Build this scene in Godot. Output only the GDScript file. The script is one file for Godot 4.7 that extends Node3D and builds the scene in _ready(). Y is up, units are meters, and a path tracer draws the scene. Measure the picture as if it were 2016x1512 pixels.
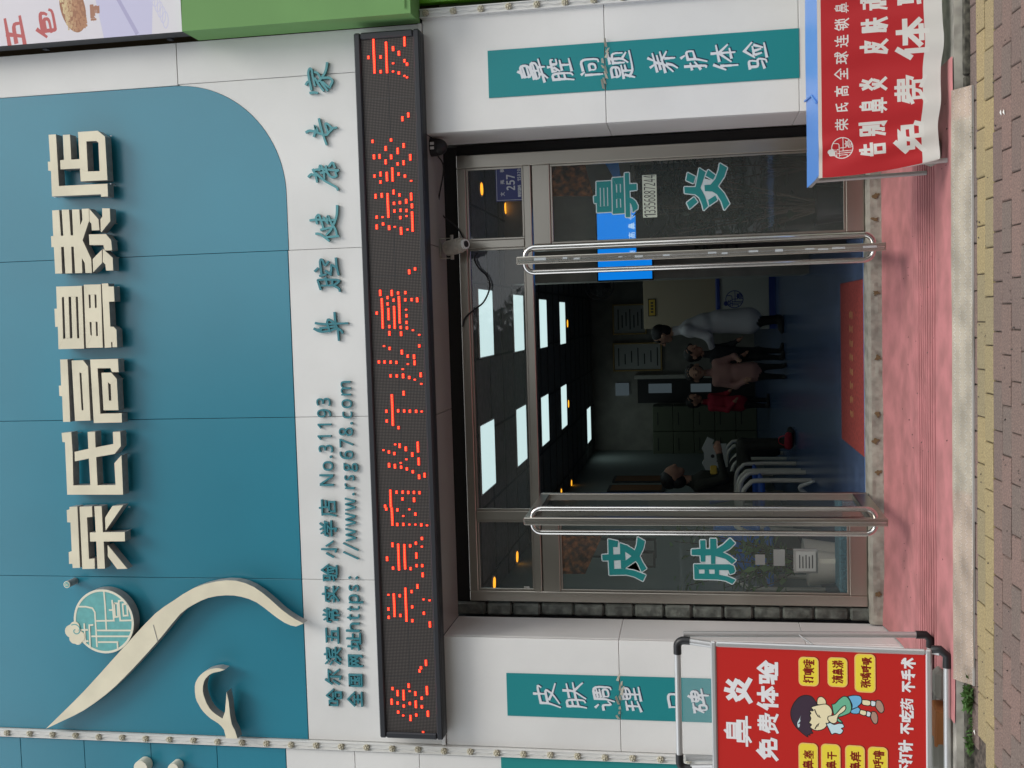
extends Node3D
# A shop front photographed by a phone held sideways: the camera is rolled by a quarter turn.

# ------------------------------------------------------------------ mesh builder
class MB:
	var v := PackedVector3Array()
	var n := PackedVector3Array()
	var u := PackedVector2Array()
	var c := PackedColorArray()
	var ix := PackedInt32Array()
	var col := Color.WHITE
	var tf := Transform3D.IDENTITY
	func vert(p: Vector3, nn: Vector3, uv := Vector2.ZERO) -> int:
		v.append(tf * p); n.append((tf.basis * nn).normalized()); u.append(uv); c.append(col)
		return v.size() - 1
	func tri(a: Vector3, b: Vector3, d: Vector3, nn := Vector3.ZERO) -> void:   # counter-clockwise seen from outside
		if nn == Vector3.ZERO: nn = (b - a).cross(d - a).normalized()
		var i := vert(a, nn); vert(b, nn); vert(d, nn)
		ix.append_array(PackedInt32Array([i, i + 2, i + 1]))
	func quad(a: Vector3, b: Vector3, d: Vector3, e: Vector3, flip := false) -> void:
		var nn := (b - a).cross(e - a)
		if nn.length() < 1e-12: nn = (d - b).cross(e - b)
		nn = nn.normalized()
		var i := vert(a, nn, Vector2(0, 1)); vert(b, nn, Vector2(1, 1)); vert(d, nn, Vector2(1, 0)); vert(e, nn, Vector2(0, 0))
		ix.append_array(PackedInt32Array([i, i + 2, i + 1, i, i + 3, i + 2]))
	func box(ce: Vector3, s: Vector3, ch := 0.0) -> void:
		var h := s * 0.5
		if ch <= 0.0:
			for a in 3:
				for sg in [-1.0, 1.0]:
					var d := Vector3.ZERO; d[a] = sg
					var e := Vector3.ZERO; e[(a + 1) % 3] = 1.0
					var f := d.cross(e)
					var o := ce + d * h
					quad(o - e * h - f * h, o + e * h - f * h, o + e * h + f * h, o - e * h + f * h)
			return
		# chamfered: six faces, twelve edges, eight corners
		ch = minf(ch, minf(h.x, minf(h.y, h.z)) * 0.9)
		var k := h - Vector3(ch, ch, ch)
		for a in 3:
			for sg in [-1.0, 1.0]:
				var d := Vector3.ZERO; d[a] = sg
				var e := Vector3.ZERO; e[(a + 1) % 3] = 1.0
				var f := d.cross(e)
				var o := ce + d * h
				quad(o - e * k - f * k, o + e * k - f * k, o + e * k + f * k, o - e * k + f * k)
				for s2 in [-1.0, 1.0]:
					var d2 := Vector3.ZERO; d2[(a + 1) % 3] = s2
					var w := Vector3.ZERO; w[(a + 2) % 3] = 1.0
					var p := ce + d * h + d2 * k
					var q := ce + d * k + d2 * h
					var nn: Vector3 = (d + d2).normalized()
					var kw := w * k
					var i := vert(p - kw, nn); vert(p + kw, nn); vert(q + kw, nn); vert(q - kw, nn)
					ix.append_array(PackedInt32Array([i, i + 1, i + 2, i, i + 2, i + 3]) if (2 * kw).cross(q - p).dot(nn) < 0 else PackedInt32Array([i, i + 2, i + 1, i, i + 3, i + 2]))
		for sx in [-1.0, 1.0]:
			for sy in [-1.0, 1.0]:
				for sz in [-1.0, 1.0]:
					var s3 := Vector3(sx, sy, sz)
					var a := ce + s3 * Vector3(h.x, k.y, k.z); var b := ce + s3 * Vector3(k.x, h.y, k.z); var d := ce + s3 * Vector3(k.x, k.y, h.z)
					if sx * sy * sz > 0: tri(a, b, d)
					else: tri(a, d, b)
	func bx(x0: float, x1: float, y0: float, y1: float, z0: float, z1: float, ch := 0.0) -> void:
		box(Vector3((x0 + x1) / 2, (y0 + y1) / 2, (z0 + z1) / 2), Vector3(absf(x1 - x0), absf(y1 - y0), absf(z1 - z0)), ch)
	func bar(a: Vector3, b: Vector3, w: float, t: float, side := Vector3(0, 0, 1), ch := 0.0) -> void:   # a box from a to b
		var y := (b - a).normalized()
		var x := y.cross(side).normalized()
		var z := x.cross(y)
		var keep := tf
		tf = tf * Transform3D(Basis(x, y, z), (a + b) * 0.5)
		box(Vector3.ZERO, Vector3(w, (b - a).length(), t), ch)
		tf = keep
	func tube(p: PackedVector3Array, r: float, seg := 10, r2 := -1.0, closed := false) -> void:
		var m := p.size()
		var prev := Vector3.ZERO
		var base := v.size()
		for i in m:
			var t: Vector3
			if closed: t = (p[(i + 1) % m] - p[(i - 1 + m) % m]).normalized()
			else: t = (p[mini(i + 1, m - 1)] - p[maxi(i - 1, 0)]).normalized()
			var x := prev - t * prev.dot(t)
			if x.length() < 0.01: x = t.cross(Vector3(0.3, 0.2, 0.9) if absf(t.z) < 0.8 else Vector3(1, 0.1, 0))
			x = x.normalized(); prev = x
			var y := t.cross(x)
			var rr := r if r2 < 0 else lerpf(r, r2, float(i) / (m - 1))
			for j in seg:
				var a := TAU * j / seg
				var d := x * cos(a) + y * sin(a)
				vert(p[i] + d * rr, d, Vector2(float(j) / seg, float(i)))
		for i in (m if closed else m - 1):
			for j in seg:
				var a := base + i * seg + j; var b := base + i * seg + (j + 1) % seg
				var a2 := base + ((i + 1) % m) * seg + j; var b2 := base + ((i + 1) % m) * seg + (j + 1) % seg
				ix.append_array(PackedInt32Array([a, b2, b, a, a2, b2]))
		if not closed:
			for e in 2:
				var q := p[0] if e == 0 else p[m - 1]
				var t := (p[0] - p[1]).normalized() if e == 0 else (p[m - 1] - p[m - 2]).normalized()
				var o := base if e == 0 else base + (m - 1) * seg
				var ci := vert(q, t)
				for j in seg:
					vert(v[o + j], t)
					v[v.size() - 1] = v[o + j]
				for j in seg:
					var a := ci + 1 + j; var b := ci + 1 + (j + 1) % seg
					ix.append_array(PackedInt32Array([ci, a, b]) if e == 0 else PackedInt32Array([ci, b, a]))
	func cyl(a: Vector3, b: Vector3, r: float, r2 := -1.0, seg := 14) -> void:
		tube(PackedVector3Array([a, b]), r, seg, r2 if r2 >= 0 else r)
	func ball(ce: Vector3, r: Vector3, seg := 14, rings := 8, from := 0.0, to := PI) -> void:
		var base := v.size()
		for i in rings + 1:
			var t := lerpf(from, to, float(i) / rings)
			for j in seg + 1:
				var a := TAU * j / seg
				var d := Vector3(sin(t) * cos(a), cos(t), sin(t) * sin(a))
				vert(ce + d * r, d / r, Vector2(float(j) / seg, float(i) / rings))
		for i in rings:
			for j in seg:
				var a := base + i * (seg + 1) + j
				ix.append_array(PackedInt32Array([a, a + seg + 2, a + 1, a, a + seg + 1, a + seg + 2]))
	func poly(pts: PackedVector2Array, z0: float, z1: float, chamfer := 0.0) -> void:   # extruded outline, front at z1
		var p := pts
		var area := 0.0
		for i in p.size(): area += p[i].cross(p[(i + 1) % p.size()])
		if area < 0: p.reverse()
		var front := Geometry2D.triangulate_polygon(p)
		if front.is_empty(): printerr("outline could not be filled ", p.size())
		var b := v.size()
		for q in p: vert(Vector3(q.x, q.y, z1), Vector3(0, 0, 1), q)
		for i in front.size() / 3:
			var a := front[i * 3]; var d := front[i * 3 + 1]; var e := front[i * 3 + 2]
			if (p[d] - p[a]).cross(p[e] - p[a]) > 0: ix.append_array(PackedInt32Array([b + a, b + e, b + d]))
			else: ix.append_array(PackedInt32Array([b + a, b + d, b + e]))
		for i in p.size():
			var q := p[i]; var r := p[(i + 1) % p.size()]
			quad(Vector3(q.x, q.y, z0), Vector3(r.x, r.y, z0), Vector3(r.x, r.y, z1), Vector3(q.x, q.y, z1))
	func mesh() -> ArrayMesh:
		var m := ArrayMesh.new()
		var a := []
		a.resize(Mesh.ARRAY_MAX)
		a[Mesh.ARRAY_VERTEX] = v; a[Mesh.ARRAY_NORMAL] = n; a[Mesh.ARRAY_TEX_UV] = u; a[Mesh.ARRAY_COLOR] = c; a[Mesh.ARRAY_INDEX] = ix
		m.add_surface_from_arrays(Mesh.PRIMITIVE_TRIANGLES, a)
		return m

# ------------------------------------------------------------------ a canvas for flat print
class Canvas:
	var im: Image
	func _init(w: int, h: int, col: Color) -> void:
		im = Image.create(w, h, false, Image.FORMAT_RGBA8)
		im.fill(col)
	func fill(p: PackedVector2Array, col: Color) -> void:
		var lo := 1e9; var hi := -1e9
		for q in p: lo = minf(lo, q.y); hi = maxf(hi, q.y)
		var m := p.size()
		for y in range(maxi(0, int(lo)), mini(im.get_height() - 1, int(hi) + 1) + 1):
			var xs := []
			var yy := y + 0.5
			for i in m:
				var a := p[i]; var b := p[(i + 1) % m]
				if (a.y <= yy) != (b.y <= yy): xs.append(a.x + (yy - a.y) / (b.y - a.y) * (b.x - a.x))
			xs.sort()
			for k in range(0, xs.size() - 1, 2):
				var x0 := roundi(xs[k]); var x1 := roundi(xs[k + 1])
				if x1 > x0: im.fill_rect(Rect2i(x0, y, x1 - x0, 1), col)
	func rbox(x0: float, y0: float, x1: float, y1: float, r: float, col: Color) -> void:
		var p := PackedVector2Array()
		for k in 4:
			var ce: Vector2 = [Vector2(x1 - r, y1 - r), Vector2(x0 + r, y1 - r), Vector2(x0 + r, y0 + r), Vector2(x1 - r, y0 + r)][k]
			for j in 7:
				var a := PI / 2 * (k + j / 6.0)
				p.append(ce + Vector2(cos(a), sin(a)) * r)
		fill(p, col)
	func ring(ce: Vector2, rx: float, ry: float, w: float, col: Color) -> void:
		var p := PackedVector2Array()
		for j in 41: p.append(ce + Vector2(cos(TAU * j / 40), sin(TAU * j / 40)) * Vector2(rx, ry))
		for j in 41: p.append(ce + Vector2(cos(TAU * (40 - j) / 40), sin(TAU * (40 - j) / 40)) * Vector2(rx - w, ry - w))
		fill(p, col)
	func tex() -> ImageTexture:
		im.generate_mipmaps()
		return ImageTexture.create_from_image(im)

# stroke outlines of written characters on a 20 by 20 grid; a point is two digits (0-9, a-k)
const FONT := {
	"荣": "14j4 7177 d1d7 281b 28i8hb 1djd aaak ad2j adij",
	"氏": "h244 444i9g 4aha a3baehhjif",
	"高": "a0a3 13j3 65e5e96965 2k2bibijgk 6ededi6i6e",
	"鼻": "a082 52f2f95952 54f4 57f7 3ahahf3f3a aaaf 3chc 0hkh 7f6i3k dfdk",
	"泰": "22i2 45g5 18j8 a0971d b8jd abaj8i 6c8e 9f3j fbbe bfgi",
	"店": "a0a2 23j3 333c1k b5bc b8i8 6chchj6j6c",
	"腔": "222d1j 22727i5j 2777 2c7c d0d2 9396 93j3j5 c599 f5f8j8 abib ebej 9jjj",
	"健": "4008 363k 93h3h9 76k6 99h9 8cic 7fjf d0dh 548459894i 5d9ikj",
	"康": "a0a2 23j3 333c1k 76g6gc 59j9 7cgc b4bj9j 6d8f 9f5j gdcf ceij",
	"专": "43g3 18j8 906cfcah 7fdk",
	"家": "a0a2 2418 24i4h7 57f7 a73c 7abeaj8i ac3g be3k h9bd cbjj",
	"哈": "14646e1e14 d179 d1k9 a9g9 achchjajac",
	"尔": "7028 64i4g7 b7bj8i 6a2h eajh",
	"滨": "1144 0739 1j5c c0c2 7366 73j3i6 g697 979e 9aha fafe 5eke ag6k egjk",
	"五": "23i3 937i 4afafi 1iji",
	"常": "a0a4 4164 g1e4 2519 25i5h8 68e8eb6b68 4d4i 4dgdghei abak",
	"实": "a0a2 2418 24i4h7 6799 4a7c 1eje b7ae2k beik",
	"验": "12726a 242a8a7i5i 1f6e e098 e0k8 b8h8 bacf eaff iagh 9jjj",
	"小": "a1aj7i 571f e7jf",
	"学": "4164 90b4 g0d4 2619 26i6h9 69e9ac acak7j 1eje",
	"全": "a019 a0j9 59f9 5efe a9aj 1jjj",
	"国": "22i2ij2j22 65e5 6aea 5gfg a5ag ccee",
	"网": "2k22i2ijgk 56ae 954f b6ge f5af",
	"址": "1777 424g 0h8f e1ej e9j9 a7aj 8jkj",
	"问": "3053 242k 72i2ijfj 79d9df7f79",
	"题": "2191982821 2595 1aaa 6a6h 6dad 3c1j 2f6jkj c1k1 g1e4 c4cd c4j4jd f6fccg gdjg",
	"养": "6083 e0c3 24i4 47g7 1aja a48b1g cajf 8d7h4k dddk",
	"护": "1676 414j2i 1d8a d0f3 b5j5jb bbjb b5bc8k",
	"体": "5019 464k 85k5 e0ek e67f e6kf aghg",
	"皮": "444b1k 44i4g7 b0ba 5afabg4k 7ccgjk",
	"肤": "222d1j 22727i5j 2777 2c7c 95j5 8bkb e1ea8k ebkk",
	"调": "2144 08484h7e 929c7k 92j2jjhj b5h5 b8h8 e4e8 bbhbhgbgbb",
	"理": "1383 1989 434g 0h8f a1j1j9a9a1 a5j5 e1ej aeje 9jkj",
	"口": "33h3hg3g33",
	"碑": "1383 531c 39797g3g39 e0c3 a3i3iaaaa3 a7i7 e3daae 8eke fbfk",
	"炎": "a09539 a5h9 4265 g2e5 aa9f2k afik 4b6e gbee",
	"球": "1383 1989 434g 0h8f 94k4 e0ejci h0j2 a7ca dc8h j6fa fakh",
	"连": "2245 09494g 1i4g8jkj 84j4 c099j9 e6eh 7dkd",
	"锁": "4006 3383 1888 0c8c 484i8f e0e4 91a4 j1h4 a6ae a6j6je e8ed8k fekk",
	"告": "5128 44h4 a0a9 19j9 4cgcgj4j4c",
	"别": "2191982821 1bab9j7j 584e1k d3df i0ikfj",
	"顽": "2393 08a8 383e0k 787jbjbg c1k1 g1e4 c4cf c4j4jf f6fcbg gfkk",
	"疾": "b0b2 43k3 434c1k 1639 0e4b b596 98i8 6cjc d8dc7k dckk",
	"免": "8027 63e3b6 46h6hc4c46 a69c1k bcbjijjf",
	"费": "42g2g54538i8hb 80882b c0cb 5c5h 5cfcfh ad9g2k chik",
	"打": "1676 414j2i 1d8a 93k3 f3fjci",
	"喷": "14646e1e14 93j3 e0e6 87k7 b5b9 h5h9 aaag aaiaig ecdg8k fgkk",
	"嚏": "14646e1e14 92j2 e0e5 8688 86k6k8 a9i9 8cjc e7ei aghg 8kkk beak",
	"流": "1144 0739 1j5c d0e2 73k3 d398i8 g5j9 aa9g6k eaej iaijki",
	"涕": "1144 0739 1j5c a0c3 h0f3 84i4i8988cjcih d4dk cc7j",
	"张": "127277271c7c6j4i c1cjgg 8aka i2d8 dakj",
	"嘴": "14646e1e14 a2a7 d0d7 d3g3 87f6 h0h6k6 b88c a9h9fb 9c9h7k 9cjcjkhk 9fjf 9hjh eceh",
	"呼": "14646e1e14 i1a3 a5c8 i5g8 8bkb e3ejbi",
	"吸": "14646e1e14 a2h2f8j8ef8k b2ba7k c8ffkk",
	"塞": "a0a2 2315 23i3h5 56f6 48g8 1bjb 757b d5db 7b1f dbjf 6fef acaj 2jij",
	"干": "33h3 1aja a3ak",
	"痒": "b0b2 43k3 434c1k 1639 0e4b 8597 g5e7 78i8 7cic 6gkg c8ck",
	"噜": "14646e1e14 c094 b2g2e4 94i4ia9a94 97i7 d4da 8ckc aehehkakae ahhh",
	"不": "13j3 b31d a7ak c8jd",
	"针": "4006 3383 1888 0c8c 484i8f 98k8 e0ek",
	"吃": "14646e1e14 b087 a4k4 a9i99h9jjjkg",
	"药": "13j3 7175 d1d5 562a6a2f8e 1j9h c69c b9j9iifi ccef",
	"手": "g143 37h7 1cjc a2aj7i",
	"术": "15j5 a0ak a61g a6jg e1h3",
	"文": "a0b3 14j4 f4ad2k 55adjk",
	"苑": "13j3 7175 d1d5 671d 58a87f2k 5c7e d8i8idfd d8dikikf",
	"街": "4014 550b 393k 74d4 a1a9 69d9 7ded abai 6idh f3k3 e9k9 h9hk",
	"包": "6018 45h5hagc 58d8de4e 58595i6jijjg",
	"邮": "12727g1g12 1979 404k a2ak a2h2c9hfbg",
	"政": "12a2 525j 5bab 161j 0jai e0a9 c5k5 i59k b9kk",
	"编": "501676 1c8c 0i8g d0d2 a3j3j7a7 a38k acak acjcjk ekec",
	"码": "1383 531c 39797g3g39 a2h2g9 c2ba bajaijgj 8fff",
	"R": "5k50d0g3g7da5a aafk",
}
const BIG := {
	"荣": [-1.2666, 4.8176, ["187.7 169.6 190.9 116.8 -191.1 121.7 -193.2 170.4 -166.4 172.2 -168.2 193.8 -94.0 191.7 -87.5 170.9 91.9 168.6 93.4 190.6 168.8 189.4 172.0 171.2", "189.3 102.4 192.5 18.8 126.8 21.0 123.6 56.6 -135.4 58.4 -131.9 21.0 -196.4 23.1 -198.9 106.2", "192.5 3.0 192.5 -45.1 31.7 -44.1 33.9 -189.9 -23.8 -187.7 -25.6 -45.9 -194.1 -44.5 -196.2 4.5 -25.9 3.0 -26.8 43.5 29.7 42.9 30.5 3.0", "194.2 -117.2 198.9 -187.6 42.7 -63.3 122.4 -64.5", "-48.0 -71.5 -194.0 -193.8 -196.3 -126.7 -120.1 -69.0"]],
	"氏": [-0.8081, 4.8172, ["188.8 194.6 193.4 130.1 70.0 129.1 -135.9 136.4 -135.6 21.7 29.7 22.0 12.9 116.3 71.4 115.5 89.3 21.8 193.1 20.8 194.1 -27.9 97.6 -25.6 117.2 -145.3 191.3 -146.2 192.3 -194.4 102.9 -193.7 56.9 -150.2 37.7 -26.5 -135.4 -25.4 -135.1 -145.9 -0.3 -145.2 48.9 -194.6 -194.1 -191.9 -193.7 180.6 131.1 176.1 132.8 193.0"]],
	"高": [-0.3646, 4.81, ["196.2 184.7 195.8 135.9 -186.5 140.5 -186.9 187.8 -29.3 184.9 -25.9 203.3 36.0 202.9 37.3 187.6", "188.4 108.8 188.2 32.4 149.5 3.2 110.4 49.0 115.0 61.8 -117.0 61.2 -116.6 47.8 109.8 48.5 148.8 2.7 -180.5 5.6 -182.3 108.2", "191.7 -14.6 191.3 -197.2 111.2 -197.6 112.1 -154.6 136.8 -144.5 137.1 -59.7 -139.7 -62.0 -138.7 -203.3 -194.9 -201.8 -196.2 -15.9", "109.6 -84.1 109.2 -147.8 70.5 -181.8 37.6 -140.2 51.4 -123.0 -61.2 -123.1 -60.9 -139.7 37.0 -140.7 69.9 -182.3 -119.9 -182.8 -119.4 -84.8"]],
	"鼻": [0.0893, 4.8138, ["186.7 180.2 185.4 10.3 -194.7 17.9 -193.8 187.0 -131.0 152.8 -130.7 137.4 -130.5 108.5 -130.0 91.0 121.1 84.9 120.1 55.3 -131.4 60.3 -131.1 45.9 120.0 39.9 120.9 55.2 121.9 84.9 122.1 102.6 -129.7 108.5 -129.9 137.4 121.8 132.1 122.3 146.8 -130.6 153.5 -193.5 187.7 -56.8 184.0 -57.9 200.9 52.6 200.2 53.6 183.3", "191.5 -3.0 130.6 -30.3 50.1 -29.9 50.4 -41.5 130.0 -43.3 129.7 -69.5 49.9 -68.1 50.1 -80.4 129.7 -82.0 130.5 -69.5 130.8 -43.3 131.0 -31.0 191.8 -3.7 190.3 -114.4 -191.6 -105.5 -191.2 4.0 -119.8 -38.5 -35.4 -40.5 -34.6 -67.5 -120.9 -66.4 -120.6 -78.0 -34.6 -80.1 -33.8 -67.5 -34.6 -40.5 -34.6 -27.6 -111.7 -28.7 -119.4 -37.9 -190.8 4.7", "194.6 -121.9 194.7 -162.5 175.8 -164.7 174.7 -199.3 84.4 -198.1 84.0 -162.8 -66.5 -162.4 -67.0 -182.2 -85.8 -200.9 -190.8 -199.9 -191.0 -170.1 -159.6 -170.3 -159.4 -162.0 -191.4 -161.8 -193.4 -118.6"]],
	"泰": [0.5439, 4.8118, ["192.1 180.6 193.0 134.8 36.8 132.7 37.6 115.9 193.7 117.1 192.1 69.9 37.1 67.6 37.0 50.9 192.1 49.2 189.9 1.9 94.8 0.9 127.2 -15.9 192.1 -14.8 192.1 -61.1 119.3 -58.5 5.2 -8.6 -107.3 -58.4 -193.7 -58.3 -192.2 -16.9 -133.0 -15.4 -100.4 2.6 -191.4 4.7 -191.2 51.3 -30.8 51.7 -31.1 68.4 -190.5 71.3 -190.4 116.4 -30.1 116.7 -29.9 135.1 -189.6 138.1 -189.5 183.4 -28.0 182.8 -28.0 198.6 38.0 197.9 38.3 182.8", "189.9 -64.3 125.6 -119.9 60.8 -122.7 61.4 -73.2 103.6 -72.4 113.2 -60.8", "189.9 -148.3 186.7 -197.4 111.7 -196.4 48.2 -135.2 52.9 -131.2 125.0 -133.1 139.5 -146.1", "38.1 -52.0 35.9 -162.5 -2.5 -194.8 -62.9 -197.9 -62.5 -150.2 -29.0 -142.2 -25.4 -52.6", "-110.7 -68.1 -57.2 -130.7 -135.7 -127.8 -189.4 -66.8", "-51.5 -137.6 -108.2 -198.6 -183.6 -197.6 -182.8 -151.5 -145.5 -148.7 -129.8 -133.1"]],
	"店": [0.9982, 4.8116, ["190.6 176.6 190.2 128.3 -118.2 127.3 -119.9 -190.9 -195.6 -189.8 -195.9 -145.5 -180.6 -144.7 -178.0 176.7 -24.7 173.9 -22.3 192.1 30.5 191.2 30.2 175.5", "35.2 110.2 36.2 84.6 184.3 82.9 184.1 36.5 34.8 37.2 35.2 -17.4 195.9 -17.1 195.9 -145.3 159.1 -190.7 -99.1 -192.1 -97.7 -17.7 -20.6 -16.6 -41.2 -67.2 -42.8 -144.5 125.8 -146.2 137.1 -132.1 137.7 -68.0 -40.5 -67.5 -19.9 -16.9 -19.0 110.2"]],
}
const TAG := [
	[-0.016, 3.2874, "81.5 -25.3 26.0 -27.1 -18.0 -41.9 -81.5 -45.5|23.5 93.5 20.3 77.0 14.8 23.1 17.3 -26.8 17.9 -103.3|-10.0 103.3 -30.9 66.7 -24.5 8.2 -9.8 -33.9|-7.1 65.6 -4.3 23.9 2.1 -34.4|14.8 23.1 47.1 17.6 30.5 -10.7 12.1 -28.6|-14.7 78.5 -15.3 57.7|11.5 19.1 -28.6 6.3|-14.1 -46.2 -26.6 -66.4 -38.6 -70.8"],
	[0.2875, 3.2924, "26.8 79.5 42.0 62.3|-1.9 49.6 4.7 12.0|5.6 38.9 76.9 47.5 94.5 41.4 92.1 31.1 52.1 16.2 78.9 -5.6|24.4 13.2 1.6 -18.9|7.6 -15.0 38.8 -23.8 62.5 -21.5 43.8 -49.6|96.7 -52.6 49.5 -54.8 -0.1 -65.1|-81.0 48.8 -33.0 63.4 -25.1 63.1 -24.8 15.3 -30.1 -79.5 -62.2 -36.9 -59.5 41.7|-15.0 14.9 -56.7 7.5|-32.2 -25.8 -59.8 -25.4|-64.1 -36.8 -80.9 -67.1 -96.7 -68.5"],
	[0.5885, 3.3035, "24.0 84.7 28.2 47.2 17.5 -18.5 19.4 -63.9|4.5 44.1 36.2 51.0 59.0 33.5 34.9 22.1 -28.6 4.1 -35.7 20.9|-33.8 20.9 -22.7 -41.6|34.0 1.4 1.6 -22.0|13.5 -18.3 48.5 -23.9 24.5 -35.3 -11.4 -50.3|100.5 -83.7 49.8 -81.6 -0.2 -63.1 -42.1 -36.6 -64.6 -10.9|-7.5 -50.4 -35.7 -69.9 -71.2 -75.4|-56.1 50.8 -55.0 30.0 -100.5 -25.9|-80.1 -6.1 -75.5 -84.7"],
	[0.8646, 3.2952, "2.6 92.2 19.3 75.0 8.6 56.8|42.1 63.6 10.1 48.5 -29.3 41.9|38.2 63.8 43.4 14.1 40.0 -14.6 32.0 -55.4 30.1 -92.2|36.2 24.7 69.0 19.2 38.7 -2.2 -16.0 -4.0|20.1 15.1 26.2 -18.2|57.5 -15.4 22.1 -22.1 -10.3 -45.4 -4.4 -82.6 19.5 -71.3 30.1 -92.2|56.4 -35.9 82.3 -59.5 46.7 -72.4|17.7 44.0 -23.6 0.4 -49.2 -43.8 -68.4 -77.9 -82.3 -83.5"],
	[1.1223, 3.2979, "3.0 92.8 12.5 75.9 5.9 43.2 -12.0 2.8 -21.6 -29.7 -10.7 -42.4 44.7 -22.2 47.7 -36.7 14.9 -68.1 19.3 -92.8|14.9 -68.1 -8.8 -42.5|-23.0 46.5 9.3 34.8 42.6 39.6 4.7 22.7|73.8 11.5 19.0 1.5 -28.4 -13.0 -73.8 -27.5"],
	[1.4308, 3.2976, "-30.8 83.2 -14.2 72.2 -19.0 58.0|-61.9 51.6 -15.0 59.9 31.9 68.1 60.2 58.7 57.3 44.4 14.6 40.1 -40.2 28.1|-80.8 58.6 -78.4 35.9 -83.5 15.6|36.7 24.8 31.8 8.6 -8.0 -10.2|83.5 -50.9 47.4 -45.3 13.9 -27.5 -25.9 11.1 2.1 26.3|-25.9 11.1 -72.4 -21.8|-19.4 -7.7 -72.1 -46.4|-0.9 -18.7 -0.0 -63.7 -22.5 -83.2 -46.4 -65.9 -61.5 -61.2 -24.2 -21.8"],
]
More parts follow.
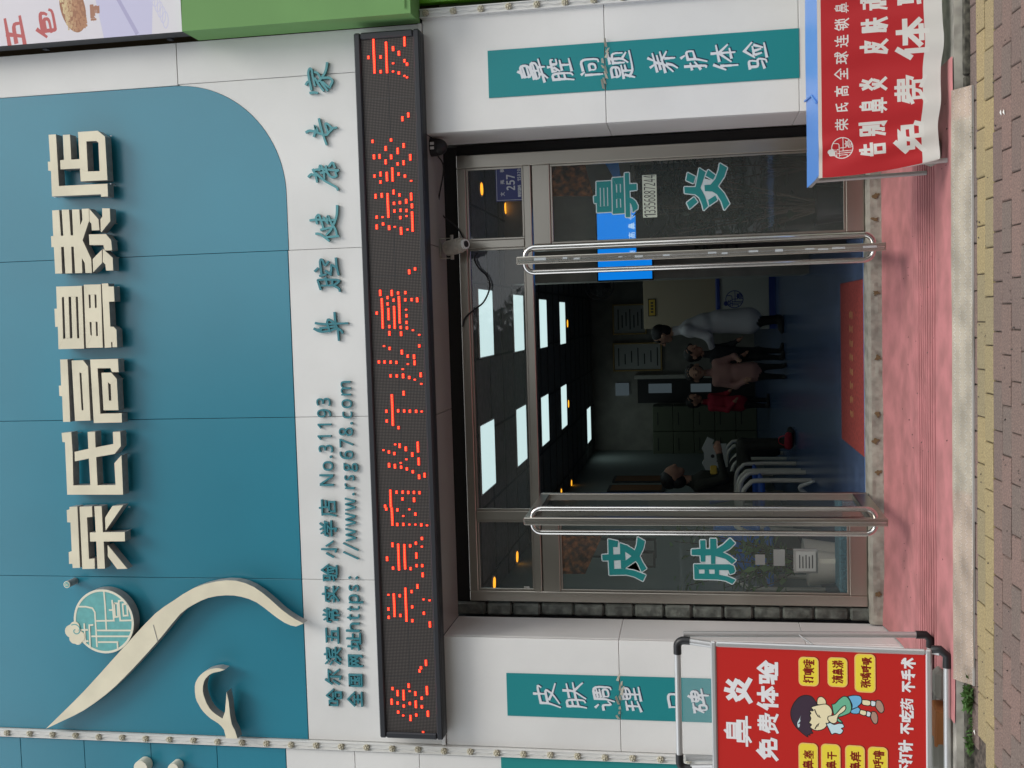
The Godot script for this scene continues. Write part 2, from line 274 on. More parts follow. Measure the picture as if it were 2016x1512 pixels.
const STICKERS := [
	["鼻", 0.7250, 1.6248, "88.3 114.2 88.7 26.2 -95.4 25.7 -96.2 115.3 -39.5 115.2 -62.8 96.1 -62.3 89.4 -61.0 74.2 -61.3 67.9 -60.6 51.7 -60.5 45.9 51.0 45.7 51.3 51.5 -59.8 51.8 -60.5 67.9 49.6 67.7 49.9 73.5 -60.2 74.3 -61.5 89.5 50.7 89.2 51.0 95.5 -62.3 95.5 -39.0 114.6 -38.6 130.6 1.8 132.0 3.5 115.3;106.0 17.9 66.3 -2.1 17.0 -3.4 -21.0 -8.3 -21.5 -1.9 -74.9 -2.6 -74.2 -8.9 -21.2 -9.1 -20.6 -24.8 -73.5 -26.0 -72.4 -32.4 -20.0 -31.1 -19.8 -24.8 -20.4 -9.1 17.1 -4.2 17.7 -10.1 66.7 -9.8 67.8 -25.9 16.9 -27.1 17.6 -32.5 67.9 -32.7 68.6 -25.8 67.5 -9.8 66.7 -2.8 106.3 17.2 107.6 -49.6 -107.1 -50.5 -108.8 19.7;131.3 -57.4 131.9 -83.1 63.9 -83.6 64.1 -127.1 27.9 -127.8 25.2 -84.1 -16.8 -84.6 -22.4 -100.0 -39.2 -119.0 -66.4 -132.0 -85.6 -130.1 -104.6 -100.6 -79.3 -98.8 -54.8 -92.0 -47.2 -84.9 -131.9 -84.0 -131.7 -58.7", "88.3 114.2 88.7 26.2 -95.4 25.7 -96.2 115.3 -39.3 114.9 -38.6 130.6 1.8 132.0 3.5 115.3;106.2 17.5 107.6 -49.6 -107.1 -50.5 -108.8 19.7;131.3 -57.4 131.9 -83.1 63.9 -83.6 64.1 -127.1 27.9 -127.8 25.2 -84.1 -16.8 -84.6 -22.4 -100.0 -39.2 -119.0 -66.4 -132.0 -85.6 -130.1 -104.6 -100.6 -79.3 -98.8 -54.8 -92.0 -47.2 -84.9 -131.9 -84.0 -131.7 -58.7", "85.8 111.8 101.8 -49.5 -103.6 -47.2 -93.8 113.8"],
	["炎", 0.7470, 1.0820, "92.8 111.0 67.5 65.3 27.6 77.5 48.8 119.9;116.3 41.7 90.6 4.3 32.0 24.3 -0.7 36.7 -49.7 11.5 -110.2 -6.4 -135.3 20.2 -96.6 28.9 -57.7 44.8 -37.4 68.2 -27.2 129.9 8.7 131.6 5.4 65.1 52.7 54.7;-53.8 75.7 -83.5 54.8 -121.9 103.1 -85.2 119.1;104.1 -10.2 68.6 -52.0 43.2 -38.4 69.2 4.6;138.5 -79.1 110.2 -121.0 58.9 -103.7 3.8 -65.1 -40.9 -102.0 -101.8 -131.6 -138.5 -100.4 -87.7 -84.7 -43.6 -59.5 -25.6 -31.5 -21.1 11.0 14.8 12.7 15.4 -22.8 47.3 -51.7 98.5 -71.4;-50.3 -50.0 -77.0 -61.3 -108.2 -13.5 -74.5 -7.0", "92.8 111.0 67.5 65.3 27.6 77.5 48.8 119.9;116.3 41.7 90.6 4.3 32.0 24.3 -0.7 36.7 -49.7 11.5 -110.2 -6.4 -135.3 20.2 -96.6 28.9 -57.7 44.8 -37.4 68.2 -27.2 129.9 8.7 131.6 5.4 65.1 52.7 54.7;-53.8 75.7 -83.5 54.8 -121.9 103.1 -85.2 119.1;104.1 -10.2 68.6 -52.0 43.2 -38.4 69.2 4.6;138.5 -79.1 110.2 -121.0 58.9 -103.7 3.8 -65.1 -40.9 -102.0 -101.8 -131.6 -138.5 -100.4 -87.7 -84.7 -43.6 -59.5 -25.6 -31.5 -21.1 11.0 14.8 12.7 15.4 -22.8 47.3 -51.7 98.5 -71.4;-50.3 -50.0 -77.0 -61.3 -108.2 -13.5 -74.5 -7.0", "55.5 16.7 38.3 -39.7 -0.5 -55.6 -47.9 -50.0 -74.5 -7.0 -49.6 13.9 -0.9 34.3"],
	["皮", -1.5036, 1.6239, "123.5 95.9 111.3 34.9 73.4 39.8 74.7 67.1 27.7 65.7 29.6 23.4 98.7 25.3 83.9 -20.1 54.0 -66.5 89.3 -79.7 137.2 -85.7 112.3 -129.6 67.0 -118.7 19.0 -95.4 -18.6 -111.9 -58.7 -135.7 -79.2 -105.6 -24.0 -82.1 -11.5 -70.0 -32.0 -39.8 -52.5 -9.6 -62.2 -6.9 -60.0 20.4 -7.7 21.8 -9.9 -8.0 18.6 -45.9 46.0 -6.8 -9.1 -8.1 -6.9 21.7 -10.2 64.1 -63.4 62.9 -60.8 20.5 -63.0 -6.8 -72.1 -61.2 -86.8 -100.5 -99.1 -129.9 -137.2 -111.8 -110.0 -60.4 -98.0 -11.0 -101.7 93.8 -10.5 96.6 -10.9 134.1 24.6 135.7 27.4 95.7", "123.5 95.9 111.3 34.9 73.4 39.8 74.7 67.1 27.7 65.7 29.6 23.4 98.7 25.3 83.9 -20.1 54.0 -66.5 89.3 -79.7 137.2 -85.7 112.3 -129.6 67.0 -118.7 19.0 -95.4 -18.6 -111.9 -58.7 -135.7 -79.2 -105.6 -24.0 -82.1 -11.5 -70.0 -32.0 -39.8 -52.5 -9.6 -62.6 -6.8 -72.1 -61.2 -86.8 -100.5 -99.1 -129.9 -137.2 -111.8 -110.0 -60.4 -98.0 -11.0 -101.7 93.8 -10.5 96.6 -10.9 134.1 24.6 135.7 27.4 95.7", "70.7 64.7 73.5 27.3 46.0 -6.8 41.4 -63.8 -18.9 -82.2 -83.3 -103.1 -87.3 -100.5 -73.6 -61.2 -66.2 -6.8 -63.4 65.4"],
	["肤", -1.5110, 1.0794, "-22.0 119.4 -54.2 90.8 -78.9 90.0 -78.5 57.0 -53.9 56.5 -53.6 29.9 -79.7 27.9 -79.3 -3.5 -52.9 -4.0 -52.8 29.9 -53.1 56.5 -53.6 90.2 -21.4 118.8 -19.6 -93.8 -29.2 -117.6 -60.5 -126.7 -73.0 -119.3 -80.7 -95.2 -55.9 -85.9 -55.5 -31.5 -84.0 -31.0 -95.8 -82.9 -115.1 -128.3 -140.3 -108.6 -120.9 -68.0 -114.0 -24.7 -113.2 118.3;70.6 131.9 74.5 78.5 126.8 79.9 128.0 48.4 73.2 47.0 73.4 20.4 137.1 19.3 137.3 -16.9 75.2 -18.3 100.3 -57.3 140.3 -98.8 110.8 -129.5 75.8 -95.3 54.1 -54.1 33.6 -94.6 4.2 -132.6 -18.4 -108.2 13.5 -70.2 30.4 -10.3 -17.9 -9.4 -18.2 17.2 35.1 16.2 32.4 50.1 -5.0 50.8 -5.3 77.5 34.6 79.2 36.6 132.6", "-21.7 119.1 -19.6 -93.8 -29.2 -117.6 -60.5 -126.7 -73.0 -119.3 -80.7 -95.2 -55.9 -85.9 -55.5 -31.5 -84.0 -31.0 -95.8 -82.9 -115.1 -128.3 -140.3 -108.6 -120.9 -68.0 -114.0 -24.7 -113.2 118.3;70.6 131.9 74.5 78.5 126.8 79.9 128.0 48.4 73.2 47.0 73.4 20.4 137.1 19.3 137.3 -16.9 75.2 -18.3 100.3 -57.3 140.3 -98.8 110.8 -129.5 75.8 -95.3 54.1 -54.1 33.6 -94.6 4.2 -132.6 -18.4 -108.2 13.5 -70.2 30.4 -10.3 -17.9 -9.4 -18.2 17.2 35.1 16.2 32.4 50.1 -5.0 50.8 -5.3 77.5 34.6 79.2 36.6 132.6", "31.4 50.2 13.5 -65.4 -18.6 -93.8 -55.9 -88.4 -90.8 -83.0 -80.4 90.0 -53.9 89.5 -20.0 51.1"],
]
const LEDS := [
	"-2159 -2145 2961 -2194 -2163 2931 -2219 -2159 2895 -2146 -2117 2862 -2168 -2161 2857 -2191 -2165 2824 -2183 -2132 2753 -2247 -2216 2969 -2246 -2230 2933 -2248 -2228 2859 -2263 -2221 2823 -2213 -2195 2786 -2265 -2244 2896 -2265 -2246 2787 -2303 -2282 2932 -2317 -2307 2902 -2314 -2299 2823 -2312 -2281 2752 -2341 -2310 2858 -2413 -2401 2785",
	"-2030 -2015 2784 -2009 -1976 2753 -2051 -2031 2793",
	"-1553 -1526 2788 -1579 -1562 2824 -1597 -1586 2965 -1722 -1584 2932 -1604 -1588 2896 -1751 -1547 2861 -1622 -1610 2754 -1626 -1616 2718 -1684 -1669 2968 -1669 -1653 2824 -1733 -1719 2968 -1721 -1706 2897 -1753 -1733 2826 -1708 -1688 2755 -1779 -1748 2721",
	"-1309 -1282 2929 -1446 -1289 2895 -1441 -1289 2858 -1307 -1293 2823 -1293 -1278 2788 -1266 -1248 2751 -1310 -1300 2753 -1391 -1365 2965 -1374 -1341 2788 -1441 -1426 2931 -1445 -1425 2825 -1425 -1409 2788 -1424 -1409 2755 -1482 -1460 2754",
	"-1077 -971 2930 -994 -978 2893 -994 -978 2856 -996 -979 2823 -996 -979 2789 -996 -982 2756 -1035 -1016 2859 -1045 -1016 2790 -1077 -1060 2965 -1092 -1077 2959 -1183 -1077 2925 -1097 -1082 2892 -1183 -1168 2896 -1183 -1167 2859 -1092 -1082 2820 -1182 -1169 2823 -1122 -1107 2785 -1182 -1169 2787 -1185 -1169 2752 -1185 -1175 2718 -1129 -1122 2858",
	"-712 -702 2891 -727 -702 2864 -744 -722 2828 -752 -694 2756 -745 -734 2962 -760 -741 2930 -769 -751 2898 -781 -752 2791 -820 -810 2861 -800 -789 2827 -828 -786 2754 -839 -817 2932 -849 -819 2897 -849 -831 2860 -859 -841 2826 -874 -859 2791 -908 -884 2755 -900 -874 2722",
	"-425 -396 2829 -599 -415 2900 -521 -506 2936 -519 -504 2866 -522 -505 2830 -523 -508 2796 -524 -509 2759 -524 -512 2726 -580 -560 2936 -619 -600 2867",
	"-142 -131 2936 -158 -143 2903 -147 -133 2727 -186 -161 2831 -206 -189 2797 -217 -187 2760 -235 -219 2970 -236 -220 2936 -237 -222 2900 -241 -223 2866 -249 -237 2798 -250 -224 2758 -277 -266 2829 -317 -300 2903 -318 -301 2866 -322 -299 2829 -329 -312 2793 -340 -327 2760 -321 -292 2724 -364 -353 2723",
	"154 186 2947 150 184 2878 158 173 2841 157 176 2798 -36 140 2939 132 151 2904 98 112 2905 116 135 2869 -10 149 2837 119 133 2800 116 135 2762 112 134 2730 47 62 2972 11 83 2902 -38 92 2868 63 75 2797 27 42 2796 -11 3 2797 -32 -18 2900 -39 -24 2832 -45 -25 2796 -55 -44 2761 -76 -51 2901 -82 -53 2832 -83 -71 2725",
	"273 295 2771 289 310 2736",
	"709 733 2953 712 736 2916 597 734 2882 728 751 2846 712 731 2812 685 732 2744 666 685 2846 669 688 2811 672 696 2774 642 671 2741 623 642 2845 624 645 2809 623 641 2774 514 623 2742 595 609 2951 595 607 2916 584 603 2812 595 606 2775 555 569 2915 533 561 2953 525 554 2880 538 547 2846 495 541 2810 518 530 2772",
	"1022 1041 2959 932 956 2954 930 959 2921 976 999 2883 900 924 2886 1026 1040 2850 927 950 2853 953 986 2813 887 906 2816 984 1012 2777 890 913 2781 911 949 2741 828 842 2955 831 859 2919 793 807 2921 805 853 2882 799 879 2849 830 849 2813 819 833 2776 792 803 2741",
	"1134 1162 2779 1153 1181 2744",
	"1493 1512 2965 1411 1603 2932 1493 1507 2893 1409 1428 2896 1407 1583 2859 1530 1553 2819 1455 1465 2822 1409 1420 2824 1499 1527 2786 1397 1411 2790 1548 1604 2751 1460 1479 2755 1381 1390 2758 1440 1459 2741 1373 1380 2744",
]
var M := {}
var names := {}

func num(ch: String) -> float:
	return float("0123456789abcdefghijklmnop".find(ch))

func strokes(ch: String) -> Array:
	var out := []
	for s in FONT.get(ch, "22i2iji22j").split(" ", false):
		var p := PackedVector2Array()
		for i in s.length() / 2: p.append(Vector2(num(s[i * 2]), num(s[i * 2 + 1])))
		out.append(p)
	return out

func ribbon(p: PackedVector2Array, w0: float, w1: float, ext := 0.45, aspect := Vector2.ONE) -> PackedVector2Array:
	# outline of a stroke; ends squared off, corners mitred
	var q := PackedVector2Array()
	for a in p:
		if q.is_empty() or q[q.size() - 1].distance_to(a) > 1e-6: q.append(a)
	var m := q.size()
	if m < 2: return PackedVector2Array()
	var le := PackedVector2Array(); var ri := PackedVector2Array()
	for i in m:
		var w := lerpf(w0, w1, float(i) / (m - 1)) * 0.5
		var d0 := (q[i] - q[i - 1]).normalized() if i > 0 else (q[1] - q[0]).normalized()
		var d1 := (q[i + 1] - q[i]).normalized() if i < m - 1 else d0
		var t := d0 + d1
		if t.length() < 0.35: t = d0 + d1.orthogonal() * 0.3
		t = t.normalized()
		var nn := t.orthogonal()
		var k := w / maxf(0.5, nn.dot(d0.orthogonal()))
		var c := q[i]
		if i == 0: c -= d0 * w * 2 * ext
		if i == m - 1: c += d1 * w * 2 * ext
		le.append(c + nn * k * aspect); ri.append(c - nn * k * aspect)
	ri.reverse()
	le.append_array(ri)
	return le

func paint_char(cv: Canvas, ch: String, ce: Vector2, size: Vector2, w: float, col: Color, brush := 0.0, slant := 0.0) -> void:
	for s in strokes(ch):
		var p := PackedVector2Array()
		for a in s:
			var b: Vector2 = (a - Vector2(10, 10)) / 20.0
			b.y += -slant * b.x
			p.append(ce + b * (size - Vector2(w, w) * 0.8))
		if brush > 0: p = smooth(p, 2)
		var r := ribbon(p, w * (1.0 + brush * 0.5), w * (1.0 - brush), 0.4)
		fill_strip(cv, r, col)

func fill_strip(cv: Canvas, r: PackedVector2Array, col: Color) -> void:
	var m := r.size() / 2
	for i in m - 1:
		cv.fill(PackedVector2Array([r[i], r[i + 1], r[r.size() - 2 - i], r[r.size() - 1 - i]]), col)

func smooth(p: PackedVector2Array, times: int) -> PackedVector2Array:
	for k in times:
		var q := PackedVector2Array([p[0]])
		for i in p.size() - 1:
			if i > 0: q.append(p[i].lerp(p[i + 1], 0.22))
			if i < p.size() - 2: q.append(p[i].lerp(p[i + 1], 0.78))
		q.append(p[p.size() - 1])
		p = q
	return p

func strip(mb: MB, r: PackedVector2Array, z0: float, z1: float) -> void:   # a ribbon outline as a raised bar
	var m := r.size() / 2
	for i in m - 1:
		var a := r[i]; var b := r[i + 1]; var d := r[r.size() - 2 - i]; var e := r[r.size() - 1 - i]
		if (b - a).cross(e - a) > 0: mb.quad(V(a, z1), V(b, z1), V(d, z1), V(e, z1))
		else: mb.quad(V(e, z1), V(d, z1), V(b, z1), V(a, z1))
	var out := r.duplicate()
	var area := 0.0
	for i in out.size(): area += out[i].cross(out[(i + 1) % out.size()])
	if area < 0: out.reverse()
	for i in out.size():
		var a := out[i]; var b := out[(i + 1) % out.size()]
		mb.quad(V(a, z0), V(b, z0), V(b, z1), V(a, z1))

func V(p: Vector2, z: float) -> Vector3:
	return Vector3(p.x, p.y, z)

func pts(s: String, k := 0.001) -> PackedVector2Array:
	var f := s.split_floats(" ", false)
	var out := PackedVector2Array()
	for i in f.size() / 2: out.append(Vector2(f[i * 2], f[i * 2 + 1]) * k)
	return out

# ------------------------------------------------------------------ naming
func numbered(called: String) -> String:
	var k: int = names.get(called, 0)
	names[called] = k + 1
	return called if k == 0 else "%s_%03d" % [called, k]

func tag(o: Node3D, label := "", category := "", group := "", kind := "") -> Node3D:
	if label: o.set_meta("label", label)
	if category: o.set_meta("category", category)
	if group: o.set_meta("group", group)
	if kind: o.set_meta("kind", kind)
	return o

func thing(called: String, at: Vector3, label: String, category: String, group := "") -> Node3D:
	var o := Node3D.new()
	o.name = numbered(called); o.position = at
	add_child(o)
	tag(o, label, category, group)
	return o

func base_of(n: Node) -> Vector3:
	var p := Vector3.ZERO
	while n is Node3D and n != self:
		p += n.position
		n = n.get_parent()
	return p

func part(called: String, mb: MB, mat: Material, parent: Node3D) -> MeshInstance3D:
	var o := MeshInstance3D.new()
	o.name = called
	var b := base_of(parent)
	for i in mb.v.size(): mb.v[i] -= b
	o.mesh = mb.mesh(); o.material_override = mat
	parent.add_child(o, true)
	return o

func solo(called: String, mb: MB, mat: Material, at: Vector3, label: String, category: String, group := "") -> MeshInstance3D:
	var o := MeshInstance3D.new()
	o.name = numbered(called); o.position = at
	for i in mb.v.size(): mb.v[i] -= at
	o.mesh = mb.mesh(); o.material_override = mat
	add_child(o)
	tag(o, label, category, group)
	return o

func struct(called: String, mb: MB, mat: Material, at := Vector3.ZERO) -> MeshInstance3D:
	var o := solo(called, mb, mat, at, "", "")
	o.set_meta("kind", "structure")
	return o

func inst(called: String, mesh: Mesh, mat: Material, parent: Node3D, t: Transform3D) -> MeshInstance3D:
	var o := MeshInstance3D.new()
	o.name = called; o.mesh = mesh; o.material_override = mat
	t.origin -= base_of(parent)
	o.transform = t
	parent.add_child(o, true)
	return o

# ------------------------------------------------------------------ materials
func lin(r: float, g: float, b: float) -> Color:
	return Color(r, g, b).linear_to_srgb()

func noise(freq: float, lo: Color, hi: Color, oct := 4, seed_ := 1, size := 512) -> NoiseTexture2D:
	var f := FastNoiseLite.new()
	f.seed = seed_; f.frequency = freq; f.fractal_octaves = oct
	var t := NoiseTexture2D.new()
	t.width = size; t.height = size; t.seamless = true; t.noise = f
	var g := Gradient.new()
	g.colors = PackedColorArray([lo, hi]); g.offsets = PackedFloat32Array([0.2, 0.8])
	t.color_ramp = g
	return t

func mat(name_: String, c: Color, rough := 0.6, metal := 0.0, spec := 0.5) -> StandardMaterial3D:
	var m := StandardMaterial3D.new()
	m.resource_name = name_; m.albedo_color = c; m.roughness = rough; m.metallic = metal; m.metallic_specular = spec
	M[name_] = m
	return m

func grain(m: StandardMaterial3D, freq: float, lo: float, hi: float, scale := 1.0, seed_ := 1, oct := 5, tint := Color.WHITE) -> StandardMaterial3D:
	m.albedo_texture = noise(freq, Color(lo, lo, lo).lerp(tint * lo, 0.6), Color(hi, hi, hi), oct, seed_)
	m.uv1_triplanar = true; m.uv1_world_triplanar = true; m.uv1_scale = Vector3.ONE * scale
	return m

func bump(m: StandardMaterial3D, freq: float, cm: float, scale := 1.0, seed_ := 7) -> StandardMaterial3D:
	m.heightmap_enabled = true; m.heightmap_scale = cm
	m.heightmap_texture = noise(freq, Color.BLACK, Color.WHITE, 5, seed_)
	m.uv1_triplanar = true; m.uv1_world_triplanar = true; m.uv1_scale = Vector3.ONE * scale
	return m

func glow(name_: String, c: Color, e: float, al := Color(0.6, 0.6, 0.6)) -> StandardMaterial3D:
	var m := mat(name_, al, 0.5)
	m.emission_enabled = true; m.emission = c; m.emission_energy_multiplier = e
	return m

func textured(name_: String, t: Texture2D, rough := 0.5) -> StandardMaterial3D:
	var m := mat(name_, Color.WHITE, rough)
	m.albedo_texture = t; m.texture_repeat = false
	return m

func materials() -> void:
	grain(mat("white_panel", lin(0.80, 0.795, 0.78), 0.34, 0.0, 0.5), 0.004, 0.955, 1.0, 0.35, 3)
	grain(mat("blue_panel", lin(0.016, 0.222, 0.318), 0.27, 0.0, 0.7), 0.003, 0.955, 1.0, 0.3, 5)
	grain(mat("cream", lin(0.82, 0.755, 0.575), 0.5), 0.006, 0.95, 1.0, 1.0, 8)
	grain(mat("letter_side", lin(0.42, 0.40, 0.385), 0.42, 0.25), 0.02, 0.9, 1.0, 2.0, 9)
	mat("seam", lin(0.05, 0.055, 0.06), 0.8)
	mat("acrylic", lin(0.05, 0.225, 0.27), 0.30)
	mat("acrylic_light", lin(0.10, 0.335, 0.37), 0.30)
	mat("pin", lin(0.7, 0.75, 0.78), 0.25, 0.6)
	grain(mat("logo_teal", lin(0.15, 0.46, 0.46), 0.4), 0.02, 0.94, 1.0, 2.0, 4)
	mat("logo_cream", lin(0.80, 0.76, 0.62), 0.45)
	var st := mat("steel", lin(0.47, 0.435, 0.385), 0.30, 1.0)
	grain(st, 0.004, 0.94, 1.0, 0.5, 12, 2)
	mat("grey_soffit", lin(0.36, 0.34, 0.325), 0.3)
	mat("chrome", lin(0.72, 0.70, 0.68), 0.16, 1.0)
	var g := mat("glass", Color(0.86, 0.93, 0.9, 0.05), 0.02, 0.0, 0.5)
	g.transparency = BaseMaterial3D.TRANSPARENCY_ALPHA
	var dg := mat("clear_plastic", Color(0.93, 0.95, 0.96, 0.12), 0.05, 0.0, 0.5)
	dg.transparency = BaseMaterial3D.TRANSPARENCY_ALPHA
	mat("black_plastic", lin(0.012, 0.012, 0.014), 0.4)
	mat("bezel", lin(0.022, 0.024, 0.03), 0.45)
	mat("rubber", lin(0.01, 0.01, 0.01), 0.7)
	grain(mat("camera_body", lin(0.52, 0.49, 0.43), 0.5), 0.02, 0.85, 1.0, 3.0, 31)
	mat("silver_paint", lin(0.56, 0.56, 0.56), 0.32, 0.55)
	mat("white_plastic", lin(0.72, 0.72, 0.70), 0.4)
	glow("led_lit", Color(1.0, 0.14, 0.08), 2.8, lin(0.3, 0.03, 0.02))
	glow("led_hot", Color(1.0, 0.34, 0.18), 3.6, lin(0.3, 0.05, 0.02))
	glow("panel_light", Color(0.86, 0.97, 0.97), 0.80, Color(0.8, 0.8, 0.8))
	glow("warm_lamp", Color(1.0, 0.66, 0.16), 1.5, Color(0.8, 0.7, 0.4))
	glow("screen_blue", Color(0.02, 0.50, 0.90), 0.85, Color(0.02, 0.02, 0.03))
	glow("far_glow", Color(0.75, 0.85, 0.9), 0.06, Color(0.3, 0.32, 0.33))
	glow("screen_text", Color(0.7, 0.85, 1.0), 0.8, Color(0.3, 0.3, 0.3))
	grain(mat("bulb", lin(0.66, 0.61, 0.47), 0.35), 0.05, 0.8, 1.0, 4.0, 6)
	var rub := mat("mat_pink", lin(0.52, 0.20, 0.205), 0.75)
	rub.vertex_color_use_as_albedo = true
	grain(rub, 0.010, 0.88, 1.0, 0.9, 21, 8, Color(0.97, 1.0, 0.98))
	bump(grain(mat("concrete", lin(0.36, 0.345, 0.295), 0.9), 0.008, 0.80, 1.0, 1.2, 15), 0.02, 0.08, 2.0)
	grain(mat("platform_stone", lin(0.42, 0.40, 0.35), 0.8), 0.01, 0.7, 1.0, 1.0, 17)
	grain(mat("kerb_stone", lin(0.12, 0.115, 0.09), 0.9), 0.02, 0.5, 1.0, 2.0, 18)
	for k in 4: bump(grain(mat("paver_red_%d" % k, [lin(0.262, 0.182, 0.155), lin(0.235, 0.17, 0.148), lin(0.285, 0.19, 0.162), lin(0.235, 0.18, 0.155)][k], 0.9), 0.03, 0.75, 1.0, 5.0, 40 + k), 0.05, 0.15, 6.0)
	for k in 3: bump(grain(mat("paver_yellow_%d" % k, [lin(0.45, 0.355, 0.185), lin(0.41, 0.33, 0.18), lin(0.37, 0.305, 0.18)][k], 0.9), 0.03, 0.78, 1.0, 5.0, 50 + k), 0.05, 0.15, 6.0)
	grain(mat("joint_sand", lin(0.13, 0.105, 0.085), 0.95), 0.03, 0.6, 1.0, 2.0, 19)
	grain(mat("asphalt", lin(0.06, 0.06, 0.06), 0.9), 0.03, 0.7, 1.0, 1.0, 20)
	bump(grain(mat("granite", lin(0.135, 0.148, 0.13), 0.55), 0.012, 0.6, 1.0, 1.5, 23, 5), 0.012, 0.5, 1.5)
	mat("dark_gap", lin(0.012, 0.011, 0.01), 0.9)
	grain(mat("green_cloth", lin(0.18, 0.37, 0.125), 0.8), 0.004, 0.95, 1.0, 0.5, 25)
	mat("green_panel", lin(0.13, 0.38, 0.015), 0.4)
	mat("brown_wall", lin(0.09, 0.06, 0.03), 0.9)
	mat("lid_blue", lin(0.10, 0.26, 0.66), 0.4)
	mat("rust", lin(0.15, 0.10, 0.05), 0.95)
	mat("wood", lin(0.20, 0.09, 0.035), 0.7)
	mat("table_metal", lin(0.45, 0.44, 0.42), 0.5, 0.3)
	mat("leaf", lin(0.06, 0.135, 0.03), 0.6)
	mat("leaf_brightened", lin(0.12, 0.24, 0.06), 0.5)  # raised above the other leaf tones: window daylight put into the colour
	grain(mat("brown_stand_in", lin(0.52, 0.20, 0.06), 0.7), 0.012, 0.35, 1.0, 3.0, 44, 5)
	mat("grey_stand_in", lin(0.16, 0.175, 0.18), 0.4)
	mat("poster_blue", lin(0.03, 0.22, 0.62), 0.5)
	mat("seat_blue_brightened", lin(0.05, 0.24, 0.70), 0.45)  # seat blue with the daylight near the window painted in
	mat("grit", lin(0.06, 0.05, 0.045), 0.9)
	mat("case_grey", lin(0.30, 0.29, 0.27), 0.5)
	mat("leaf_reflected_dark", lin(0.012, 0.022, 0.010), 0.5)  # near-black, paints a dark reflection into the foliage on the right
	mat("shade_sheet_black", lin(0.012, 0.011, 0.010), 0.6)
	mat("leaf_dark", lin(0.03, 0.07, 0.022), 0.6)
	mat("brick_orange", lin(0.42, 0.16, 0.05), 0.85)
	mat("stone_grey", lin(0.30, 0.29, 0.25), 0.9)
	grain(mat("floor_blue", lin(0.10, 0.155, 0.29), 0.22), 0.01, 0.85, 1.0, 0.8, 27)
	grain(mat("carpet_red", lin(0.34, 0.05, 0.04), 0.95), 0.03, 0.8, 1.0, 2.0, 28)
	mat("gold_print", lin(0.55, 0.36, 0.12), 0.7)
	grain(mat("room_wall", lin(0.42, 0.40, 0.35), 0.8), 0.01, 0.9, 1.0, 0.6, 29)
	mat("room_wall_green", lin(0.26, 0.30, 0.28), 0.8)
	grain(mat("ceiling_tile", lin(0.24, 0.235, 0.22), 0.85), 0.02, 0.9, 1.0, 1.0, 30)
	mat("ceiling_bar", lin(0.05, 0.05, 0.05), 0.6)
	mat("cabinet", lin(0.16, 0.18, 0.12), 0.6)
	mat("white_desk", lin(0.62, 0.60, 0.53), 0.4)
	mat("desk_blue", lin(0.02, 0.06, 0.32), 0.4)
	mat("beige_board", lin(0.55, 0.45, 0.31), 0.6)
	mat("frame_gold", lin(0.45, 0.32, 0.13), 0.4, 0.4)
	mat("paper", lin(0.66, 0.66, 0.62), 0.7)
	mat("print_dark", lin(0.05, 0.05, 0.05), 0.7)
	mat("print_blue", lin(0.03, 0.05, 0.28), 0.6)
	mat("yellow_sign", lin(0.70, 0.46, 0.06), 0.6)
	mat("white_tube", lin(0.70, 0.66, 0.56), 0.35)
	mat("seat_blue", lin(0.02, 0.10, 0.46), 0.45)
	mat("cloth_black", lin(0.012, 0.012, 0.014), 0.9)
	mat("cloth_white", lin(0.62, 0.61, 0.58), 0.85)
	mat("red_plastic", lin(0.55, 0.03, 0.05), 0.4)
	var bod := mat("figure", Color.WHITE, 0.8)
	bod.vertex_color_use_as_albedo = true
	mat("hair_black", lin(0.012, 0.010, 0.010), 0.6)
	mat("eye_dark", lin(0.01, 0.008, 0.008), 0.3)
	mat("lip", lin(0.40, 0.12, 0.10), 0.6)
	mat("plate_blue", lin(0.012, 0.022, 0.16), 0.3)
	mat("plate_white", lin(0.55, 0.58, 0.62), 0.5)
	mat("sticker_teal", lin(0.018, 0.25, 0.25), 0.35)
	mat("sticker_edge", lin(0.62, 0.72, 0.74), 0.4)
	mat("sticker_fill", lin(0.62, 0.58, 0.66), 0.4)
	mat("label_paper", lin(0.56, 0.62, 0.52), 0.7)
	mat("rug_teal", lin(0.14, 0.34, 0.42), 0.95)
	grain(M["rug_teal"], 0.06, 0.3, 1.0, 4.0, 33)
	var wd := mat("awning_wood", lin(0.30, 0.13, 0.04), 0.7)
	grain(wd, 0.03, 0.35, 1.0, 3.0, 34)
	mat("bark", lin(0.08, 0.06, 0.045), 0.9)
	grain(mat("far_wall", lin(0.20, 0.18, 0.155), 0.8), 0.01, 0.8, 1.0, 0.3, 35)
	mat("far_window", lin(0.03, 0.035, 0.04), 0.15)
	mat("torn_film", lin(0.55, 0.53, 0.44), 0.7)
	mat("litter", lin(0.75, 0.74, 0.70), 0.8)

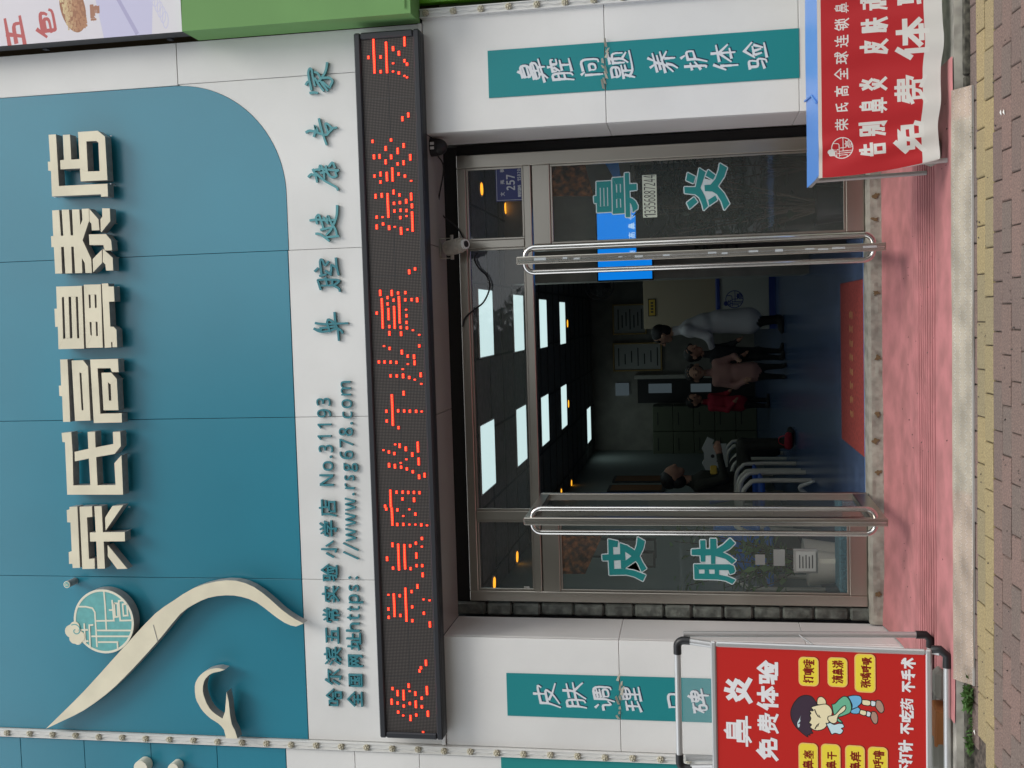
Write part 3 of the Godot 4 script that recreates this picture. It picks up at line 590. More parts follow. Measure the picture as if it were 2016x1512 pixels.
# ------------------------------------------------------------------ the scene
func _ready() -> void:
	var cam := Camera3D.new()
	cam.name = "camera"
	cam.fov = 39.95; cam.near = 0.05; cam.far = 200.0
	cam.transform = Transform3D(Basis(Vector3(-0.0294, -0.9856, -0.1664), Vector3(0.9977, -0.0187, -0.0658), Vector3(0.0617, -0.1679, 0.9839)), Vector3(0, 1.19, 0))
	add_child(cam)
	var env := Environment.new()
	env.background_mode = Environment.BG_SKY
	var sky := ProceduralSkyMaterial.new()
	sky.sky_top_color = Color(0.84, 0.87, 0.90); sky.sky_horizon_color = Color(0.92, 0.93, 0.93)
	sky.sky_curve = 0.2; sky.sky_energy_multiplier = 1.0
	sky.ground_bottom_color = Color(0.35, 0.33, 0.31); sky.ground_horizon_color = Color(0.75, 0.76, 0.77)
	var clouds := FastNoiseLite.new()
	clouds.seed = 4; clouds.frequency = 0.006; clouds.fractal_octaves = 5
	var ct := NoiseTexture2D.new()
	ct.width = 1024; ct.height = 512; ct.seamless = true; ct.noise = clouds
	var cr := Gradient.new()
	cr.colors = PackedColorArray([Color(0.62, 0.64, 0.67), Color(0.80, 0.81, 0.82)])
	ct.color_ramp = cr
	sky.sky_cover = ct; sky.sky_cover_modulate = Color(1, 1, 1, 0.25)
	env.sky = Sky.new(); env.sky.sky_material = sky
	env.background_energy_multiplier = 1.45
	env.tonemap_mode = Environment.TONE_MAPPER_LINEAR
	env.tonemap_exposure = 1.09
	env.sdfgi_enabled = true; env.ssao_enabled = true; env.ssil_enabled = true
	var we := WorldEnvironment.new()
	we.name = "world_environment"; we.environment = env
	add_child(we)
	var sun := DirectionalLight3D.new()
	sun.name = "overcast_sun"
	sun.light_energy = 0.5; sun.light_angular_distance = 24.0; sun.light_color = Color(1.0, 0.98, 0.95)
	sun.rotation_degrees = Vector3(-54, 38, 0)
	sun.shadow_enabled = true
	add_child(sun)
	materials()
	build_ground()
	build_facade()
	build_neighbours()
	build_room()
	build_led()
	build_letters()
	build_entrance()
	build_fixtures()
	build_street_objects()
	build_interior_things()
	build_people()
	build_across_the_street()

# ------------------------------------------------------------------ ground, platform
func ground_y(z: float) -> float:
	return -0.06 * (z + 4.86)

func build_ground() -> void:
	var g := MB.new()
	# the bed of the pavement falls towards the road; beyond it the road runs level
	var zs := [-7.2, -4.86, 0.0, 3.0, 90.0]
	for i in 4:
		var z0: float = zs[i]; var z1: float = zs[i + 1]
		var y0 := ground_y(minf(z0, 3.0)) - 0.012; var y1 := ground_y(minf(z1, 3.0)) - 0.012
		if i < 2: g.quad(Vector3(-60, y1, z1), Vector3(60, y1, z1), Vector3(60, y0, z0), Vector3(-60, y0, z0))
	var sw := struct("pavement", g, M["joint_sand"])
	var r := MB.new()
	var yr := ground_y(0.0) - 0.012
	r.quad(Vector3(-60, yr, 2.2), Vector3(60, yr, 2.2), Vector3(60, yr, 0.0), Vector3(-60, yr, 0.0))
	r.quad(Vector3(-60, yr, 2.2), Vector3(60, yr, 2.2), Vector3(60, yr - 0.13, 2.2), Vector3(-60, yr - 0.13, 2.2))
	struct("roadside_pavement", r, M["platform_stone"])
	var a := MB.new()
	a.quad(Vector3(-120, yr - 0.134, 120), Vector3(120, yr - 0.134, 120), Vector3(120, yr - 0.134, 2.1), Vector3(-120, yr - 0.134, 2.1))
	struct("road", a, M["asphalt"])
	# paving bricks, row by row, as far as the picture shows them and a little beyond
	var rng := RandomNumberGenerator.new()
	rng.seed = 11
	var shapes := []
	for k in 3:
		var b := MB.new()
		b.box(Vector3(0, -0.02, 0), Vector3(0.1955, 0.04, 0.0955), 0.003 + 0.001 * k)
		shapes.append(b.mesh())
	var tilt := Basis(Vector3.RIGHT, atan(0.06))
	var z := -4.81
	var row := 0
	while z < -4.0:
		var yellow := row == 1 or row == 2
		var off: float = [0.06, 0.128, 0.032, 0.09, 0.0, 0.10, 0.02, 0.13, 0.05][row % 9]
		var x := -2.3 + off
		while x < 2.1:
			if x > -1.95 and x < 1.75:
				var m: Material = M["paver_yellow_%d" % (rng.randi() % 3)] if yellow else M["paver_red_%d" % (rng.randi() % 4)]
				var t := Transform3D(tilt * Basis(Vector3.UP, rng.randf_range(-0.008, 0.008)) * Basis(Vector3.FORWARD, rng.randf_range(-0.006, 0.006)), Vector3(x, ground_y(z) + rng.randf_range(-0.0025, 0.0015), z))
				inst("brick", shapes[rng.randi() % 3], m, sw, t)
			x += 0.2
		z += 0.1
		row += 1
	# entrance platform, kerb under its edge
	var p := MB.new()
	p.quad(Vector3(-3.4, 0.055, -4.87), Vector3(3.2, 0.055, -4.87), Vector3(3.2, 0.055, -6.05), Vector3(-3.4, 0.055, -6.05))
	p.quad(Vector3(-3.4, 0.055, -6.05), Vector3(3.2, 0.055, -6.05), Vector3(3.2, 0.095, -6.44), Vector3(-3.4, 0.095, -6.44))
	p.quad(Vector3(-3.4, -0.1, -4.87), Vector3(3.2, -0.1, -4.87), Vector3(3.2, 0.055, -4.87), Vector3(-3.4, 0.055, -4.87))
	struct("entrance_platform", p, M["platform_stone"])
	var k := MB.new()
	var kx := -3.2
	while kx < 3.0:
		var w := rng.randf_range(0.42, 0.6)
		k.bx(kx, kx + w - 0.006, -0.08, 0.022 + rng.randf_range(-0.003, 0.003), -4.868, -4.838, 0.005)
		kx += w
	struct("kerb", k, M["kerb_stone"])
	# moss and small weeds in the joint below the platform
	weeds("weed", Vector3(-1.715, 0.0, -4.82), 110, 0.06, 0.075, "tuft of green weeds beside the lower corner of the chequered ramp plate", 3)
	weeds("weed", Vector3(-1.93, 0.0, -4.82), 70, 0.035, 0.055, "tuft of weeds under the red sandwich board, at the left picture edge", 4)
	weeds("weed", Vector3(-1.83, 0.0, -4.822), 40, 0.06, 0.03, "low thin weeds in the kerb joint between two larger tufts", 5)
	weeds("weed", Vector3(0.72, 0.0, -4.79), 12, 0.03, 0.02, "tiny moss patch in the joint beside the yellow bricks", 6)
	# concrete sill under the door frame
	var s := MB.new()
	var f := FastNoiseLite.new()
	f.seed = 3; f.frequency = 6.0; f.fractal_octaves = 4
	var nx := 150
	for i in nx:
		for j in 8:
			var q := []
			for d in [[0, 0], [1, 0], [1, 1], [0, 1]]:
				var xx := lerpf(-1.86, 1.06, float(i + d[0]) / nx)
				var t := float(j + d[1]) / 8.0
				var pt: Vector3
				if t < 0.6: pt = Vector3(xx, lerpf(0.085, 0.178, t / 0.6), -6.375 - 0.012 * t)
				else: pt = Vector3(xx, 0.178 + 0.004 * (t - 0.6), lerpf(-6.385, -6.53, (t - 0.6) / 0.4))
				var e := f.get_noise_3d(xx * 2.0, pt.y * 9.0, pt.z * 9.0)
				pt += Vector3(0, 0.003 * e, 0.005 * e)
				if t < 0.05: pt.z += 0.006 * f.get_noise_2d(xx * 5.0, 3.0)
				q.append(pt)
			s.quad(q[0], q[1], q[2], q[3])
	var sill := struct("door_sill", s, M["concrete"])
	var r2 := RandomNumberGenerator.new()
	r2.seed = 8
	for px_ in [0.6421, 0.5064, 0.0853, -0.2865, -0.6168, -0.7739, -0.9553, -1.6758]:      # rusty ends of old fixings in the sill
		var b := MB.new()
		var ce := Vector3(px_, 0.135 + r2.randf_range(-0.012, 0.012), -6.3715)
		var pp := PackedVector2Array()
		for i in 14:
			var aa := TAU * i / 14
			pp.append(Vector2(cos(aa), sin(aa) * 1.25) * r2.randf_range(0.007, 0.021))
		b.tf = Transform3D(Basis(), ce)
		b.poly(pp, -0.012, 0.001)
		part("rust_stain", b, M["rust"], sill)

func weeds(called: String, at: Vector3, count: int, spread: float, height: float, label: String, seed_: int) -> void:
	var rng := RandomNumberGenerator.new()
	rng.seed = seed_
	var b := MB.new()
	for i in count:
		var o := at + Vector3(rng.randfn(0, spread * 0.5), 0, rng.randfn(0, 0.012))
		var d := Vector3(rng.randf_range(-1, 1), rng.randf_range(0.8, 1.6), rng.randf_range(-0.1, 1.2)).normalized()
		var l := height * rng.randf_range(0.4, 1.0)
		var side := d.cross(Vector3(rng.randf(), 0.2, rng.randf())).normalized() * l * 0.10
		var mid := o + d * l * 0.55
		var tip := o + d * l + Vector3(0, -0.25 * l, 0)
		b.quad(o - side * 0.3, o + side * 0.3, mid + side, mid - side)
		b.tri(mid - side, mid + side, tip)
	solo(called, b, M["leaf"], at, label, "weeds", "weeds along the kerb")

# ------------------------------------------------------------------ facade
func build_facade() -> void:
	var t := thing("shop_front", Vector3(-0.4, 0.06, -6.0), "white and teal blue metal panel shop front round a glazed entrance", "shop front")
	var B := MB.new()   # dark backing behind the joints
	B.bx(-2.53, 1.70, 2.70, 6.0, -6.30, -6.033)
	B.bx(-2.53, -1.895, 0.0, 2.70, -6.6, -6.033); B.bx(1.105, 1.78, 0.0, 2.70, -6.6, -6.033)
	part("backing_wall", B, M["seam"], t)
	var xs := [-2.527, -1.535, -0.55, 0.445]
	var xe := [-1.5378, -0.5528, 0.4422]
	for i in 3:
		var b := MB.new(); b.bx(xs[i], xe[i], 3.541, 6.0, -6.03, -6.0, 0.0015)
		part("blue_panel", b, M["blue_panel"], t)
		var w := MB.new(); w.bx(xs[i], xe[i], 2.703, 3.538, -6.03, -6.0025, 0.0015)
		part("white_panel", w, M["white_panel"], t)
	var arc := PackedVector2Array()
	for i in 25:
		var a := -PI / 2 * (1.0 - i / 24.0)
		arc.append(Vector2(0.774, 4.207) + Vector2(cos(a), sin(a)) * 0.672)
	var bl := PackedVector2Array([Vector2(0.445, 3.536)])
	bl.append_array(arc)
	bl.append_array(PackedVector2Array([Vector2(1.447, 6.0), Vector2(0.445, 6.0)]))
	var b4 := MB.new(); b4.poly(bl, -6.03, -6.0)
	part("blue_panel", b4, M["blue_panel"], t)
	var wl := PackedVector2Array([Vector2(0.445, 2.703), Vector2(1.4525, 2.703), Vector2(1.4525, 4.185)])
	var back := arc.duplicate()
	back.reverse()
	for q in back:
		if q.y < 4.18: wl.append(q + Vector2(0.0015, -0.0015))
	wl.append(Vector2(0.445, 3.533))
	var w4 := MB.new(); w4.poly(wl, -6.03, -6.0025)
	part("white_panel", w4, M["white_panel"], t)
	for q in [[1.4500, 1.70, 4.189, 6.0], [1.4560, 1.70, 2.703, 4.1855],
			[1.078, 1.78, 1.6365, 2.674], [1.078, 1.78, 0.5885, 1.6335], [1.078, 1.78, 0.05, 0.5855],
			[-2.527, -1.871, 1.6365, 2.674], [-2.527, -1.871, 0.5885, 1.6335], [-2.527, -1.871, 0.05, 0.5855]]:
		var w := MB.new(); w.bx(q[0], q[1], q[2], q[3], -6.03, -6.0025, 0.002)
		part("white_panel", w, M["white_panel"], t)
	for q in [[0.05, 0.5855], [0.5885, 1.6335], [1.6365, 2.674]]:
		var w := MB.new(); w.bx(1.0765, 1.105, q[0], q[1], -6.43, -6.0325, 0.0015)
		part("reveal_panel", w, M["white_panel"], t)
		var v := MB.new(); v.bx(-1.895, -1.8695, q[0], q[1], -6.43, -6.0325, 0.0015)
		part("reveal_panel", v, M["white_panel"], t)
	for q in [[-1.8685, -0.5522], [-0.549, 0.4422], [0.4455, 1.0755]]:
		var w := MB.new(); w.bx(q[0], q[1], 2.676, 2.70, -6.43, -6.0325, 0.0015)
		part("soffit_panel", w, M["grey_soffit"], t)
	var tr := MB.new(); tr.bx(-2.527, 1.70, 2.6775, 2.700, -6.03, -5.992, 0.002)
	part("edge_trim", tr, M["white_panel"], t)
	# rough granite blocks between panels and door frame
	var rng := RandomNumberGenerator.new()
	rng.seed = 5
	var y := 0.10
	while y < 2.6:
		var h := rng.randf_range(0.16, 0.21)
		for side in 1:
			var g := MB.new()
			var x0 := -1.866 if side == 0 else 0.992
			var x1 := -1.782 if side == 0 else 1.066
			g.bx(x0 + rng.randf_range(0, 0.006), x1 - rng.randf_range(0, 0.008), y + 0.004, y + h - 0.004, -6.52, -6.448 + rng.randf_range(-0.012, 0.008), 0.012)
			part("granite_block", g, M["granite"], t)
		y += h
	var hd := MB.new(); hd.bx(-1.866, 1.066, 2.60, 2.70, -6.60, -6.47); hd.bx(0.985, 1.074, 0.10, 2.5995, -6.60, -6.475)
	part("dark_header", hd, M["dark_gap"], t)
	# teal banners with brushed lettering on the two pillars
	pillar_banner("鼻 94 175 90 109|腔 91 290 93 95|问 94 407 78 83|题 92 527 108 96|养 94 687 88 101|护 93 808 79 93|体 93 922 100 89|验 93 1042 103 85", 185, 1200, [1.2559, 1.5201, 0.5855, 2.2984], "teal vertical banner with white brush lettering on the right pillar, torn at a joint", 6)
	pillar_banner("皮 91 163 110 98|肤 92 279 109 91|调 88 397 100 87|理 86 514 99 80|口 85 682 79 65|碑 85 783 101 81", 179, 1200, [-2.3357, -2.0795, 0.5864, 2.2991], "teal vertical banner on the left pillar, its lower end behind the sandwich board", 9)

func pillar_banner(text: String, w: int, h: int, r: Array, label: String, seed_: int) -> void:
	var k := 1.0
	var cv := Canvas.new(int(w * k), int(h * k), lin(0.012, 0.235, 0.255))
	for e in text.split("|"):
		var f := e.split(" ")
		var ce := Vector2(float(f[1]), float(f[2])) * k
		var sz := Vector2(float(f[3]), float(f[4])) * k * 1.06
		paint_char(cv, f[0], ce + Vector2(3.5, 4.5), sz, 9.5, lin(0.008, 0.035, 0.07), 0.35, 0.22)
		paint_char(cv, f[0], ce, sz, 9.5, lin(0.70, 0.72, 0.76), 0.35, 0.22)
	var t := thing("pillar_banner", Vector3((r[0] + r[1]) / 2, r[2], -5.999), label, "banner", "teal pillar banners")
	var cut := 1.635
	for half in 2:
		var y0: float = r[2] if half == 0 else cut + 0.003
		var y1: float = cut - 0.003 if half == 0 else r[3]
		var b := MB.new()
		b.bx(r[0], r[1], y0, y1, -6.0015, -5.9995)
		part("film_edge", b, M["sticker_teal"], t)
		var q := MB.new()
		q.quad(Vector3(r[0], y0, -5.9985), Vector3(r[1], y0, -5.9985), Vector3(r[1], y1, -5.9985), Vector3(r[0], y1, -5.9985))
		var va: float = (r[3] - y1) / (r[3] - r[2]); var vb: float = (r[3] - y0) / (r[3] - r[2])
		q.u = PackedVector2Array([Vector2(0, vb), Vector2(1, vb), Vector2(1, va), Vector2(0, va)])
		var m: Material = textured("banner_print_%d" % seed_, cv.tex(), 0.4) if half == 0 else M["banner_print_%d" % seed_]
		part("printed_film", q, m, t)
	# curled, torn film along the panel joint
	var rng := RandomNumberGenerator.new()
	rng.seed = seed_
	var tear := MB.new()
	for i in 9:
		var x := lerpf(r[0] + 0.005, r[1] - 0.03, i / 8.0)
		var y := cut + rng.randf_range(-0.010, 0.012)
		var l := rng.randf_range(0.02, 0.06)
		var up := rng.randf_range(-0.016, 0.016)
		var z := rng.randf_range(0.006, 0.022)
		tear.quad(Vector3(x, y - 0.007, -5.996), Vector3(x + l, y - 0.004 + up, -5.997), Vector3(x + l * 0.9, y + up + 0.005, -6.0 + z), Vector3(x + l * 0.1, y + 0.008, -6.0 + z * 0.6))
	part("torn_film", tear, M["torn_film"], t)

# ------------------------------------------------------------------ strips of pixel lights, neighbouring shops
func light_strip(x: float, y0: float, y1: float, z: float, first: float, step: float, label: String) -> void:
	var t := thing("pixel_light_strip", Vector3(x, y0, z), label, "light strip", "strips of pixel lights")
	var ch := MB.new()
	ch.bx(x - 0.024, x + 0.024, y0, y1, z, z + 0.035, 0.003)
	ch.bx(x - 0.024, x - 0.019, y0, y1, z + 0.0355, z + 0.043); ch.bx(x + 0.019, x + 0.024, y0, y1, z + 0.0355, z + 0.043)
	part("channel", ch, M["white_plastic"], t)
	var m := MB.new()
	m.cyl(Vector3(0, 0, 0), Vector3(0, 0, 0.012), 0.019, 0.019, 16)
	m.ball(Vector3(0, 0, 0.014), Vector3(0.0085, 0.0085, 0.008), 8, 4)
	for i in 6:
		var a := TAU * i / 6
		m.ball(Vector3(cos(a) * 0.0125, sin(a) * 0.0125, 0.012), Vector3(0.0062, 0.0062, 0.006), 8, 4)
	var mesh := m.mesh()
	var rng := RandomNumberGenerator.new()
	rng.seed = int(absf(x) * 1000)
	var y := first
	var wire := MB.new()
	while y > y0 + 0.03:
		if y < y1 - 0.02:
			inst("pixel_light", mesh, M["bulb"], t, Transform3D(Basis(Vector3.BACK, rng.randf_range(0, 1)) * Basis(Vector3.RIGHT, rng.randf_range(-0.1, 0.1)), Vector3(x + rng.randf_range(-0.003, 0.003), y, z + 0.035)))
			wire.tube(PackedVector3Array([Vector3(x - 0.004, y - 0.012, z + 0.040), Vector3(x + 0.005, y - step * 0.35, z + 0.043), Vector3(x - 0.006, y - step * 0.65, z + 0.041), Vector3(x + 0.003, y - step + 0.012, z + 0.040)]), 0.0022, 5)
		y -= step
	part("wire", wire, M["white_plastic"], t).set_meta("kind", "stuff")

func build_neighbours() -> void:
	light_strip(-2.555, 0.3, 5.9, -6.02, 5.5619, 0.1597, "white strip of pixel lights dividing the shop from its left neighbour")
	light_strip(1.7506, 0.3, 2.6834, -6.02, 2.6464, 0.1597, "white strip of pixel lights right of the red letters display, below the green box")
	# shop to the left
	var l := thing("left_neighbour_shop_front", Vector3(-3.6, 0, -6.0), "blue over white panel front of the shop next door on the left", "shop front")
	var bk := MB.new(); bk.bx(-6.0, -2.60, 0.0, 6.0, -6.3, -6.035)
	part("backing_wall", bk, M["seam"], l)
	var yb := 3.6908
	var seams := [3.6908, 4.1408, 4.5835, 5.0401, 5.4859, 6.0]
	for i in seams.size() - 1:
		var b := MB.new(); b.bx(-6.0, -2.592, seams[i] + 0.0015, seams[i + 1] - 0.0015, -6.03, -6.001, 0.0015)
		part("blue_panel", b, M["blue_panel"], l)
	var wy := [0.0, 1.2, 2.2, 2.8457, 3.2494, yb - 0.002]
	for i in wy.size() - 1:
		var b := MB.new(); b.bx(-6.0, -2.592, wy[i] + 0.0015, wy[i + 1] - 0.0015, -6.03, -6.001, 0.0015)
		part("white_panel", b, M["white_panel"], l)
	var nb := MB.new()
	nb.bx(-3.2, -2.5811, 0.6, 2.3463, -6.0005, -5.997)
	part("teal_banner", nb, M["sticker_teal"], l)
	for q in [[-2.7198, 4.6143, 0.045], [-2.7169, 4.3969, 0.035]]:
		var d := MB.new(); d.cyl(Vector3(q[0], q[1], -5.99), Vector3(q[0], q[1], -5.92), q[2], q[2], 20)
		part("raised_letter_end", d, M["logo_cream"], l)
	# shop to the right: poster light box, fabric covered box, green panels
	var pz := -5.86
	var px0 := 1.7172
	var pyb := 4.051
	var p := thing("poster_light_box", Vector3(2.6, pyb, -5.9), "white poster box with bread and red brush writing at the neighbouring bakery", "light box")
	var fr := MB.new()
	fr.bx(px0, px0 + 1.8, pyb, pyb + 2.4, pz - 0.09, pz - 0.004)
	part("dark_case", fr, M["bezel"], p)
	var cv := Canvas.new(1024, 1024, Color(0.88, 0.86, 0.89))
	cv.fill(PackedVector2Array([Vector2(0, 620), Vector2(330, 560), Vector2(620, 700), Vector2(520, 900), Vector2(0, 860)]), Color(0.80, 0.79, 0.90))
	cv.fill(PackedVector2Array([Vector2(0, 780), Vector2(420, 560), Vector2(440, 566), Vector2(10, 796)]), Color(0.70, 0.68, 0.82))
	for i in 9: cv.ring(Vector2(60 + i * 24, 930 - i * 12), 40 - i, 16, 5, Color(0.82, 0.81, 0.90))
	var rr := RandomNumberGenerator.new()
	rr.seed = 9
	var loaf := PackedVector2Array()
	for i in 30: loaf.append(Vector2(150, 470) + Vector2(cos(TAU * i / 30) * 118, sin(TAU * i / 30) * 62).rotated(-0.25))
	cv.fill(loaf, Color(0.62, 0.42, 0.30))
	for i in 260:
		var q: Vector2 = Vector2(150, 470) + Vector2(rr.randf_range(-1, 1) * 104, rr.randf_range(-1, 1) * 50).rotated(-0.25)
		var c: Color = Color(0.70, 0.50, 0.36).lerp(Color(0.84, 0.76, 0.58), clampf((470 - q.y) / 70.0 + rr.randf_range(0, 0.5), 0, 1))
		cv.rbox(q.x - rr.randf_range(3, 12), q.y - 4, q.x + rr.randf_range(3, 10), q.y + 4, 3, c)
	for i in 14: cv.rbox(70 + rr.randf() * 90, 555 + rr.randf() * 40, 80 + rr.randf() * 90, 565 + rr.randf() * 40, 3, Color(0.66, 0.46, 0.36))
	paint_char(cv, "包", Vector2(88, 330), Vector2(150, 110), 17, Color(0.74, 0.33, 0.33), 0.3, 0.2)
	paint_char(cv, "五", Vector2(60, 165), Vector2(170, 120), 19, Color(0.74, 0.33, 0.33), 0.3, 0.2)
	var sh := MB.new()
	sh.quad(Vector3(px0 + 0.004, pyb + 0.004, pz), Vector3(px0 + 1.3, pyb + 0.004, pz), Vector3(px0 + 1.3, pyb + 1.304, pz), Vector3(px0 + 0.004, pyb + 1.304, pz))
	part("poster", sh, textured("poster_print", cv.tex(), 0.35), p)
	var sh2 := MB.new()
	sh2.bx(px0 + 0.004, px0 + 1.796, pyb + 1.306, pyb + 2.39, pz - 0.004, pz)
	part("poster", sh2, M["white_plastic"], p)
	for yy in [pyb + 0.14, pyb + 0.95, pyb + 1.6]:
		var br := MB.new()
		br.bx(1.71, px0 + 0.3, yy, yy + 0.03, -5.99, pz - 0.095)
		part("bracket", br, M["bezel"], p)
	var gz := -5.7875
	var gy0 := 2.6854
	var gy1 := pyb - 0.012
	var c := thing("fabric_box_sign", Vector3(2.6, gy0, -5.9), "pale green fabric covered box sign between the poster and the pixel lights", "box sign")
	var gb := MB.new()
	var n := 24
	for i in n:
		for j in 6:
			var q := []
			for d in [[0, 0], [1, 0], [1, 1], [0, 1]]:
				var a := float(i + d[0]) / n; var bb := float(j + d[1]) / 6.0
				q.append(Vector3(lerpf(1.702, 3.2, bb), lerpf(gy0, gy1, a), gz + 0.004 * sin(a * 17.0 + bb * 3.0) * sin(bb * 9.0)))
			gb.quad(q[0], q[1], q[2], q[3])
	gb.quad(Vector3(1.702, gy0, -5.995), Vector3(1.702, gy0, gz), Vector3(1.702, gy1, gz), Vector3(1.702, gy1, -5.995))
	gb.quad(Vector3(1.702, gy0, -5.995), Vector3(3.2, gy0, -5.995), Vector3(3.2, gy0, gz), Vector3(1.702, gy0, gz))
	gb.quad(Vector3(1.702, gy1, gz), Vector3(3.2, gy1, gz), Vector3(3.2, gy1, -5.995), Vector3(1.702, gy1, -5.995))
	part("fabric_cover", gb, M["green_cloth"], c)
	var hm := MB.new()
	hm.bx(1.73, 3.1, gy0 + 0.03, gy0 + 0.036, gz + 0.005, gz + 0.009)
	part("seam_fold", hm, M["green_cloth"], c)
	var rn := thing("right_neighbour_shop_front", Vector3(3.0, 0, -6.1), "bright green front of the bakery next door on the right", "shop front")
	var gp := MB.new(); gp.bx(1.815, 5.0, 0.0, gy0 + 0.2, -6.06, -6.0, 0.002)
	part("green_panel", gp, M["green_panel"], rn)
	var bw := MB.new(); bw.bx(1.702, 5.0, gy0, 6.0, -6.5, -6.08)
	part("bare_wall", bw, M["brown_wall"], rn)

const DOWNLIGHTS := ["nearest warm downlight above the right pane, left of the number plate", "warm downlight just below the blue number plate, second in the right column", "warm downlight on the right beside the top of the right door's handle", "warm downlight behind the right light panels, deep in the middle", "warm downlight behind the left light panels, deep in the middle", "farthest warm downlight in the left column", "warm downlight glimpsed at the top of the open left door", "warm downlight by the top of the left door's handle", "bright warm downlight in the middle of the left fanlight", "nearest warm downlight at the outer edge of the left fanlight"]

# ------------------------------------------------------------------ shop interior shell
func build_room() -> void:
	var f := MB.new()
	f.quad(Vector3(-2.3, 0.16, -6.52), Vector3(2.6, 0.16, -6.52), Vector3(2.6, 0.16, -18.0), Vector3(-2.3, 0.16, -18.0))
	struct("shop_floor", f, M["floor_blue"])
	var e := MB.new(); e.bx(-1.8, 1.0, 0.150, 0.172, -6.60, -6.535, 0.003)
	struct("floor_edge_strip", e, M["lid_blue"])
	var c := MB.new(); c.bx(-2.6, 2.9, 2.86, 3.0, -18.2, -6.6)
	var ceil := struct("shop_ceiling", c, M["ceiling_tile"])
	var gr := MB.new()
	var z := -6.9
	while z > -18.0:
		gr.bx(-2.3, 2.6, 2.853, 2.859, z - 0.01, z + 0.01); z -= 0.6
	for i in 8: gr.bx(-2.12 + i * 0.6, -2.10 + i * 0.6, 2.8505, 2.8545, -18.0, -6.6)
	part("ceiling_grid", gr, M["ceiling_bar"], ceil).set_meta("kind", "stuff")
	var w := MB.new()
	w.bx(-2.55, -2.3, -0.1, 3.0, -18.2, -6.62)
	struct("shop_left_wall", w, M["room_wall_green"])
	var w2 := MB.new()
	w2.bx(2.6, 2.85, -0.1, 3.0, -18.2, -6.62)
	struct("shop_right_wall", w2, M["room_wall"])
	var w3 := MB.new()
	w3.bx(-2.3, 2.6, -0.1, 3.0, -18.2, -18.0)
	struct("shop_back_wall", w3, M["room_wall"])
	var w4 := MB.new()
	w4.bx(-2.55, -1.80, -0.1, 3.0, -6.75, -6.605); w4.bx(1.02, 2.85, -0.1, 3.0, -6.75, -6.605); w4.bx(-1.8, 1.02, 2.63, 3.0, -6.75, -6.605)
	struct("shop_front_wall", w4, M["room_wall"])
	var col := MB.new()
	col.bx(0.3175, 2.6, 0.16, 2.86, -10.1, -9.6)
	struct("shop_pier", col, M["room_wall"])
	# ceiling light panels
	var k := 0
	for q in [[-0.03, -8.5183], [-1.1119, -8.4296], [-0.045, -10.1835], [-1.1388, -10.1717], [-0.0663, -11.9134], [-1.1567, -11.8625], [-0.0772, -13.7526], [-1.1637, -13.6782], [-1.7463, -16.967]]:
		var t := thing("ceiling_light_panel", Vector3(q[0], 2.85, q[1]), ["left", "right"][k % 2] + " square ceiling light panel of the " + ["first", "second", "third", "fourth", "fifth"][k / 2] + " row from the door", "ceiling light", "square ceiling lights")
		var fr := MB.new()
		fr.bx(q[0] - 0.28, q[0] + 0.28, 2.842, 2.8525, q[1] - 0.30, q[1] + 0.30)
		part("frame", fr, M["white_plastic"], t)
		var d := MB.new()
		d.quad(Vector3(q[0] - 0.27, 2.8405, q[1] - 0.29), Vector3(q[0] + 0.27, 2.8405, q[1] - 0.29), Vector3(q[0] + 0.27, 2.8405, q[1] + 0.29), Vector3(q[0] - 0.27, 2.8405, q[1] + 0.29))
		part("diffuser", d, M["panel_light"], t)
		var al := AreaLight3D.new()
		al.name = "panel_glow"
		al.area_size = Vector2(0.54, 0.58)
		al.light_energy = 0.045; al.light_color = Color(0.92, 1.0, 1.0); al.set("area_range", 14.0); al.set("area_attenuation", 2.0)
		al.shadow_enabled = true
		al.position = Vector3(q[0], 2.83, q[1]) - t.position
		al.rotation_degrees.x = -90
		t.add_child(al)
		k += 1
	k = 0
	for q in [[1.0547, -8.4785], [1.0077, -9.5906], [1.0589, -13.1554], [-0.0887, -14.2705], [-1.1697, -14.1431], [-2.2732, -14.2556], [-2.2076, -13.1175], [-2.2, -10.7874], [-2.2327, -9.6665], [-2.1872, -8.5002]]:
		var t := thing("downlight", Vector3(q[0], 2.85, q[1]), DOWNLIGHTS[k], "ceiling light", "small warm downlights")
		var r := MB.new()
		r.cyl(Vector3(q[0], 2.84, q[1]), Vector3(q[0], 2.8535, q[1]), 0.062, 0.066, 18)
		part("trim_ring", r, M["white_plastic"], t)
		var d := MB.new()
		d.cyl(Vector3(q[0], 2.836, q[1]), Vector3(q[0], 2.8395, q[1]), 0.05, 0.05, 18)
		part("lamp", d, M["warm_lamp"], t)
		k += 1
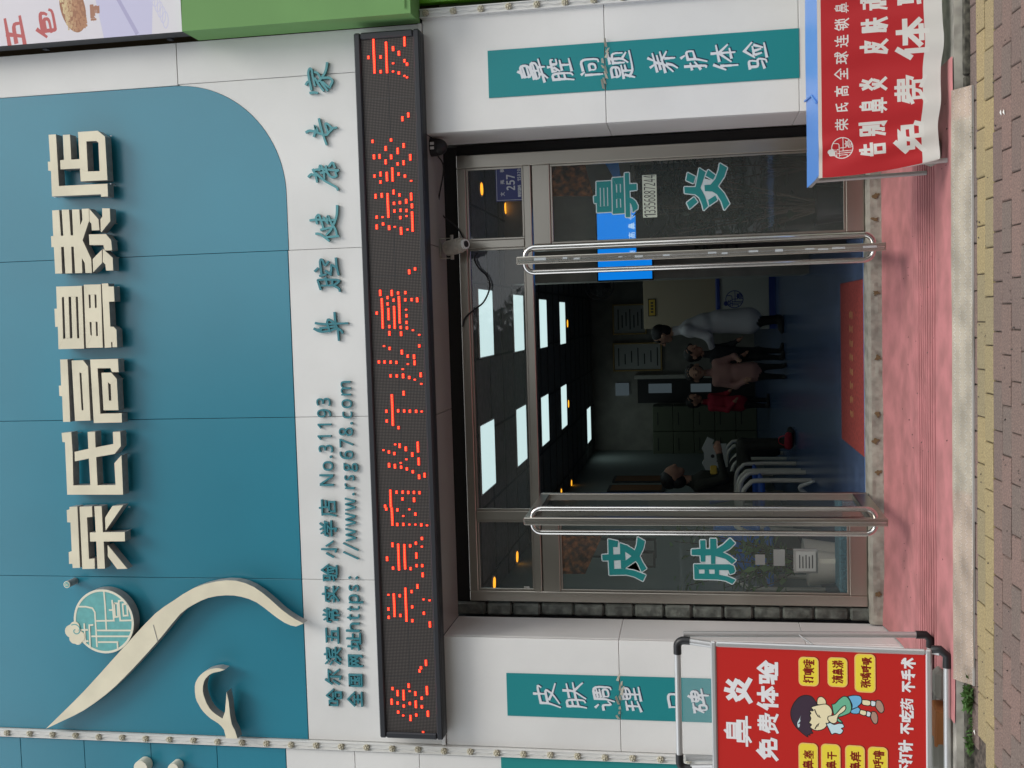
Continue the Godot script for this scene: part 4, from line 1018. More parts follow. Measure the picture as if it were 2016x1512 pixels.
# ------------------------------------------------------------------ LED display
func build_led() -> void:
	var t := thing("led_display", Vector3(-0.404, 2.664, -5.95), "long black message display with red running characters above the entrance", "display sign")
	var h := MB.new(); h.bx(-2.448, 1.640, 2.664, 3.045, -5.99, -5.900, 0.006)
	part("housing", h, M["bezel"], t)
	var b := MB.new()
	b.bx(-2.448, 1.640, 3.008, 3.0452, -5.8995, -5.872, 0.007); b.bx(-2.448, 1.640, 2.6638, 2.700, -5.8995, -5.872, 0.007)
	b.bx(-2.4482, -2.412, 2.7003, 3.0077, -5.8995, -5.8722, 0.007); b.bx(1.604, 1.6402, 2.7003, 3.0077, -5.8995, -5.8722, 0.007)
	part("bezel", b, M["bezel"], t)
	var im := Image.create(16, 16, false, Image.FORMAT_RGBA8)
	im.fill(Color(0.075, 0.068, 0.068))
	for x in 16:
		for y in 16:
			var d := Vector2(x - 7.5, y - 7.5).length()
			if d < 5.4: im.set_pixel(x, y, Color(0.33, 0.30, 0.29))
			if d < 3.0: im.set_pixel(x, y, Color(0.40, 0.37, 0.35))
	im.generate_mipmaps()
	var m := mat("led_matrix", Color.WHITE, 0.6)
	m.albedo_texture = ImageTexture.create_from_image(im)
	m.uv1_scale = Vector3(4.016 / 0.0087, 0.307 / 0.0087, 1)
	var s := MB.new()
	s.quad(Vector3(-2.412, 2.7, -5.886), Vector3(1.604, 2.7, -5.886), Vector3(1.604, 3.008, -5.886), Vector3(-2.412, 3.008, -5.886))
	part("led_matrix", s, m, t)
	var mod := MB.new()
	for i in 12: mod.bx(-2.412 + 0.3346 * (i + 1) - 0.0008, -2.412 + 0.3346 * (i + 1) + 0.0008, 2.7, 3.008, -5.8858, -5.8853)
	mod.bx(-2.412, 1.604, 2.853, 2.8546, -5.88575, -5.88525)
	part("module_joint", mod, M["seam"], t)
	for row in LEDS:
		var f: PackedFloat64Array = row.split_floats(" ", false)
		var a := MB.new(); var hot := MB.new()
		for i in f.size() / 3:
			var x0 := f[i * 3] * 0.001; var x1 := f[i * 3 + 1] * 0.001; var y := f[i * 3 + 2] * 0.001
			var cells := maxi(1, roundi((x1 - x0) / 0.0087))
			for c in cells:
				var x := (x0 + x1) / 2 + (c - (cells - 1) * 0.5) * 0.0087
				for dy in [0.0]:
					a.bx(x - 0.0040, x + 0.0040, y - 0.0060, y + 0.0060, -5.8855, -5.8825)
				hot.bx(x - 0.002, x + 0.002, y - 0.0028, y + 0.0028, -5.8822, -5.8815)
		var o := part("lit_character", a, M["led_lit"], t)
		part("led_core", hot, M["led_hot"], o).set_meta("kind", "stuff")
		o.set_meta("kind", "stuff")

# ------------------------------------------------------------------ raised letters
const READ := {"荣": "first big cream sign character from the left, grass radical over tree", "氏": "second big cream sign character, an open slanted form", "高": "third big cream sign character, a tall stacked pagoda form", "鼻": "fourth big cream sign character, the densest block of slits", "泰": "fifth big cream sign character, three bars over splayed strokes", "店": "last big cream sign character on the right, box under a slanted roof"}

func build_letters() -> void:
	for ch in BIG:
		var d: Array = BIG[ch]
		var ce := Vector2(d[0], d[1])
		var t := thing("sign_letter", Vector3(ce.x, ce.y - 0.2, -5.95), READ[ch], "sign letter", "big cream sign characters")
		var face := MB.new(); var body := MB.new(); var pins := MB.new()
		var i := 0
		for s in d[2]:
			var p := pts(s)
			for k in p.size(): p[k] += ce
			body.poly(p, -5.972, -5.9072 - i * 0.0003)
			face.poly(p, -5.9070 - i * 0.0003, -5.9045 - i * 0.0003)
			for k in range(0, p.size(), 4): pins.cyl(V(p[k].lerp(ce, 0.06), -5.999), V(p[k].lerp(ce, 0.06), -5.96), 0.004, 0.004, 6)
			i += 1
		part("face", face, M["cream"], t)
		part("side_return", body, M["letter_side"], t)
		part("mounting_pin", pins, M["pin"], t).set_meta("kind", "stuff")
		var screws := MB.new()
		for q in [Vector2(-0.17, 0.202), Vector2(0.02, 0.204), Vector2(0.175, -0.19)]:
			screws.cyl(V(ce + q, -5.985), V(ce + q + Vector2(0, 0.012), -5.985), 0.0045, 0.0045, 6)
		part("screw", screws, M["pin"], t).set_meta("kind", "stuff")
	# the swooping face outline
	swoosh("-2487.0 5235.5 -2371.7 5106.2 -2237.3 4959.7 -2055.2 4777.5 -1891.7 4615.5 -1738.0 4455.7 -1657.1 4334.7 -1576.7 4198.1 -1532.6 4048.1 -1526.2 3917.4 -1563.5 3805.9 -1631.7 3712.4 -1700.0 3635.2 -1752.6 3557.6 -1779.3 3503.0 -1798.8 3551.7 -1777.0 3622.7 -1724.3 3700.5 -1656.2 3794.1 -1623.6 3889.7 -1615.8 3986.9 -1633.1 4102.3 -1678.5 4203.3 -1735.0 4289.0 -1871.5 4412.8 -2001.2 4537.2 -2140.6 4680.3 -2248.7 4805.8 -2358.8 4966.9 -2428.7 5109.7", "long cream profile swoosh curling across the blue sign", -5.905)
	var sw0: Node3D = get_node("sign_swoosh")
	var cut := MB.new()
	cut.bar(Vector3(-1.8061, 4.4709, -5.9045), Vector3(-1.9163, 4.445, -5.9045), 0.0035, 0.003, Vector3(0, 0, 1))
	part("joint_line", cut, M["letter_side"], sw0)
	swoosh("-2074.6 4017.6 -2066.2 4054.9 -2070.4 4094.6 -2084.2 4138.2 -2110.5 4175.9 -2142.8 4202.3 -2182.8 4217.7 -2254.1 4216.3 -2296.3 4198.6 -2339.8 4171.0 -2382.5 4123.5 -2410.9 4075.3 -2449.2 4041.0 -2501.1 4030.3 -2501.4 3956.4 -2451.4 3970.4 -2412.6 3989.8 -2349.7 3998.3 -2270.9 4002.6 -2212.9 4012.9 -2334.9 4028.8 -2379.8 4047.4 -2352.9 4092.3 -2319.3 4128.6 -2267.9 4154.1 -2209.8 4167.7 -2152.6 4156.5 -2117.1 4129.9 -2095.6 4092.6 -2088.2 4056.0", "short cream forked swoosh low on the blue sign near the pixel lights", -5.905)
	logo()
	# flowing tagline
	var nth := ["first", "second", "third", "fourth", "fifth", "sixth"]
	for i in TAG.size():
		var d: Array = TAG[i]
		var mb := MB.new()
		var j := 0
		for s in d[2].split("|"):
			var p := pts(s)
			for k in p.size(): p[k] += Vector2(d[0], d[1])
			var r := ribbon(smooth(p, 2), 0.0135, 0.0115, 0.35)
			strip(mb, r, -5.9995, -5.9855 + j * 0.0004)
			j += 1
		solo("tagline_letter", mb, M["acrylic_light"] if i > 1 else M["acrylic"], Vector3(d[0], d[1] - 0.07, -5.995), "%s brush written teal character from the left in the tagline above the display" % nth[i], "raised letter", "brush written tagline characters")
	acrylic_row("哈 -2259 3361 110 111|尔 -2132 3360 113 111|滨 -2001 3359 113 111|五 -1874 3359 111 110|常 -1749 3358 106 110|实 -1621 3357 112 110|验 -1494 3356 110 110|小 -1348 3355 114 110|学 -1222 3354 109 110|店 -1098 3353 115 110|N -930 3353 70 86|o -845 3341 58 63|. -790 3320 15 19|3 -741 3350 46 89|1 -675 3355 29 85|1 -606 3352 30 85|9 -529 3352 50 85|3 -461 3353 47 87", "upper line")
	acrylic_row("全 -2263 3228 100 102|国 -2147 3224 94 100|网 -2027 3222 90 102|址 -1910 3223 107 102|h -1821 3226 56 86|t -1761 3220 36 78|t -1709 3218 31 76|p -1648 3200 54 89|s -1582 3210 37 63|: -1520 3211 14 57|/ -1385 3220 43 96|/ -1332 3219 45 95|w -1260 3216 81 63|w -1167 3214 80 63|w -1076 3212 79 63|. -1015 3189 15 16|r -967 3211 34 61|s -917 3210 33 63|g -854 3200 53 88|6 -779 3223 52 83|7 -709 3221 52 83|8 -641 3221 50 85|. -591 3184 15 16|c -541 3208 42 61|o -474 3209 54 63|m -382 3211 86 61", "lower line")

func swoosh(s: String, label: String, z: float) -> void:
	var p := pts(s)
	var lo := Vector2(1e9, 1e9); var hi := -lo
	for q in p: lo = lo.min(q); hi = hi.max(q)
	var t := thing("sign_swoosh", Vector3((lo.x + hi.x) / 2, lo.y, -5.95), label, "sign emblem", "cream swooshes of the sign")
	var sm := PackedVector2Array()
	for i in p.size():
		var a := p[i]; var b := p[(i + 1) % p.size()]
		var pr := p[(i - 1 + p.size()) % p.size()]; var nx := p[(i + 2) % p.size()]
		sm.append(a)
		if (a - pr).normalized().dot((b - a).normalized()) > 0.5 and (b - a).normalized().dot((nx - b).normalized()) > 0.5:
			sm.append(a.cubic_interpolate(b, pr, nx, 0.5))
	var f := MB.new(); f.poly(sm, z - 0.0025, z)
	part("face", f, M["cream"], t)
	var b := MB.new(); b.poly(sm, z - 0.067, z - 0.0027)
	part("side_return", b, M["letter_side"], t)

func logo() -> void:
	var ce := Vector2(-1.7915, 4.7993)
	var r := 0.2008
	var t := thing("round_emblem", Vector3(ce.x, ce.y - r, -5.95), "round turquoise emblem with cream maze lines and a curled cloud", "sign emblem")
	var d := MB.new(); d.cyl(V(ce, -5.975), V(ce, -5.9085), r, r, 56)
	part("side_return", d, M["letter_side"], t)
	var f := MB.new(); f.cyl(V(ce, -5.908), V(ce, -5.905), r * 0.998, r * 0.998, 56)
	part("face", f, M["logo_teal"], t)
	var rim := MB.new()
	var ring := PackedVector2Array()
	for i in 57: ring.append(ce + Vector2(cos(TAU * i / 56), sin(TAU * i / 56)) * r * 0.965)
	strip(rim, ribbon(ring, r * 0.07, r * 0.07, 0.0), -5.9048, -5.9035)
	part("rim", rim, M["logo_cream"], t)
	# lines of the maze, in units of the radius
	var ln := MB.new()
	var j := 0
	for s in ["445 856 449 571 406 351 275 277 -796 269|913 -63 470 -78 -267 -75|11 232 31 -345 662 -320|359 -212 361 -313|569 -386 571 -496 157 -493 145 -391 560 -385|668 -692 647 -541 35 -556 52 -948|557 -806 546 -665 188 -675 200 -816 539 -805|-288 219 -265 -920|-477 423 -449 -870|-652 210 -638 -427 -846 -426|-288 910 -276 553|-92 654 -691 649|-637 778 -628 554|-115 361 -127 484 -830 494"]:
		for q in s.split("|"):
			var p := pts(q)
			for k in p.size(): p[k] = ce + p[k] * r
			strip(ln, ribbon(p, r * 0.05, r * 0.05, 0.3), -5.9046, -5.9036 + j * 0.00012)
			j += 1
	part("maze_line", ln, M["logo_cream"], t)
	var cl := MB.new()
	var c0 := ce + Vector2(-0.35, 0.95) * r
	for q in [[-0.2, 0.06, 0.17], [0.02, 0.16, 0.2], [0.17, 0.02, 0.16], [-0.14, -0.12, 0.18], [-0.26, -0.05, 0.14]]:
		var p := c0 + Vector2(q[0], q[1]) * r
		cl.cyl(V(p, -5.972), V(p, -5.9005 + q[0] * 0.001), q[2] * r, q[2] * r, 22)
	part("cloud", cl, M["cream"], t)
	var cu := MB.new()
	var sp := PackedVector2Array()
	for i in 16:
		var a := 0.6 + i * 0.42
		sp.append(c0 + Vector2(0.05, 0.0) * r + Vector2(cos(a), sin(a)) * r * (0.03 + 0.012 * i))
	strip(cu, ribbon(sp, r * 0.03, r * 0.03), -5.9003, -5.8995)
	part("cloud_curl", cu, M["logo_teal"], t)
	var rm := Vector2(-1.5645, 5.0347)
	var g := thing("registered_mark", Vector3(rm.x, rm.y - 0.02, -5.95), "tiny round cylinder marked with an R above the emblem", "sign emblem")
	var gb := MB.new(); gb.cyl(V(rm, -5.995), V(rm, -5.9055), 0.0215, 0.0215, 24)
	part("side_return", gb, M["letter_side"], g)
	var gf := MB.new(); gf.cyl(V(rm, -5.9053), V(rm, -5.9035), 0.0215, 0.0215, 24)
	part("face", gf, M["logo_cream"], g)
	var gt := MB.new(); gt.cyl(V(rm, -5.9033), V(rm, -5.9025), 0.017, 0.017, 24)
	part("inner_disc", gt, M["logo_teal"], g)
	var gr := MB.new()
	for s in strokes("R"):
		var p := PackedVector2Array()
		for a in s: p.append(rm + Vector2(a.x - 10, 10 - a.y) * 0.001)
		strip(gr, ribbon(p, 0.003, 0.003), -5.9023, -5.9015)
	part("mark", gr, M["logo_cream"], g)

func char_mesh(ch: String, ce: Vector2, w: float, h: float, wt: float, z0: float, z1: float, mb: MB, slip := 0.0003) -> void:
	var j := 0
	for s in strokes(ch):
		var p := PackedVector2Array()
		for a in s: p.append(ce + Vector2((a.x - 10) / 20.0 * (w - wt), (10 - a.y) / 20.0 * (h - wt)))
		strip(mb, ribbon(p, wt, wt, 0.45), z0, z1 + j * slip)
		j += 1

func latin(ch: String, bold := true) -> ArrayMesh:
	var f := SystemFont.new()
	f.font_names = PackedStringArray(["Droid Sans"])
	f.font_weight = 700 if bold else 400
	var m := TextMesh.new()
	m.font = f; m.text = ch; m.font_size = 64; m.pixel_size = 0.01; m.depth = 0.2; m.curve_step = 2.0
	var out := ArrayMesh.new()
	out.add_surface_from_arrays(Mesh.PRIMITIVE_TRIANGLES, m.get_mesh_arrays())
	return out

func latin_into(mb: MB, ch: String, ce: Vector2, w: float, h: float, z0: float, z1: float, bold := true) -> void:
	var m := latin(ch, bold)
	var a := m.surface_get_arrays(0)
	var bb := m.get_aabb()
	var vs: PackedVector3Array = a[Mesh.ARRAY_VERTEX]
	var ns: PackedVector3Array = a[Mesh.ARRAY_NORMAL]
	var idx: PackedInt32Array = a[Mesh.ARRAY_INDEX] if a[Mesh.ARRAY_INDEX] != null else PackedInt32Array(range(vs.size()))
	var b := mb.v.size()
	for i in vs.size():
		var q := (vs[i] - bb.position) / bb.size
		mb.vert(Vector3(ce.x + (q.x - 0.5) * w, ce.y + (q.y - 0.5) * h, lerpf(z0, z1, q.z)), ns[i])
	for k in idx: mb.ix.append(b + k)

const SAID := {"哈": "character ha", "尔": "character er", "滨": "character bin", "五": "character wu", "常": "character chang", "实": "character shi", "验": "character yan", "小": "character xiao", "学": "character xue", "店": "character dian", "全": "character quan", "国": "character guo", "网": "character wang", "址": "character zhi", ".": "dot", ":": "colon", "/": "slash", "3": "three", "1": "one", "9": "nine", "6": "six", "7": "seven", "8": "eight"}

func said(c: String) -> String:
	return SAID.get(c, "letter " + c)

func acrylic_row(s: String, where: String) -> void:
	var k := 0
	var list := s.split("|")
	for e in list:
		var f := e.split(" ")
		var ce := Vector2(float(f[1]), float(f[2])) * 0.001
		var w := float(f[3]) * 0.001; var h := float(f[4]) * 0.001
		var mb := MB.new()
		var kind := "character"
		if FONT.has(f[0]): char_mesh(f[0], ce, w, h, 0.0105, -5.9995, -5.985, mb)
		elif f[0] == ".": mb.cyl(V(ce, -5.9995), V(ce, -5.985), 0.008, 0.008, 14); kind = "full stop"
		elif f[0] == ":":
			mb.cyl(V(ce + Vector2(0, 0.022), -5.9995), V(ce + Vector2(0, 0.022), -5.985), 0.008, 0.008, 14)
			mb.cyl(V(ce - Vector2(0, 0.022), -5.9995), V(ce - Vector2(0, 0.022), -5.985), 0.008, 0.008, 14); kind = "colon"
		elif f[0] == "/": strip(mb, ribbon(PackedVector2Array([ce - Vector2(w, h) * 0.45, ce + Vector2(w, h) * 0.45]), 0.0085, 0.0085), -5.9995, -5.985); kind = "slash"
		else:
			latin_into(mb, f[0], ce, w, h, -5.9995, -5.985, false)
			kind = ("digit " if f[0].is_valid_int() else "letter ") + f[0]
		k += 1
		solo("small_sign_letter", mb, M["acrylic"], Vector3(ce.x, ce.y - h / 2, -5.995), "raised teal %s %s, %s" % [said(f[0]), ("between %s and %s" % [said(list[k - 2][0]), said(list[k][0])]) if k > 1 and k < list.size() else ("beginning the line" if k == 1 else "ending the line"), where], "raised letter", "small raised letters of the " + where)

# ------------------------------------------------------------------ door frame, doors
func build_entrance() -> void:
	var zf := -6.45
	var zb := -6.52
	var xl := -1.7759; var xr := 1.013
	var gl := -1.7093; var gr := 0.932
	var ml0 := -1.262; var ml1 := -1.2007
	var mr0 := 0.4386; var mr1 := 0.4884
	var yt := 2.60; var ys := 0.182
	var t := thing("entrance_frame", Vector3((xl + xr) / 2, ys, zf), "stainless steel entrance frame with glazed fanlight and fixed side panes", "door frame")
	for q in [["jamb", xl, gl, ys, yt], ["jamb", gr, xr, ys, yt], ["head", gl, gr, 2.545, yt], ["transom_bar", gl, gr, 2.138, 2.186],
			["mullion", ml0, ml1, 2.1865, 2.5445], ["mullion", mr0, mr1, 2.1865, 2.5445],
			["top_rail", gl, ml1 - 0.03, 2.022, 2.132], ["top_rail", mr0 + 0.01, gr, 2.022, 2.132],
			["bottom_rail", gl, ml1 - 0.03, ys, 0.285], ["bottom_rail", mr0 + 0.01, gr, ys, 0.285],
			["mullion", ml1 - 0.03, ml1 + 0.012, ys, 2.1375], ["mullion", mr0 - 0.03, mr0 + 0.01, ys, 2.1375]]:
		var b := MB.new()
		var pz: float = 0.002 if q[0] in ["jamb", "transom_bar"] else 0.0
		b.bx(q[1], q[2], q[3], q[4], zb, zf + pz, 0.004)
		part(q[0], b, M["steel"], t)
	# glazing beads and panes
	for q in [[gl, ml0, 2.186, 2.545], [ml1, mr0, 2.186, 2.545], [mr1, gr, 2.186, 2.545], [gl, ml1 - 0.03, 0.285, 2.022], [mr0 + 0.01, gr, 0.285, 2.022]]:
		var g := MB.new()
		g.quad(Vector3(q[0] + 0.001, q[2] + 0.001, -6.478), Vector3(q[1] - 0.001, q[2] + 0.001, -6.478), Vector3(q[1] - 0.001, q[3] - 0.001, -6.478), Vector3(q[0] + 0.001, q[3] - 0.001, -6.478))
		part("glass_pane", g, M["glass"], t)
		var b := MB.new()
		b.bx(q[0] + 0.0005, q[0] + 0.013, q[2] + 0.0005, q[3] - 0.0005, -6.476, -6.462, 0.002); b.bx(q[1] - 0.013, q[1] - 0.0005, q[2] + 0.0005, q[3] - 0.0005, -6.476, -6.462, 0.002)
		b.bx(q[0] + 0.013, q[1] - 0.013, q[2] + 0.0005, q[2] + 0.013, -6.476, -6.4622, 0.002); b.bx(q[0] + 0.013, q[1] - 0.013, q[3] - 0.013, q[3] - 0.0005, -6.476, -6.4622, 0.002)
		part("glazing_bead", b, M["steel"], t)
	door(Vector3(-1.100, 0, -6.425), Vector3(-1.1218, 0, -5.71), "left glass door standing open, long double pull handles edge on")
	door(Vector3(0.352, 0, -6.425), Vector3(0.3135, 0, -5.71), "right glass door standing open, with foil scraps stuck along its edge")
	# lettering stuck on the side panes
	var lab := {"鼻": "teal sticker character, upper one on the right side pane", "炎": "teal sticker character, lower one on the right side pane", "皮": "teal sticker character, upper one on the left side pane", "肤": "teal sticker character, lower one on the left side pane"}
	for e in STICKERS:
		var ce := Vector2(e[1], e[2])
		var s := thing("window_sticker", Vector3(ce.x, ce.y - 0.13, -6.47), lab[e[0]], "window sticker", "teal lettering on the panes")
		var face := MB.new(); var edge := MB.new()
		var k := 0
		for q in e[3].split(";"):
			var p := pts(q)
			for n in p.size(): p[n] += ce
			face.poly(p, -6.4742, -6.4732 + k * 0.0001); k += 1
		k = 0
		for q in e[4].split(";"):
			var p := pts(q)
			for n in p.size(): p[n] += ce
			for o in Geometry2D.offset_polygon(p, 0.0065, Geometry2D.JOIN_ROUND):
				edge.poly(o, -6.4775, -6.4752 + k * 0.0001); k += 1
		for q in e[5].split(";"):
			var p := pts(q)
			for n in p.size(): p[n] += ce
			edge.poly(p, -6.4775, -6.4750)
		part("pale_edge", edge, M["sticker_edge"], s)
		part("teal_face", face, M["sticker_teal"], s)
	# phone number slip
	var c0 := Vector3(0.6928, 1.4262, -6.46)
	var sl := thing("paper_slip", Vector3(c0.x, c0.y - 0.07, -6.47), "small pale paper slip with a phone number on the right side pane", "paper slip")
	var pw := MB.new()
	var x0 := 0.5845; var x1 := 0.8389; var y0 := 1.378; var y1 := 1.4629
	pw.bx(x0, x1, y0, y1, -6.4775, -6.4755)
	part("paper", pw, M["label_paper"], sl)
	var dg := MB.new()
	var digits := "13356887244"
	for i in digits.length():
		latin_into(dg, digits[i], Vector2(lerpf(x0, x1, (i + 0.5) / 11.0), (y0 + y1) / 2), (x1 - x0) / 14.0, (y1 - y0) * 0.8, -6.4755, -6.4748, false)
	part("digits", dg, M["print_dark"], sl)
	var tp := solo("paper_label", _pane_label(), M["paper"], Vector3(-1.714, 2.2393, -6.47), "tiny blank white label in the corner of the left fanlight", "label")
	# house number plate
	var a := Vector3(0.7218, 2.3605, -6.46)
	var bq := Vector3(0.9569, 2.1825, -6.46)
	var pl := thing("house_number_plate", Vector3((a.x + bq.x) / 2, bq.y, -6.47), "dark blue enamel house number plate reading 257", "number plate")
	var pb := MB.new(); pb.bx(a.x, bq.x, bq.y, a.y, -6.4765, -6.470, 0.001)
	part("plate", pb, M["plate_blue"], pl)
	var rim := MB.new()
	for q in [[a.x + 0.006, bq.x - 0.006, a.y - 0.008, a.y - 0.0055], [a.x + 0.006, bq.x - 0.006, bq.y + 0.0055, bq.y + 0.008], [a.x + 0.006, a.x + 0.0085, bq.y + 0.008, a.y - 0.008], [bq.x - 0.0085, bq.x - 0.006, bq.y + 0.008, a.y - 0.008]]:
		rim.bx(q[0], q[1], q[2], q[3], -6.4698, -6.4692)
	part("border_line", rim, M["plate_white"], pl)
	var tx := MB.new()
	var pc := Vector2((a.x + bq.x) / 2, (a.y + bq.y) / 2)
	var ph := a.y - bq.y; var pwid := bq.x - a.x
	for i in 3: char_mesh("文苑街"[i], pc + Vector2((i - 1) * pwid * 0.31, ph * 0.26), ph * 0.15, ph * 0.15, 0.0035, -6.4698, -6.469, tx, 0.0001)
	for i in 3: latin_into(tx, "257"[i], pc + Vector2((i - 1) * pwid * 0.145 - 0.004, -ph * 0.03), pwid * 0.115, ph * 0.30, -6.4698, -6.469)
	for i in 6: latin_into(tx, "150200"[i], pc + Vector2(pwid * (0.03 + 0.065 * i), -ph * 0.33), pwid * 0.045, ph * 0.12, -6.4698, -6.469)
	for i in 4: char_mesh("邮政编码"[i], pc + Vector2(pwid * (-0.36 + 0.075 * i), -ph * 0.33), ph * 0.12, ph * 0.12, 0.003, -6.4698, -6.469, tx, 0.0001)
	part("lettering", tx, M["plate_white"], pl)

func _pane_label() -> MB:
	var b := MB.new()
	var c := Vector3(-1.714, 2.2393, -6.47)
	b.bx(c.x - 0.028, c.x + 0.028, c.y - 0.018, c.y + 0.018, -6.4775, -6.4755)
	return b

func door(hinge: Vector3, free: Vector3, label: String) -> void:
	var ya := 0.192; var yb := 2.122
	var d := (free - hinge); d.y = 0
	var L := d.length()
	var x := d / L
	var zz := x.cross(Vector3.UP).normalized()
	var T := Transform3D(Basis(x, Vector3.UP, zz), hinge)
	var t := thing("glass_door", Vector3((hinge.x + free.x) / 2, ya, (hinge.z + free.z) / 2), label, "glass door", "entrance doors")
	var fr := func(x0, x1, y0, y1, th, called, m): 
		var b := MB.new(); b.tf = T; b.bx(x0, x1, y0, y1, -th / 2, th / 2, 0.004)
		part(called, b, M[m], t)
	fr.call(L - 0.045, L, ya, yb, 0.042, "stile", "steel")
	fr.call(0.0, 0.045, ya, yb, 0.042, "stile", "steel")
	fr.call(0.0455, L - 0.0455, ya, ya + 0.085, 0.040, "rail", "steel")
	fr.call(0.0455, L - 0.0455, yb - 0.06, yb, 0.040, "rail", "steel")
	var g := MB.new(); g.tf = T
	g.quad(Vector3(0.045, ya + 0.085, 0), Vector3(L - 0.045, ya + 0.085, 0), Vector3(L - 0.045, yb - 0.06, 0), Vector3(0.045, yb - 0.06, 0))
	part("glass_pane", g, M["glass"], t)
	var gv := MB.new(); gv.tf = T
	gv.bx(L + 0.0003, L + 0.0025, ya + 0.01, yb - 0.01, -0.004, 0.004); gv.bx(L + 0.0003, L + 0.002, ya + 0.01, yb - 0.01, 0.010, 0.014)
	part("edge_groove", gv, M["chrome"], t)
	for s in [-1.0, 1.0]:
		var off: float = 0.066 * s
		var p := PackedVector3Array()
		var h0 := ya + 0.06; var h1 := yb - 0.045
		var n := 9
		p.append(Vector3(L - 0.03, h0, 0.02 * s))
		for i in n:
			var a := PI / 2 * i / (n - 1)
			p.append(Vector3(L - 0.03, h0 + 0.05 - 0.05 * cos(a), off - 0.046 * s + 0.046 * s * sin(a)))
		for i in n:
			var a := PI / 2 * i / (n - 1)
			p.append(Vector3(L - 0.03, h1 - 0.05 + 0.05 * sin(a), off - 0.046 * s + 0.046 * s * cos(a)))
		p.append(Vector3(L - 0.03, h1, 0.02 * s))
		var hb := MB.new(); hb.tf = T
		hb.tube(p, 0.0145, 14)
		part("pull_handle", hb, M["chrome"], t)
	if hinge.x > 0:
		var rng := RandomNumberGenerator.new()
		rng.seed = 12
		var fo := MB.new(); fo.tf = T
		var y := yb - 0.1
		while y > ya + 0.05:
			var l := rng.randf_range(0.02, 0.07)
			if rng.randf() < 0.75: fo.bx(L + 0.003, L + 0.005, y - l, y, rng.randf_range(-0.012, -0.002), rng.randf_range(0.0, 0.009))
			y -= l + rng.randf_range(0.02, 0.12)
		part("foil_scrap", fo, M["pin"], t).set_meta("kind", "stuff")

# ------------------------------------------------------------------ cameras and cables
func build_fixtures() -> void:
	var zc := -6.26
	var p := Vector3(0.4392, 2.6001, -6.26)
	var t := thing("bullet_camera", Vector3(p.x, p.y, zc), "cream bullet security camera hanging below the soffit over the right door", "security camera")
	var ax := Vector3(0.10, -0.83, 0.55).normalized()
	var c0 := Vector3(0.4342, 2.6254, -6.26)
	var b := MB.new(); b.cyl(c0, c0 + ax * 0.108, 0.046, 0.046, 24)
	part("body", b, M["camera_body"], t)
	var s := MB.new(); s.cyl(c0 + ax * 0.109, c0 + ax * 0.140, 0.039, 0.038, 24)
	part("front_collar", s, M["camera_body"], t)
	var l := MB.new(); l.cyl(c0 + ax * 0.1405, c0 + ax * 0.158, 0.029, 0.029, 20)
	part("lens_ring", l, M["white_plastic"], t)
	var le := MB.new(); le.cyl(c0 + ax * 0.1585, c0 + ax * 0.1605, 0.020, 0.018, 20)
	part("lens", le, M["black_plastic"], t)
	var br := MB.new()
	br.bx(c0.x - 0.062, c0.x - 0.057, c0.y - 0.03, 2.674, zc - 0.012, zc + 0.012); br.bx(c0.x + 0.057, c0.x + 0.062, c0.y - 0.03, 2.674, zc - 0.012, zc + 0.012); br.bx(c0.x - 0.0565, c0.x + 0.0565, 2.668, 2.6745, zc - 0.012, zc + 0.012)
	br.cyl(c0 + ax * 0.035 + Vector3(-0.072, 0, 0), c0 + ax * 0.035 + Vector3(0.074, 0, 0), 0.011, 0.010, 12)
	part("bracket", br, M["camera_body"], t)
	var d0 := Vector3(1.0172, 2.7079, -6.12)
	var d := thing("dome_camera", Vector3(d0.x, 2.6, -6.12), "black dome security camera in the right corner of the soffit", "security camera")
	var db := MB.new(); db.cyl(Vector3(d0.x, 2.640, -6.12), Vector3(d0.x, 2.675, -6.12), 0.052, 0.055, 26)
	part("base_ring", db, M["black_plastic"], d)
	var dd := MB.new(); dd.ball(Vector3(d0.x, 2.639, -6.12), Vector3(0.05, 0.062, 0.05), 24, 12, PI / 2, PI)
	part("dome", dd, M["black_plastic"], d)
	var w := MB.new()
	w.bx(d0.x - 0.02, d0.x - 0.004, 2.645, 2.668, -6.0665, -6.063); w.bx(d0.x + 0.006, d0.x + 0.022, 2.645, 2.668, -6.0665, -6.063)
	part("marking", w, M["white_plastic"], d)
	var c := MB.new()
	c.tube(smooth3([Vector3(0.9638, 2.6348, -6.12), Vector3(0.9003, 2.6226, -6.2), Vector3(0.699, 2.6875, -6.3), Vector3(0.639, 2.674, -6.38), Vector3(0.5817, 2.6104, -6.42), Vector3(0.5319, 2.5772, -6.42), Vector3(0.4712, 2.545, -6.4)]), 0.0045, 7)
	solo("camera_cable", c, M["rubber"], Vector3(0.5963, 2.6588, -6.4), "thin black cable sagging from the dome camera to the bullet camera", "cable", "camera cables")
	var c2 := MB.new()
	c2.tube(smooth3([Vector3(0.4126, 2.4797, -6.435), Vector3(0.3746, 2.5008, -6.435), Vector3(0.3153, 2.4729, -6.435), Vector3(0.265, 2.4247, -6.435), Vector3(0.1964, 2.41, -6.435), Vector3(0.1101, 2.4495, -6.435), Vector3(0.0633, 2.5109, -6.435), Vector3(0.0113, 2.5726, -6.435), Vector3(-0.0421, 2.5895, -6.435)]), 0.0055, 7)
	solo("camera_cable", c2, M["rubber"], Vector3(0.2786, 2.4655, -6.42), "black cable looping below the bullet camera across the fanlight", "cable", "camera cables")

